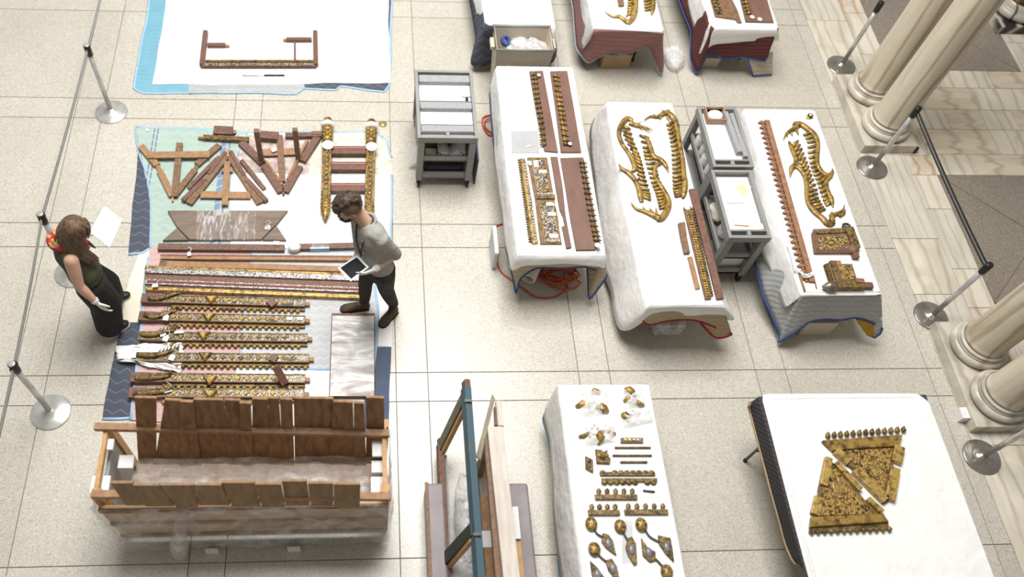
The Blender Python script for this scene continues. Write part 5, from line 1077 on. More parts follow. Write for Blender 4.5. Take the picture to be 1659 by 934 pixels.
# ------------------------------------------------------------------ two openwork triangles
m7 = mapper(1290, 670, 4.245); ZG = .777
def P7(x, y, z=ZG): return W(*m7(x, y), z)
def openwork(label, outer, inner, bandp, teeth, tn, tdir, bars_):
    c = sum((P7(*p) for p in outer), Vector()) / len(outer)
    t = thing('openwork_triangle', label, 'carving', (c.x, c.y, ZG), 'gilded openwork triangles')
    MB().prism([P7(*p, ZG + .03) for p in outer], ZG, ZG + .022, .003).build('backing', GOLDD, t)
    f = MB().prism([P7(*p, ZG + .03) for p in inner], ZG + .022, ZG + .034, .003).build('openwork_field', CARVE, t)
    # scrolls of the openwork
    rnd = random.Random(len(label)); I = [P7(*p, ZG + .03).xy for p in inner]; n_ = 0
    for k in range(400):
        w_ = [rnd.random() for _ in I]; s_ = sum(w_); q_ = sum((p * (x / s_) for p, x in zip(I, w_)), Vector((0, 0)))
        a_ = rnd.random() * 6.28; r_ = rnd.uniform(.016, .028)
        b = MB(); pts = [Vector((q_.x + r_ * (1 - i / 9) * math.cos(a_ + i * .9), q_.y + r_ * (1 - i / 9) * math.sin(a_ + i * .9), ZG + .037)) for i in range(8)]
        b.tube(pts, .0075, 5); b.build('scroll', GOLDB if k % 3 else GOLDD, f); n_ += 1
        if n_ >= 60: break
    MB().prism([P7(*p, ZG + .05) for p in bandp], ZG + .01, ZG + .05, .006).build('base_band', GOLD, t)
    for p, q_, w_ in bars_:
        b = MB(); b.bar(P7(*p, ZG + .006), P7(*q_, ZG + .006), w_, .045); b.build('side_bar', GOLDB, t, bevel=.004)
    for k in range(tn):
        u = k / (tn - 1); x_, y_ = lerp(teeth[0][0], teeth[1][0], u), lerp(teeth[0][1], teeth[1][1], u); p = P7(x_, y_, ZG + .025); q_ = P7(x_ + tdir[0], y_ + tdir[1], ZG + .025)
        b = MB(); b.tube([p, p.lerp(q_, .35), p.lerp(q_, .6), q_], [.012, .026, .020, .004], 8, flat=.7); b.build('crown_leaf', GOLDD, t)
openwork('gilded openwork triangle pointing down, the upper of the pair', [(195, 185), (730, 150), (710, 230), (672, 340), (680, 400), (640, 600), (610, 615), (400, 410), (390, 375), (350, 345), (255, 245)], [(340, 248), (660, 235), (635, 400), (590, 560), (430, 390)],
         [(185, 180), (735, 140), (712, 218), (255, 248)], ((215, 165), (735, 125)), 13, (8, -42), [((262, 258), (352, 340), .07), ((395, 388), (605, 600), .085), ((698, 232), (676, 340), .085), ((668, 380), (632, 595), .08)])
openwork('gilded openwork triangle pointing up, the lower of the pair', [(200, 300), (255, 330), (430, 530), (470, 580), (560, 670), (640, 745), (645, 790), (95, 815), (125, 650), (155, 590), (155, 520)], [(225, 350), (262, 365), (400, 530), (520, 690), (165, 700), (200, 500)],
         [(110, 705), (600, 685), (640, 740), (100, 775)], ((105, 795), (640, 775)), 13, (2, 36), [((212, 310), (178, 500), .06), ((148, 580), (118, 700), .07), ((258, 340), (430, 530), .05), ((478, 590), (580, 685), .05)])
# ------------------------------------------------------------------ small fragments table
m8 = mapper(870, 620, 2.975); ZS = .775
def P8(x, y, z=ZS): return W(*m8(x, y), z)
def bagged(label, pts, bits, seed):
    A = [P8(*p) for p in pts]; c = sum(A, Vector()) / 4
    t = thing('bagged_fragment', label, 'bag', (c.x, c.y, ZS), 'fragments in clear bags')
    for i, (x, y, w_, h_, r_) in enumerate(bits):
        p = P8(x, y, ZS + .012); b = MB(); b.tube([p + Vector((-w_ / 2, -h_ * .3 * r_, 0)), p + Vector((-w_ * .15, h_ * .2, .012)), p + Vector((w_ * .2, -.1 * h_, .01)), p + Vector((w_ / 2, h_ * .3 * r_, 0))], [h_ * .25, h_ * .5, h_ * .45, h_ * .2], 8, flat=.5); b.build('fragment', GOLD, t)
    b = MB(); rr = []
    for j in range(11):
        r = []
        for i in range(13):
            u, v = i / 12, j / 10; p = A[0].lerp(A[1], u).lerp(A[3].lerp(A[2], u), v); e = min(u, 1 - u, v, 1 - v) * 6
            p = p + Vector((.008 * mnoise.noise(Vector((u * 4, v * 4, seed))), .008 * mnoise.noise(Vector((u * 4, v * 4, seed + 7))), .004 + .034 * min(1, e) + .02 * mnoise.noise(Vector((u * 6, v * 6, seed))) * min(1, e))); r.append(p)
        rr.append(r)
    b.grid(rr); b.build('clear_bag', FILMB, t)
bagged('clear bag with carved bits at the far left of the fragments table', [(205, 28), (340, 25), (342, 150), (208, 165)], [(285, 42, .10, .05, 1), (235, 105, .18, .06, 1), (315, 125, .10, .09, -1)], 1)
bagged('clear bag with a broken carving at the far right of the table', [(405, 25), (500, 28), (530, 115), (430, 125)], [(448, 45, .09, .09, -1), (450, 80, .12, .06, 1), (490, 100, .09, .06, -1)], 2)
bagged('clear bag with a pale chip, second down at the right', [(400, 135), (545, 125), (560, 190), (400, 225)], [(430, 165, .08, .08, -1), (470, 148, .12, .04, 1)], 3)
bagged('clear bag with bands of gilding, second down at the left', [(215, 205), (375, 195), (382, 285), (235, 305)], [(270, 255, .25, .05, .4), (340, 240, .14, .06, -.5), (300, 275, .05, .12, 0), (280, 220, .06, .05, 0)], 4)
t = thing('mosaic_plaque', 'small dark plaque with coloured stones on the fragments table', 'plaque', P8(458, 275))
MB().prism([P8(*p, ZS + .018) for p in ((405, 263), (512, 263), (512, 287), (405, 287))], ZS, ZS + .018, .002).build('plaque', WOODB, t)
GEM = mosaic('gem_glass', [(.6, .45, .1), (.2, .25, .4), (.5, .5, .5), (.35, .2, .1)], 30)
for k in range(4): MB().ball(P8(430 + 20 * k, 272, ZS + .02), (.024, .02, .008), 10, 5).build('stone', GEM, t)
for (x0_, x1_, y_), l in (((375, 548, 312), 'top thin brown rod on the fragments table'), ((365, 553, 350), 'longest thin brown rod on the fragments table'), ((402, 531, 382), 'short thin gilded rod on the fragments table')):
    t = thing('beaded_rod', l, 'rod', P8((x0_ + x1_) / 2, y_))
    MB().tube([P8(x0_, y_, ZS + .008), P8(x1_, y_, ZS + .008)], .008, 6).build('rod', WOODB if y_ != 382 else GOLD, t)
    b = MB()
    for k in range(18): b.ball(P8(lerp(x0_, x1_, (k + .5) / 18), y_ - 1, ZS + .010), .011, 6, 4)
    tag(b.build('bead_row', GOLDD, t), kind='stuff')
def strip8(label, x0_, x1_, y_, h_, n, mat=GOLDD, up=True, tooth=True, gap=None):
    t = thing('scroll_strip', label, 'strip', P8((x0_ + x1_) / 2, y_))
    b = MB(); b.bar(P8(x0_, y_), P8(x1_, y_), .03, .02); b.build('strip_base', mat, t)
    for k in range(n):
        u = (k + .5) / n; x_ = lerp(x0_, x1_, u)
        if gap and gap[0] < x_ < gap[1]: continue
        p = P8(x_, y_ + (-8 if up else 8), ZS + .012); MB().ball(p, (.028, .024, .013), 9, 5).build('scroll', mat, t)
strip8('scrolled strip with white gap, upper of the two on the fragments table', 302, 566, 440, 20, 9, gap=(320, 362))
strip8('scrolled strip with white gap, lower of the two on the fragments table', 310, 576, 470, 20, 9, up=False, gap=(492, 530))
MB().tube([P8(512, 518, ZS + .008), P8(567, 524, ZS + .008)], .009, 6).build('dark_pin', METD, label='short dark pin below the scrolled strips', cat='pin')
def crest8(label, x0_, x1_, y_, n, hgt=45, seed=0):
    t = thing('crest_fragment', label, 'fragment', P8((x0_ + x1_) / 2, y_))
    b = MB(); b.bar(P8(x0_, y_), P8(x1_, y_), .04, .025); b.build('crest_base', GOLDD, t)
    for k in range(n):
        u = (k + .4) / n; p = P8(lerp(x0_, x1_, u), y_ - 8, ZS + .015); q_ = P8(lerp(x0_, x1_, u) + 6, y_ - hgt, ZS + .015)
        b = MB(); b.tube([p, p.lerp(q_, .35), p.lerp(q_, .6), p.lerp(q_, .8), q_], [.016, .011, .022, .018, .004], 8, flat=.6); b.build('crest_leaf', GOLDD, t)
crest8('gilded crest fragment with five leaves, upper one', 278, 480, 552, 5)
crest8('gilded crest fragment with four leaves at the left', 245, 396, 627, 4)
crest8('gilded crest fragment with five leaves at the right', 420, 628, 624, 5)
t = thing('broken_fragment', 'dark square carved fragment left of the rods', 'fragment', P8(320, 350))
MB().prism([P8(*p, ZS + .03) for p in ((283, 317), (315, 322), (322, 330), (342, 318), (332, 345), (355, 360), (353, 385), (290, 382))], ZS, ZS + .03, .005).build('fragment', GOLDD, t)
for k in range(3): MB().ball(P8(300 + 18 * k, 348 + 12 * (k % 2), ZS + .032), (.02, .02, .012), 8, 5).build('boss', GOLD, t)
t = thing('broken_fragment', 'dark slanted carved fragment at the left of the fragments table', 'fragment', P8(253, 390))
MB().prism([P8(*p, ZS + .03) for p in ((235, 350), (270, 368), (272, 428), (236, 408))], ZS, ZS + .03, .005).build('fragment', WOODB, t)
for k in range(2): MB().ball(P8(250, 372 + 25 * k, ZS + .032), (.02, .025, .012), 8, 5).build('boss', GOLDD, t)
def bud(label, kx, ky, stem, leaf, seed):
    t = thing('bud_ornament', label, 'ornament', P8(*stem[len(stem) // 2]), 'bud ornaments with leaf blades')
    k_ = P8(kx, ky, ZS + .02); b = MB(); b.ball(k_, (.05, .06, .02), 12, 6); o = b.build('bud', GOLD, t)
    for i in range(6): a_ = i * math.pi / 3; MB().ball(k_ + Vector((.032 * math.cos(a_), .038 * math.sin(a_), .012)), (.016, .018, .01), 7, 4).build('petal', GOLDD, o)
    MB().tube(crom([P8(x, y, ZS + .015) for x, y in stem], 5), .008, 6).build('stem', METD, t)
    l_ = MB().prism([P8(*p, ZS + .02) for p in leaf], ZS, ZS + .02, .005).build('leaf_blade', GOLDD, t)
    cx_ = sum(p[0] for p in leaf) / len(leaf); cy_ = sum(p[1] for p in leaf) / len(leaf)
    MB().ball(P8(cx_, cy_, ZS + .02), (.025, .045, .012), 10, 5).build('glass_inlay', M('blue_grey_glass_%d' % seed, (.20, .21, .26), rough=.2), l_)
bud('bud ornament at the upper left of the fragments table', 262, 678, [(275, 695), (290, 725), (325, 745)], [(318, 722), (345, 728), (368, 760), (384, 830), (358, 812), (330, 790), (312, 762)], 1)
bud('bud ornament in the middle, on a grey bag', 402, 690, [(412, 705), (425, 735), (440, 760)], [(440, 745), (458, 738), (478, 770), (484, 870), (470, 878), (440, 830), (428, 790)], 2)
bud('bud ornament at the upper right of the fragments table', 503, 682, [(518, 698), (545, 740), (605, 772)], [(585, 732), (645, 745), (655, 800), (662, 862), (620, 820), (590, 775)], 3)
bud('inverted bud ornament right of the grey bag', 626, 908, [(615, 895), (590, 865), (570, 845)], [(503, 745), (535, 790), (572, 812), (572, 855), (545, 862), (512, 830)], 4)
bud('bud ornament at the lower left of the fragments table', 277, 800, [(288, 815), (310, 840), (335, 860)], [(330, 852), (362, 845), (385, 880), (398, 934), (380, 945), (345, 900)], 5)
bud('bud ornament at the bottom edge of the fragments table', 325, 990, [(318, 975), (305, 960), (295, 945)], [(257, 855), (290, 885), (330, 940), (325, 975), (285, 960), (265, 920)], 6)
flat('plastic_sleeve', [m8(*p) for p in ((408, 665), (460, 665), (462, 870), (410, 872))], ZS - .0035, M('clear_grey_sleeve', (.62, .64, .65), rough=.3), 'grey plastic sleeve under the middle bud ornament', 'sleeve', .003)
# ------------------------------------------------------------------ top tables
m9 = mapper(960, 0, 7.183)
serpent('gilded serpent on the mauve draped table at the top', m9, ZT, [[(480, -330, 40), (510, -150, 42), (508, 20, 40), (500, 110, 45), (470, 200, 45), (415, 262, 34)]], finrow([(480, -250), (480, -80), (475, 90), (440, 175)], [(405, -240), (412, -60), (405, 110), (400, 185)], 16, .02),
        [[(420, 262, 38), (370, 230, 36), (310, 190, 30), (250, 190, 26), (190, 168, 18), (140, 125, 4)], [(330, 200, 14), (310, 160, 3)], [(400, 190, 20), (395, 175, 8)]], GOLDB, 7.183)
serpent('short gilded serpent piece at the right of the mauve draped table', m9, ZT, [[(690, -250, 40), (705, -80, 42), (712, 60, 36), (700, 110, 34), (692, 158, 12)]], finrow([(675, -220), (680, -60), (690, 120)], [(580, -200), (585, -30), (605, 150)], 10, .02), [], GOLD, 7.183)
board('brown wood stub between the serpents of the top middle table', [m9(*p) for p in ((285, -60), (355, -60), (370, 58), (310, 62))], WOODB, name='wood_stub', cat='stub', th=.03)
m10 = mapper(900, 0, 4.1475)
t = board('ragged brown board with gilded edge on the top right table', [m10(*p) for p in ((1020, -120), (1150, -120), (1190, 0), (1225, 70), (1252, 150), (1225, 148), (1212, 128), (1140, 118), (1075, 108), (1045, 0))], WOODB)
crest(t, [W(*m10(x, y), ZT + .02) for x, y in ((1035, -110), (1060, 0), (1090, 95))], 9, ZT, .032, GOLDD, 1)
t = board('brown board with gilded crest at the right of the top right table', [m10(*p) for p in ((1215, -120), (1390, -120), (1425, 0), (1467, 148), (1280, 143))], PLATE)
crest(t, [W(*m10(x, y), ZT + .02) for x, y in ((1245, -110), (1270, 0), (1300, 100))], 9, ZT, .032, GOLD, -1)
for x, y, l in ((1322, 115, 'left white disc on the board at the top right'), (1373, 130, 'right white disc on the board at the top right')): MB().lathe([(.03, 0), (.03, .006)], W(*m10(x, y), ZT + .03), 14).build('round_tag', FOAMW, label=l, cat='tag')
# ------------------------------------------------------------------ roof section with planks (lower left)
YF, YB = -4.93, -4.38
t = thing('roof_section', 'old roof section of weathered planks on two rails, wrapped in plastic', 'roof section', (2.08, -4.66, 0))
def railbar(name, a, c, w, h, mat): b = MB(); b.bar(a, c, w, h); return b.build(name, mat, t, bevel=.005)
railbar('rail', W(155, 693, 1.03), W(631, 704, 1.03), .06, .05, WOODT)
railbar('rail', W(150, 802, 1.03), W(633, 806, 1.03), .06, .05, WOODT)
for a in ((168, 690), (630, 702)): pass
# corner posts and side ties
for x in (.98, 3.20):
    for y in (-4.33, -4.88): MB().box((x, y, .515), (.07, .07, 1.03)).build('corner_post', WOODY, t)
    b = MB(); b.bar((x, -4.93, .99), (x, -4.3, .99), .035, .05); b.build('side_tie', WOODY, t)
    MB().box((x, -4.62, .45), (.03, .50, .8)).build('side_panel', M('grey_side_panel_%d' % int(x), (.42, .42, .40), rough=.7), t)
MB().box2(.98, 3.2, -4.9, -4.3, .10, .14).build('bottom_panel', WOODB, t)
MB().box((2.09, -4.95, .50), (2.24, .03, .78)).build('front_panel', M('plywood', (.55, .38, .21), (.46, .31, .17), scale=3, rough=.7, stretch=(.5, 1, 3)), t)
for z, m_ in ((.86, WOODB), (.52, WOODT), (.2, WOODT)): MB().box((2.09, -4.972, z), (2.24, .02, .06)).build('front_batten', m_, t)
# back row of planks: px x positions of tops and bottoms
backs = [((219, 254), (226, 252), 640), ((268, 295), (252, 292), 642), ((293, 314), (293, 326), 643), ((314, 362), (327, 372), 643), ((364, 390), (372, 390), 642), ((389, 407), (392, 410), 645), ((409, 434), (410, 436), 642), ((435, 452), (438, 458), 639), ((454, 474), (460, 476), 639), ((476, 540), (479, 536), 641), ((540, 572), (536, 573), 645), ((573, 590), (575, 592), 645), ((593, 622), (594, 622), 640)]
for i, (tp, bt, ty) in enumerate(backs):
    bt = (bt[0] - 1, bt[1] + 1.5)
    zt_, zb_ = 1.46, .52; dz = .01 * (i % 3); th = .022
    A = [W(bt[0], 747, zb_), W(bt[1], 747, zb_), W(tp[1], ty + 1, zt_), W(tp[0], ty, zt_)]
    n_ = (A[1] - A[0]).cross(A[3] - A[0]).normalized()
    b = MB(); b.hexa([p + n_ * dz for p in A], [p + n_ * (dz + th) for p in A]); b.build('plank', WOODP, t)
WOODF = M('pale_plank_wood', (.33, .21, .11), (.24, .145, .075), scale=4, rough=.7, stretch=(6, 6, 1.2), bmp=.25)
fr = [((180, 216), (205, 237)), ((217, 259), (238, 283)), ((261, 316), (287, 322)), ((317, 359), (323, 373)), ((360, 413), (376, 422)), ((414, 455), (425, 462)), ((457, 497), (463, 502)), ((499, 540), (504, 540)), ((541, 584), (541, 583))]
for i, (tp, bt) in enumerate(fr):
    zt_, zb_ = 1.30, .95; ty = 775 + (3, 5, 3, 6, 1, 2, 0, 2, 2)[i]; th = .022; dz = .008 * (i % 3)
    A = [W(bt[0], 814, zb_), W(bt[1], 814, zb_), W(tp[1], ty, zt_), W(tp[0], ty, zt_)]
    n_ = (A[1] - A[0]).cross(A[3] - A[0]).normalized()
    b = MB(); b.hexa([p + n_ * dz for p in A], [p + n_ * (dz + th) for p in A]); b.build('plank', WOODF, t)
# foam pads
for px, py, z, d in ((205, 748, .80, (.12, .11, .03)), (174, 720, .98, (.10, .09, .03)), (163, 785, .95, (.14, .14, .03)), (615, 727, .96, (.12, .13, .03)), (614, 756, .9, (.12, .10, .03)), (613, 785, .86, (.12, .13, .03))):
    p = W(px, py, z); MB().box(p, d).build('foam_pad', FOAMW, t)
# plastic sheeting inside and outside
def sheeting(name, A, nx, ny, amp, mat, seed, parent=t):
    b = MB(); rr = []
    nrm = (A[1] - A[0]).cross(A[3] - A[0]).normalized()
    for j in range(ny + 1):
        r = []
        for i in range(nx + 1):
            u, v = i / nx, j / ny; p = A[0].lerp(A[1], u).lerp(A[3].lerp(A[2], u), v)
            p = p + nrm * (amp * mnoise.noise(Vector((u * 7, v * 4, seed))) + amp * .5 * mnoise.noise(Vector((u * 19, v * 9, seed)))); r.append(p)
        rr.append(r)
    b.grid(rr); return b.build(name, mat, parent)
ISH = film('inner_sheeting', .35, .7, .12, .6, scale=3, col=(.8, .79, .78))
OSH = film('outer_sheeting', .38, .75, .12, .6, scale=4, col=(.85, .83, .8))
sheeting('inner_sheeting', [Vector((1.15, -4.45, .62)), Vector((3.10, -4.45, .62)), Vector((3.10, -4.86, .84)), Vector((1.15, -4.86, .84))], 40, 14, .06, ISH, 1)
sheeting('inner_sheeting', [Vector((1.3, -4.52, .42)), Vector((2.95, -4.52, .42)), Vector((2.95, -4.50, .74)), Vector((1.3, -4.50, .74))], 40, 10, .03, ISH, 2)
sheeting('outer_sheeting', [Vector((.95, -5.06, .03)), Vector((3.24, -5.03, .03)), Vector((3.24, -4.99, .92)), Vector((.92, -4.99, .92))], 50, 16, .035, OSH, 3)
sheeting('outer_sheeting', [Vector((.90, -4.95, .10)), Vector((.90, -4.40, .2)), Vector((.94, -4.40, .95)), Vector((.92, -4.98, .95))], 16, 14, .04, OSH, 4)
sheeting('outer_sheeting', [Vector((3.26, -5.0, .03)), Vector((3.26, -4.30, .03)), Vector((3.25, -4.30, .9)), Vector((3.25, -4.98, .9))], 16, 14, .03, OSH, 5)
b = MB(); b.tube([W(300, 812, .9), W(292, 850, .55), W(288, 885, .2), W(292, 906, .02)], [.03, .06, .08, .05], 10)
for v in b.v: v += Vector((.03 * mnoise.noise(v * 8), .02 * mnoise.noise(v * 9), 0))
b.build('sheeting_fold', OSH, t)
b = MB()
for x in (1.15, 3.05): b.box((x, -4.62, .06), (.08, .6, .10))
for i, x in enumerate((1.15, 3.05)): MB().box((x, -4.62, .05), (.09, .56, .10)).build('skid', WOODB, t)
for px, py in ((345, 879), (477, 877)): p = W(px, py, .05); MB().box((p.x, -5.085, .05), (.11, .02, .10)).build('foam_pad', FOAMW, t)
# ------------------------------------------------------------------ upright frames (bottom centre)
TEAL = M('teal_painted_wood', (.06, .11, .135), (.18, .10, .08), scale=6, rough=.6, lo=.30, hi=.36)
m11 = mapper(680, 610, 2.885)
def P11(x, y, z): return W(*m11(x, y), z)
t = thing('teal_window_frame', 'tall teal painted wooden frame leaning beside the stacked frames', 'frame', (3.85, -4.9, .04))
ZA, ZB = .86, .24
a0, a1 = P11(230, 55, ZA), P11(310, 1150, ZA); b0, b1 = P11(110, 320, ZB), P11(148, 1200, ZB)
a1 = a0 + (a1 - a0); lean = (a0 - b0).normalized(); ax = (a1 - a0).normalized(); up_ = ax.cross(lean).normalized()
if up_.z < 0: up_ = -up_
def fb(name, p, q_, w, h, mat): b = MB(); b.bar(p, q_, w, h, up=up_); return b.build(name, mat, t, bevel=.004)
fb('long_stile', a0, a1, .10, .06, TEAL); fb('stile_end', a0 - ax * .07, a0, .085, .05, WOODR)
fb('long_stile', b0, b1, .07, .06, WOODR); fb('stile_end', b0 - ax * .06, b0, .06, .05, WOODR)
GRNP = M('grey_green_paint', (.15, .155, .10), (.10, .105, .07), scale=10, rough=.6)
fb('cross_rail', a0 + ax * .06, b0 + ax * .03, .10, .055, GRNP); fb('inner_bead', a0 + ax * .135 - lean * .06, b0 + ax * .10 + lean * .03, .03, .04, WOODY)
fb('cross_rail', P11(268, 712, ZA), P11(135, 855, ZB), .11, .055, M('black_green_paint', (.045, .055, .04), rough=.6)); fb('inner_bead', P11(258, 762, ZA - .03), P11(145, 890, ZB), .03, .04, WOODY)
for x, y in ((226, 112), (268, 735)): MB().box(P11(x, y, ZA + .07), (.06, .025, .02)).build('bracket', BLACK, t)
MB().box((3.745, -5.3, .11), (.07, 2.0, .22)).build('soft_block', FOAM, label='grey foam block under the lower edge of the teal frame', cat='foam')
def long_frame(name, label, p0, p1, w, h, z, mat, mat2=None, extra=True):
    a, c = P11(*p0, z), P11(*p1, z); d = (c - a).normalized(); c = a + d * 2.4
    t = thing(name, label, 'frame', ((a + c) / 2).to_3d() * 1.0); 
    t.location.z = 0; WL[t.name] = t.location.copy()
    b = MB(); b.bar(a - Vector((0, 0, h)), c - Vector((0, 0, h)), w, h); b.build('top_rail', mat, t, bevel=.004)
    b = MB(); q_ = Vector((0, 0, z - .05)); b.bar(Vector((a.x, a.y, .05)), Vector((c.x, c.y, .05)), w, h); b.build('bottom_rail', mat2 or mat, t)
    for e in (a + d * .05, c - d * .05): MB().box((e.x, e.y, (z + .05) / 2), (w * .9, .09, z - .05 - h)).build('end_post', mat2 or mat, t)
    return t
long_frame('whitewashed_frame', 'whitewashed wooden frame standing on edge right of the teal frame', (352, 232), (430, 934), .13, .08, .90, WOODW)
long_frame('brown_sash', 'dark brown wooden frame standing on edge behind the whitewashed one', (318, 285), (372, 934), .06, .07, .84, WOODB)
long_frame('whitewashed_frame', 'paler whitewashed frame end with a joint cut, at the back of the stack', (362, 130), (372, 240), .07, .07, .94, WOODW) if False else None
t = thing('grey_board', 'long greyish board leaning diagonally over the stacked frames', 'board', P11(310, 250, .9))
A = [P11(337, 82, 1.0), P11(352, 105, 1.0), P11(283, 390, .74), P11(262, 372, .74)]
b = MB(); b.hexa([p - Vector((0, 0, .012)) for p in A], [p + Vector((0, 0, .012)) for p in A]); b.build('board', M('driftwood', (.42, .36, .26), (.33, .28, .2), scale=4, rough=.7, stretch=(4, 1, 1)), t)
b = MB(); b.bar(P11(365, 125, .80), P11(375, 240, .80), .05, .06); b.build('joint_post', WOODW, label='whitewashed post end with a cut joint behind the stacked frames', cat='post')
b = MB(); b.bar(P11(352, 150, .80), P11(356, 235, .80), .03, .05); b.build('joint_post', WOODR, label='small red brown post end behind the whitewashed frame', cat='post')
for (x0_, x1_), y_, z, w_, m_, l in (((58, 80), 495, .30, .16, WOODG, 'grey wrapped beam at the left under the teal frame'), ((435, 460), 495, .30, .22, WOODG, 'grey mauve beam at the right of the stacked frames')):
    a = P11((x0_ + x1_) / 2, y_, z); MV = M('mauve_grey_' + str(x0_), (.25, .215, .225), (.19, .16, .17), scale=6, rough=.45)
    t = thing('wrapped_beam', l, 'beam', (a.x, a.y - 1.1, 0)); MB().box((a.x, a.y - 1.1, z / 2), (w_, 2.2, z)).build('beam', MV, t, bevel=.02); MB().box((a.x - w_ * .45, a.y - 1.1, z + .012), (.03, 2.2, .02)).build('edge_strip', WOODB, t)
p = P11(310, 552, .45); MB().box((p.x, p.y - 1.1, .24), (.10, 2.2, .40)).build('tan_beam', WOODT, label='tan beam with a white label between teal and dark frames', cat='beam', bevel=.006)
q_ = P11(313, 757, .445); MB().box((q_.x, q_.y, .443), (.085, .14, .004)).build('paper_label', FOAMW, label='white label on the tan beam between the frames', cat='label')
p = P11(432, 620, .40); MB().box((p.x + .02, p.y - 1.1, .21), (.07, 2.2, .36)).build('tan_beam', WOODY, label='yellow tan beam right of the whitewashed frame', cat='beam', bevel=.006)
q_ = P11(452, 680, .42); MB().box((q_.x + .0, q_.y, .41), (.05, .28, .02)).build('foam_strip', FOAMW, label='white foam strip on the yellow tan beam', cat='foam')
p = P11(195, 610, .25); crumple((p.x + .05, p.y - .1, .2), (.11, .42, .14), 8, 'plastic_bundle', FILMB, 'crumpled clear plastic bundle inside the teal frame', 'plastic', 26, 14, .25)
p = P11(205, 850, .2); crumple((p.x, p.y - .35, .15), (.14, .5, .10), 12, 'plastic_bundle', FILMH, 'milky plastic roll behind the lower rail of the teal frame', 'plastic', 26, 14, .2)
# ------------------------------------------------------------------ people
SKIN = M('skin', (.62, .40, .29), (.56, .345, .245), scale=6, rough=.55, spec=.3)
HAIRB = M('brown_hair', (.075, .046, .027), (.022, .014, .009), scale=30, rough=.5, bmp=.6, bscale=60)
HAIRW = M('long_brown_hair', (.17, .105, .06), (.055, .034, .02), scale=14, rough=.42, stretch=(3, 3, .6), bmp=.4, bscale=40)
STUB = M('cropped_hair', (.21, .135, .075), (.15, .095, .055), scale=60, rough=.8)
SHIRT = M('grey_shirt', (.36, .352, .325), (.29, .285, .265), scale=5, rough=.9, bmp=.7, bscale=9, bdist=.03)
JEANS = M('dark_trousers', (.042, .037, .030), (.028, .025, .021), scale=8, rough=.9, bmp=.6, bscale=12, bdist=.02)
BOOT = M('brown_boot_leather', (.085, .058, .035), (.05, .034, .021), scale=10, rough=.55)
SOLE = M('dark_sole', (.03, .025, .02), rough=.7)
GLOVE = M('white_glove', (.72, .71, .68), (.66, .65, .62), scale=14, rough=.8)
GREENB = M('olive_green_blouse', (.062, .068, .034), (.045, .05, .025), scale=5, rough=.85, bmp=.6, bscale=9, bdist=.025)
PANTS = M('black_trousers', (.020, .018, .016), (.013, .012, .011), scale=6, rough=.85, bmp=.7, bscale=8, bdist=.03)
SCARF = mosaic('red_floral_scarf', [(.35, .015, .03), (.32, .012, .025), (.38, .02, .035), (.30, .01, .02), (.5, .30, .05), (.34, .015, .03), (.10, .14, .05)], 34, .8, 0.0, .1)
MASK = M('dark_face_mask', (.03, .03, .04), rough=.8)
def V(*a): return Vector(a)
def tube3(b, pts, rs, n=14): b.tube(pts, rs, n); [b.ball(p, r, 12, 8) for p, r in ((pts[0], rs[0]), (pts[-1], rs[-1]))]
def sections(b, secs, side, n=20):
    """stacked elliptical sections: (centre, half width along side, half depth)"""
    side = side.normalized(); vs = []
    for i, (c, a, d_) in enumerate(secs):
        c = Vector(c); t_ = (Vector(secs[min(i + 1, len(secs) - 1)][0]) - Vector(secs[max(i - 1, 0)][0])).normalized(); f = t_.cross(side).normalized(); s_ = f.cross(t_).normalized()
        vs += [c + s_ * (a * math.cos(2 * math.pi * k / n)) + f * (d_ * math.sin(2 * math.pi * k / n)) for k in range(n)]
    m_ = len(secs); fs = [(i * n + k, i * n + (k + 1) % n, (i + 1) * n + (k + 1) % n, (i + 1) * n + k) for i in range(m_ - 1) for k in range(n)]
    fs += [tuple(reversed(range(n))), tuple(range((m_ - 1) * n, m_ * n))]
    b.add(vs, fs, True)
def ell(b, c, f, u, s_, r, n=16, m_=10):
    """ellipsoid with axes f,u,s"""
    k = len(b.v); b.ball((0, 0, 0), 1.0, n, m_)
    for v in b.v[k:]:
        p = f * (v.x * r[0]) + s_ * (v.y * r[1]) + u * (v.z * r[2]) + Vector(c); v.x, v.y, v.z = p
def fuse(o, vox=.010, it=5, fac=.5):
    m_ = o.modifiers.new('fuse', 'REMESH'); m_.mode = 'VOXEL'; m_.voxel_size = vox; m_.use_smooth_shade = True
    if it: s_ = o.modifiers.new('smooth', 'SMOOTH'); s_.factor = fac; s_.iterations = it
    return o
def head_geo(b, c, f, u, k=1.0):
    s_ = u.cross(f).normalized()
    def p(a, d_, e): return Vector(c) + f * a * k + s_ * d_ * k + u * e * k
    ell(b, p(-.012, 0, .03), f, u, s_, (.097 * k, .076 * k, .092 * k))           # skull
    ell(b, p(.022, 0, -.035), f, u, s_, (.068 * k, .060 * k, .085 * k))           # face
    ell(b, p(.048, 0, -.095), f, u, s_, (.032 * k, .036 * k, .026 * k))           # chin
    ell(b, p(.078, 0, .022), f, u, s_, (.016 * k, .050 * k, .014 * k))            # brow
    b.tube([p(.078, 0, .012), p(.098, 0, -.02), p(.106, 0, -.036)], [.010 * k, .013 * k, .017 * k], 8); b.ball(p(.10, 0, -.036), .016 * k, 8, 6)   # nose
    ell(b, p(.080, 0, -.066), f, u, s_, (.014 * k, .028 * k, .010 * k))           # lips
    for q in (-1, 1):
        ell(b, p(.058, .040 * q, -.03), f, u, s_, (.022 * k, .022 * k, .024 * k)) # cheek
        ell(b, p(-.008, .078 * q, -.008), f, u, s_, (.019 * k, .009 * k, .032 * k)); ell(b, p(-.004, .082 * q, -.03), f, u, s_, (.011 * k, .008 * k, .013 * k))   # ear
    return p, s_
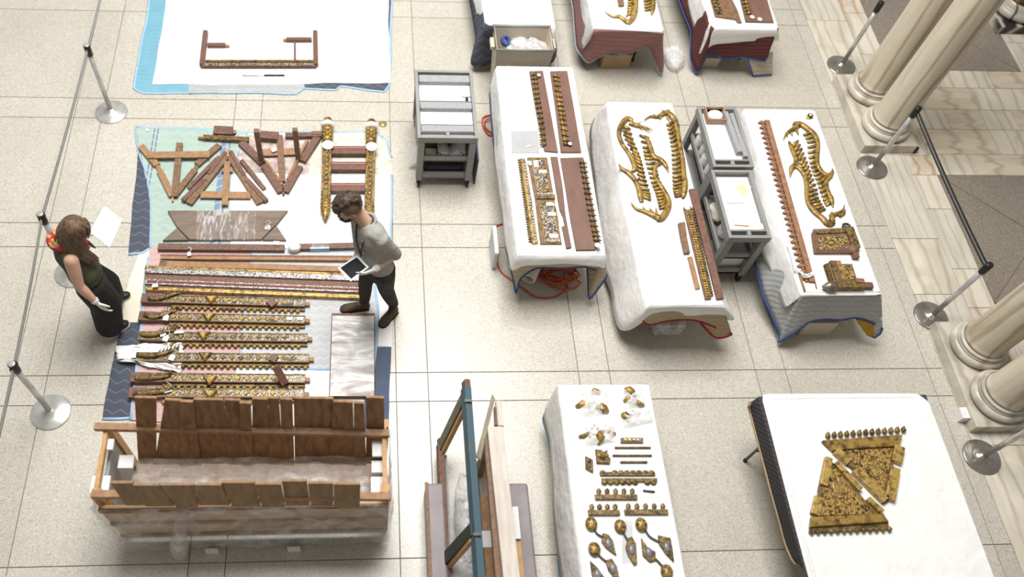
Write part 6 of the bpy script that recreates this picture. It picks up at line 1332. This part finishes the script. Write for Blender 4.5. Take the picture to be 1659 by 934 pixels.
def face_parts(root_body, p, f, u, s_, eyec):
    for q in (-1, 1):
        b = MB(); b.ball(p(.078, .032 * q, .0), .011, 10, 8); e = b.build('eye', FOAMW, root_body); b = MB(); b.ball(p(.0865, .032 * q, -.001), .0055, 8, 6); b.build('iris', eyec, root_body)
        b = MB(); b.tube([p(.088, .014 * q, .020), p(.092, .034 * q, .026), p(.080, .052 * q, .020)], [.004, .005, .003], 6); b.build('eyebrow', HAIRB, root_body)
LIPS = M('lips', (.48, .20, .17), rough=.45)
def hand_geo(b, wrist, d, nrm, thumb, L=.175, curl=.5, spread=.0, curls=None):
    """hand: wrist point, finger direction d, palm normal nrm, thumb side +1/-1 along d x nrm"""
    d = d.normalized(); nrm = (nrm - d * nrm.dot(d)).normalized(); s_ = d.cross(nrm).normalized() * thumb; w = Vector(wrist)
    pl = L * .52
    sections(b, [(w - d * .02, .027, .021), (w + d * .01, .030, .020), (w + d * pl * .5, .040, .017), (w + d * pl * .85, .043, .015), (w + d * pl, .040, .012)], s_)
    for i, (o, ln) in enumerate(((.031, .068), (.011, .078), (-.010, .073), (-.029, .056))):
        a0 = (curls[i] if curls else curl); base = w + d * (pl * .93) + s_ * o; cur = base; dd = d.copy(); pts = [base - d * .02, base]
        for k, fr in enumerate((.45, .31, .24)):
            an = a0 * (.55, 1.0, .8)[k]; q = Quaternion(s_ * thumb * 1.0, 0.0)
            dd = (dd * math.cos(an) + nrm * math.sin(an) * 1.0) if k == 0 else (Matrix.Rotation(0, 3, 'X') @ (dd * math.cos(an) + (nrm - dd * nrm.dot(dd)).normalized() * math.sin(an)) if (nrm - dd * nrm.dot(dd)).length > .1 else dd)
            dd.normalize(); cur = cur + (dd + s_ * spread * (1.5 - i) * .05) * ln * L / .175 * fr * 1.05; pts.append(cur.copy())
        b.tube(crom(pts, 2), [.0095] * 2 + [.0092] * 2 + [.0085] * 2 + [.0078] * 2 + [.0065], 8); b.ball(pts[-1], .0066, 8, 6)
    tb = w + d * .028 + s_ * .028; t1 = tb + (d * .55 + s_ * .75 + nrm * .25).normalized() * .036; t2 = t1 + (d * .85 + s_ * .3 + nrm * .35).normalized() * .030; t3 = t2 + (d * .9 + nrm * .4).normalized() * .022
    b.tube([tb - s_ * .012, tb, t1, t2, t3], [.014, .014, .0115, .0105, .008], 8); b.ball(t3, .008, 8, 6)
def shoe(root, ankle, heel, toe, mat, sole, w=.047, name='shoe', laces=True):
    heel, toe, ankle = Vector(heel), Vector(toe), Vector(ankle); heel.z = toe.z = 0; d = (toe - heel).normalized(); s_ = V(-d.y, d.x, 0); L = (toe - heel).length
    b = MB(); secs = []
    for u, hw, hh in ((0, .026, .035), (.08, .037, .045), (.25, .040, .052), (.45, .040, .047), (.65, .046, .036), (.82, .046, .028), (.94, .036, .022), (1.0, .018, .014)):
        secs.append((heel + d * L * u + V(0, 0, .018 + hh), hw * w / .045, hh))
    sections(b, secs, s_); a2 = heel + d * L * .22
    b.tube([a2 + V(0, 0, .06), (a2 + V(ankle.x, ankle.y, 0)) / 2 + V(0, 0, .11) if False else V(lerp(a2.x, ankle.x, .5), lerp(a2.y, ankle.y, .5), .10), V(ankle.x, ankle.y, ankle.z + .03)], [.045, .048, .047], 14)
    o = fuse(b.build(name, mat, root), .008, 4)
    sb = MB(); pl = [(.0, .022), (.02, .034), (.25, .038), (.5, .038), (.7, .046), (.88, .042), (.97, .03), (1.01, .012)]
    pts = [heel + d * L * u + s_ * h * w / .045 for u, h in pl] + [heel + d * L * u - s_ * h * w / .045 for u, h in reversed(pl)]
    sb.prism([(p.x, p.y) for p in pts], .0, .024, .003); sb.build('sole', sole, o)
    if laces:
        for k in range(4):
            c = heel + d * L * (.42 + .075 * k) + V(0, 0, .118 - .016 * k); MB().tube([c - s_ * .022, c + V(0, 0, .006), c + s_ * .022], .004, 5).build('lace', SOLE, o)
# ---------------- the man with the tablet
f0 = V(-.80, -.60, 0).normalized(); sd = V(.6, -.8, 0)          # facing, his left side
an1, an2 = W(591, 487, .10), W(637, 493, .10)
kn1, kn2 = W(592, 458, .50), W(625, 467, .50)
hip = W(613, 427, .93); hp1, hp2 = hip - sd * .09 + V(0, 0, -.03), hip + sd * .09 + V(0, 0, -.03)
nk = W(592, 358, 1.42); hd = W(566, 337, 1.565)
shc = nk + V(.035, -.02, -.06); shR, shL = shc - sd * .175, shc + sd * .175
el = W(640, 411, 1.10); wr = W(606, 437, 1.045); elR = W(583, 397, 1.10); wrR = W(579, 410, 1.03)
man = thing('person', 'man in grey shirt and dark trousers holding a tablet, looking down', 'person', ((an1 + an2) / 2).to_2d().to_3d())
HK = 1.17
b = MB(); fh = V(-.86, -.22, -.42).normalized(); uh = V(-.30, -.14, .94); uh = (uh - fh * uh.dot(fh)).normalized()
pM, sM = head_geo(b, hd, fh, uh, HK)
b.tube([nk + V(.02, 0, -.06), nk, hd - uh * .05 - fh * .03], [.075, .060, .058], 14)
mid = hip.lerp(shc, .5)
sections(b, [(hip + V(0, 0, -.10), .13, .09), (hip, .16, .11), (hip.lerp(shc, .3), .145, .10), (mid, .15, .105), (hip.lerp(shc, .8), .175, .115), (shc, .165, .085), (nk + V(.02, 0, -.03), .07, .06)], sd)
tube3(b, [shL, el], [.058, .044]); tube3(b, [el, el.lerp(wr, .4), wr], [.044, .042, .028]); tube3(b, [shR, elR], [.055, .043]); tube3(b, [elR, wrR], [.042, .028])
tube3(b, [hp1, kn1], [.085, .055]); tube3(b, [kn1, kn1.lerp(an1, .35), an1], [.055, .055, .036]); tube3(b, [hp2, kn2], [.085, .055]); tube3(b, [kn2, kn2.lerp(an2, .35), an2], [.055, .055, .036])
body = fuse(b.build('body', SKIN, man), .011, 3)
face_parts(body, pM, fh, uh, sM, BLACK)
# face mask and glasses
b = MB(); ell(b, pM(.052, 0, -.062), fh, uh, sM, (.072, .071, .066), 14, 10); b.build('face_mask', MASK, man)
b = MB()
for q in (-1, 1):
    b.tube([pM(.098, .034 * q, -.002) + (sM * math.cos(a) + uh * math.sin(a) * .8) * .027 for a in [i * math.pi / 6 for i in range(12)]], .0035, 5, closed=True)
    b.tube([pM(.098, .062 * q, .004), pM(.05, .086 * q, .006), pM(-.01, .088 * q, .006)], .0035, 5)
    b.tube([pM(.07, .068 * q, -.05), pM(.02, .085 * q, -.03), pM(-.02, .088 * q, -.02)], .003, 5)
b.tube([pM(.100, -.010, .002), pM(.102, 0, .005), pM(.100, .010, .002)], .0035, 5); b.build('glasses', BLACK, man)
# hair: cropped sides, curls on top
b = MB(); ell(b, pM(-.022, 0, .034), fh, uh, sM, (.098 * HK, .0815 * HK, .094 * HK), 20, 14)
b.v = [v for v in b.v]; hs = b.build('cropped_sides', STUB, man)
rnd = random.Random(3); b = MB()
for k in range(150):
    th_ = rnd.uniform(-1.25, 1.3); ph = rnd.uniform(-.62, .62)
    q = Vector((math.sin(th_) * math.cos(ph), math.sin(ph), math.cos(th_) * math.cos(ph)))
    c = pM(-.012, 0, .035) + fh * (q.x * .112 * HK) + sM * (q.y * .088 * HK) + uh * (q.z * .110 * HK); r = rnd.uniform(.014, .023)
    a = rnd.random() * 6.3; b.tube([c + (fh * math.cos(a + i) + sM * math.sin(a + i)) * r * .9 + uh * (i * .004 - .008) for i in range(5)], [r * .45] * 5, 6); b.ball(c, r * .75, 7, 5)
fuse(b.build('curly_hair', HAIRB, man), .007, 1)
# shirt
b = MB(); S1, S2 = hip + V(0, 0, .0), shc
sections(b, [(hip + V(0, 0, -.05), .165, .125), (hip + V(0, 0, .03), .168, .126), (hip.lerp(shc, .3), .165, .122), (mid, .170, .125), (hip.lerp(shc, .8), .195, .132), (shc + V(0, 0, .005), .185, .105), (nk + V(.02, 0, -.02), .078, .072)], sd)
tube3(b, [shc + sd * .12, shL, shL.lerp(el, .5), el + V(.0, 0, .0)], [.09, .074, .066, .064]); tube3(b, [el, el.lerp(wr, .05)], [.060, .054])
tube3(b, [shc - sd * .12, shR, elR], [.088, .072, .060])
sh = fuse(b.build('shirt', SHIRT, man), .011, 4)
b = MB(); b.tube([nk + V(.02, 0, 0) + (sd * math.cos(a) + V(-.8, -.6, -.45).normalized() * math.sin(a)) * .074 for a in [i * math.pi / 8 for i in range(16)]], .015, 8, closed=True); b.build('collar', SHIRT, sh)
fc = lambda t_, s_, o=.135: hip.lerp(shc, t_) + f0 * o + sd * s_
for t_ in (.15, .33, .51, .69): MB().ball(fc(t_, .01, .128 if t_ < .6 else .135), .007, 8, 5).build('button', FOAMW, sh)
b = MB(); q0 = nk + V(.03, 0, .0)
b.tube(crom([q0 - f0 * .06 + V(0, 0, .02), nk + sd * .075 + V(0, 0, .012), fc(.95, .07, .10), fc(.75, .035, .14), fc(.45, .0, .15), fc(.40, -.01, .15)], 5), .007, 6)
b.tube(crom([q0 - f0 * .06 + V(0, 0, .02), nk - sd * .075 + V(0, 0, .012), fc(.95, -.07, .10), fc(.75, -.04, .14), fc(.45, -.005, .15)], 5), .007, 6); b.build('lanyard', BLACK, man)
# trousers
b = MB(); sections(b, [(hip + V(0, 0, -.16), .15, .115), (hip + V(0, 0, -.08), .165, .12), (hip + V(0, 0, .0), .160, .12)], sd)
tube3(b, [hp1 + V(0, 0, -.03), hp1.lerp(kn1, .5), kn1], [.105, .090, .073]); tube3(b, [kn1, kn1.lerp(an1, .4), an1 + V(0, 0, .02)], [.073, .068, .054]); tube3(b, [hp2 + V(0, 0, -.03), hp2.lerp(kn2, .5), kn2], [.108, .096, .078]); tube3(b, [kn2, kn2.lerp(an2, .4), an2 + V(0, 0, .02)], [.078, .072, .056])
fuse(b.build('trousers', JEANS, man), .011, 4)
b = MB(); b.tube([hip + V(0, 0, -.03) + (sd * .168 * math.cos(a) + f0 * .130 * math.sin(a)) for a in [i * math.pi / 10 for i in range(20)]], .016, 6, closed=True); b.build('belt', BLACK, man)
h1 = W(598, 497, .03); t1_ = W(551, 501, .03); shoe(man, an1, h1, t1_, BOOT, SOLE, .05, 'boot')
h2 = W(642, 501, .03); t2_ = W(616, 528, .03); shoe(man, an2, h2, t2_, BOOT, SOLE, .05, 'boot')
# tablet
tc_ = [W(578.8, 413, 1.09), W(598, 432.6, 1.07), W(568.2, 456, 1.07), W(546.5, 434, 1.09)]
tn = (tc_[1] - tc_[0]).cross(tc_[3] - tc_[0]).normalized()
if tn.z < 0: tn = -tn
cen = sum(tc_, Vector()) / 4
tab = thing('tablet', 'white framed tablet with dark screen in the hands of the man', 'tablet', cen)
b = MB(); b.hexa([p - tn * .004 for p in tc_], [p + tn * .004 for p in tc_]); b.build('case', M('white_glossy_plastic', (.82, .82, .82), rough=.3), tab, bevel=.002)
sc_ = [cen + (p - cen) * .0 + ((p - cen) * .82) for p in tc_]; b = MB(); b.hexa([p + tn * .0042 for p in sc_], [p + tn * .0052 for p in sc_]); b.build('screen', M('dark_screen', (.010, .010, .014), rough=.5, spec=.1), tab)
# gloved hands closing on the tablet edges
ed = tc_[1].lerp(tc_[2], .42); b = MB(); dirL = (tc_[1].lerp(tc_[2], .62) - wr).normalized()
hand_geo(b, wr + (ed - wr) * .05, dirL, V(-.55, .45, .4), 1, .18, .35); b.tube([wr.lerp(el, .22), wr], [.036, .032], 12)
gl = fuse(b.build('glove', GLOVE, man), .0045, 2)
b = MB(); edR = tc_[0].lerp(tc_[1], .12); hand_geo(b, wrR, (tc_[0].lerp(tc_[2], .5) - V(0, 0, .07) - wrR), V(-.1, -.3, .8), -1, .175, .15); b.tube([wrR.lerp(elR, .2), wrR], [.034, .031], 12)
fuse(b.build('glove', GLOVE, man), .0045, 2)
# ---------------- the woman with the paper
fw = V(.88, .48, 0).normalized(); sw = V(.48, -.88, 0)             # facing, her right side (towards the camera)
nkw = V(.47, -2.765, 1.37); hdw = W(122, 374, 1.49)
hipw = V(.53, -2.775, .93); aw1, aw2 = W(188, 480, .09), W(188, 530, .09)
shw = nkw + V(0, 0, -.06); sR, sL = shw + sw * .17, shw - sw * .17
eR = W(128, 463, 1.06); wR = W(156, 489, .86); eL = shw - sw * .20 + fw * .05 + V(0, 0, -.24); wL = W(140, 378, 1.07)
wom = thing('person', 'woman in olive blouse and wide black trousers holding a white paper', 'person', ((aw1 + aw2) / 2).to_2d().to_3d())
fhw = V(.78, .30, -.52).normalized(); uhw = V(.40, .16, .9); uhw = (uhw - fhw * uhw.dot(fhw)).normalized()
b = MB(); pW, sW = head_geo(b, hdw, fhw, uhw, 1.04)
b.tube([nkw + V(0, 0, -.06), nkw, hdw - uhw * .05 - fhw * .03], [.07, .055, .052], 14); midw = hipw.lerp(shw, .5)
sections(b, [(hipw + V(0, 0, -.08), .15, .10), (hipw, .165, .12), (midw, .14, .105), (hipw.lerp(shw, .8), .15, .11), (shw, .15, .08), (nkw + V(0, 0, -.02), .06, .055)], sw)
tube3(b, [sR, sR.lerp(eR, .5), eR], [.064, .058, .047]); tube3(b, [eR, eR.lerp(wR, .35), wR], [.047, .045, .028]); tube3(b, [sL, eL], [.06, .045]); tube3(b, [eL, wL], [.043, .028])
tube3(b, [hipw - sw * .09, V(lerp(hipw.x, aw1.x, .5), lerp(hipw.y, aw1.y, .5), .5), aw1], [.09, .06, .036]); tube3(b, [hipw + sw * .09, V(lerp(hipw.x, aw2.x, .5), lerp(hipw.y, aw2.y, .5), .5), aw2], [.09, .06, .036])
bw = fuse(b.build('body', SKIN, wom), .011, 3); face_parts(bw, pW, fhw, uhw, sW, HAIRB)
b = MB(); ell(b, pW(.085, 0, -.066), fhw, uhw, sW, (.014, .024, .008), 10, 6); b.build('lips', LIPS, bw)
b = MB()
for q in (-1, 1):
    b.tube([pW(.098, .034 * q, -.002) + (sW * math.cos(a) + uhw * math.sin(a) * .8) * .026 for a in [i * math.pi / 6 for i in range(12)]], .0035, 5, closed=True); b.tube([pW(.098, .06 * q, .004), pW(.02, .086 * q, .006)], .0035, 5)
b.build('glasses', BLACK, wom)
# long hair: strands falling from the crown
cap = MB(); ell(cap, pW(-.020, 0, .036), fhw, uhw, sW, (.104, .088, .098), 20, 14)
rnd = random.Random(5); crown = pW(-.02, 0, .135)
for k in range(64):
    a = lerp(.62, 2 * math.pi - .62, k / 63) + rnd.uniform(-.05, .05)        # 0 = face
    o = fhw * math.cos(a) + sW * math.sin(a)
    p1 = pW(-.02, 0, .10) + o * .075; p2 = pW(-.02, 0, .035) + o * .103; p3 = pW(-.025, 0, -.06) + o * .105
    ln = rnd.uniform(.24, .31); p4 = p3 + V(0, 0, -ln * .5) + o * V(1, 1, 0) * .02; p5 = p3 + V(0, 0, -ln) + V(fw.x, fw.y, 0) * (.05 if math.cos(a) > -.2 else -.015) + o * .015
    cap.tube(crom([crown + o * .01, p1, p2, p3, p4, p5], 4), [.008] * 2 + [.013] * 17 + [.009, .004], 6)
for k in range(9):   # fringe
    a = lerp(-.62, .62, k / 8); o = fhw * math.cos(a) + sW * math.sin(a)
    cap.tube(crom([crown, pW(-.01, 0, .105) + o * .08, pW(-.012, 0, .06) + o * .112, pW(-.01, 0, .022) + o * .116], 4), [.008] * 4 + [.012] * 8 + [.005], 6)
cap.build('long_hair', HAIRW, wom)
# blouse, trousers
b = MB(); sections(b, [(hipw + V(0, 0, -.01), .200, .155), (hipw + V(0, 0, .06), .192, .148), (hipw.lerp(shw, .35), .175, .135), (midw, .170, .130), (hipw.lerp(shw, .78), .165, .132), (shw + V(0, 0, -.01), .150, .10), (nkw + V(0, 0, -.015), .085, .075)], sw)
tube3(b, [shw + sw * .07, shw + sw * .115 + V(0, 0, -.01)], [.08, .074]); tube3(b, [shw - sw * .07, shw - sw * .115 + V(0, 0, -.01)], [.08, .074])
fuse(b.build('blouse', GREENB, wom), .011, 4)
b = MB(); sections(b, [(hipw + V(0, 0, -.2), .20, .15), (hipw + V(0, 0, -.1), .19, .145), (hipw + V(0, 0, .04), .165, .125)], sw)
k1, k2 = V(lerp(hipw.x, aw1.x, .55) + .03, lerp(hipw.y, aw1.y, .55), .5), V(lerp(hipw.x, aw2.x, .55) + .03, lerp(hipw.y, aw2.y, .55), .5)
tube3(b, [hipw - sw * .085 + V(0, 0, -.12), k1, aw1 + V(-.04, -.02, .06)], [.14, .145, .135]); tube3(b, [hipw + sw * .085 + V(0, 0, -.12), k2, aw2 + V(-.05, .0, .06)], [.15, .15, .135])
fuse(b.build('wide_trousers', PANTS, wom), .011, 4)
b = MB()
scp = [nkw + V(0, 0, .02) + (sw * math.cos(a) + fw * math.sin(a)) * .085 + V(0, 0, -.02 * math.sin(a)) for a in [i * math.pi / 8 for i in range(16)]]
b.tube(scp, .036, 10, closed=True)
A = nkw + fw * .10 + V(0, 0, -.02); b.tube([A - sw * .05, A + fw * .05 - V(0, 0, .06), A + fw * .075 + sw * .03 - V(0, 0, .16)], [.05, .06, .012], 10, flat=.5)
fuse(b.build('scarf', SCARF, wom), .009, 3)
for an_, he, to in ((aw1, W(187, 485, .03), W(211, 476, .03)), (aw2, W(186, 536, .03), W(208, 521, .03))):
    d = (to - he).normalized(); he = to - d * .255; shoe(wom, V(an_.x, an_.y, .07), he, to, BLACK, CREAM, .046, 'shoe', False)
b = MB(); dH = (W(172, 503, .76) - wR).normalized(); hand_geo(b, wR, dH, V(.3, .75, .2), 1, .18, .35); b.tube([wR.lerp(eR, .14), wR], [.038, .033], 12)
fuse(b.build('glove', GLOVE, wom), .0045, 2)
b = MB(); pd = W(152, 377, 1.085); hand_geo(b, wL, (pd - wL) + fw * .05, V(0, 0, 1), -1, .17, .3); b.tube([wL.lerp(eL, .14), wL], [.036, .032], 12)
fuse(b.build('glove', GLOVE, wom), .0045, 2)
pc_ = [W(165, 334, 1.17), W(198, 352, 1.12), W(177, 399, 1.12), W(141, 377, 1.17)]; b = MB(); rr = []
for j in range(9):
    r = []
    for i in range(13):
        u, v = i / 12, j / 8; p = pc_[0].lerp(pc_[1], u).lerp(pc_[3].lerp(pc_[2], u), v); r.append(p + V(0, 0, .028 * math.sin(u * math.pi * 2.0 - .6)))
    rr.append(r)
b.grid(rr); b.build('paper_sheet', PAPER, label='white sheets of paper held in front of the woman', cat='paper', solid=.003)
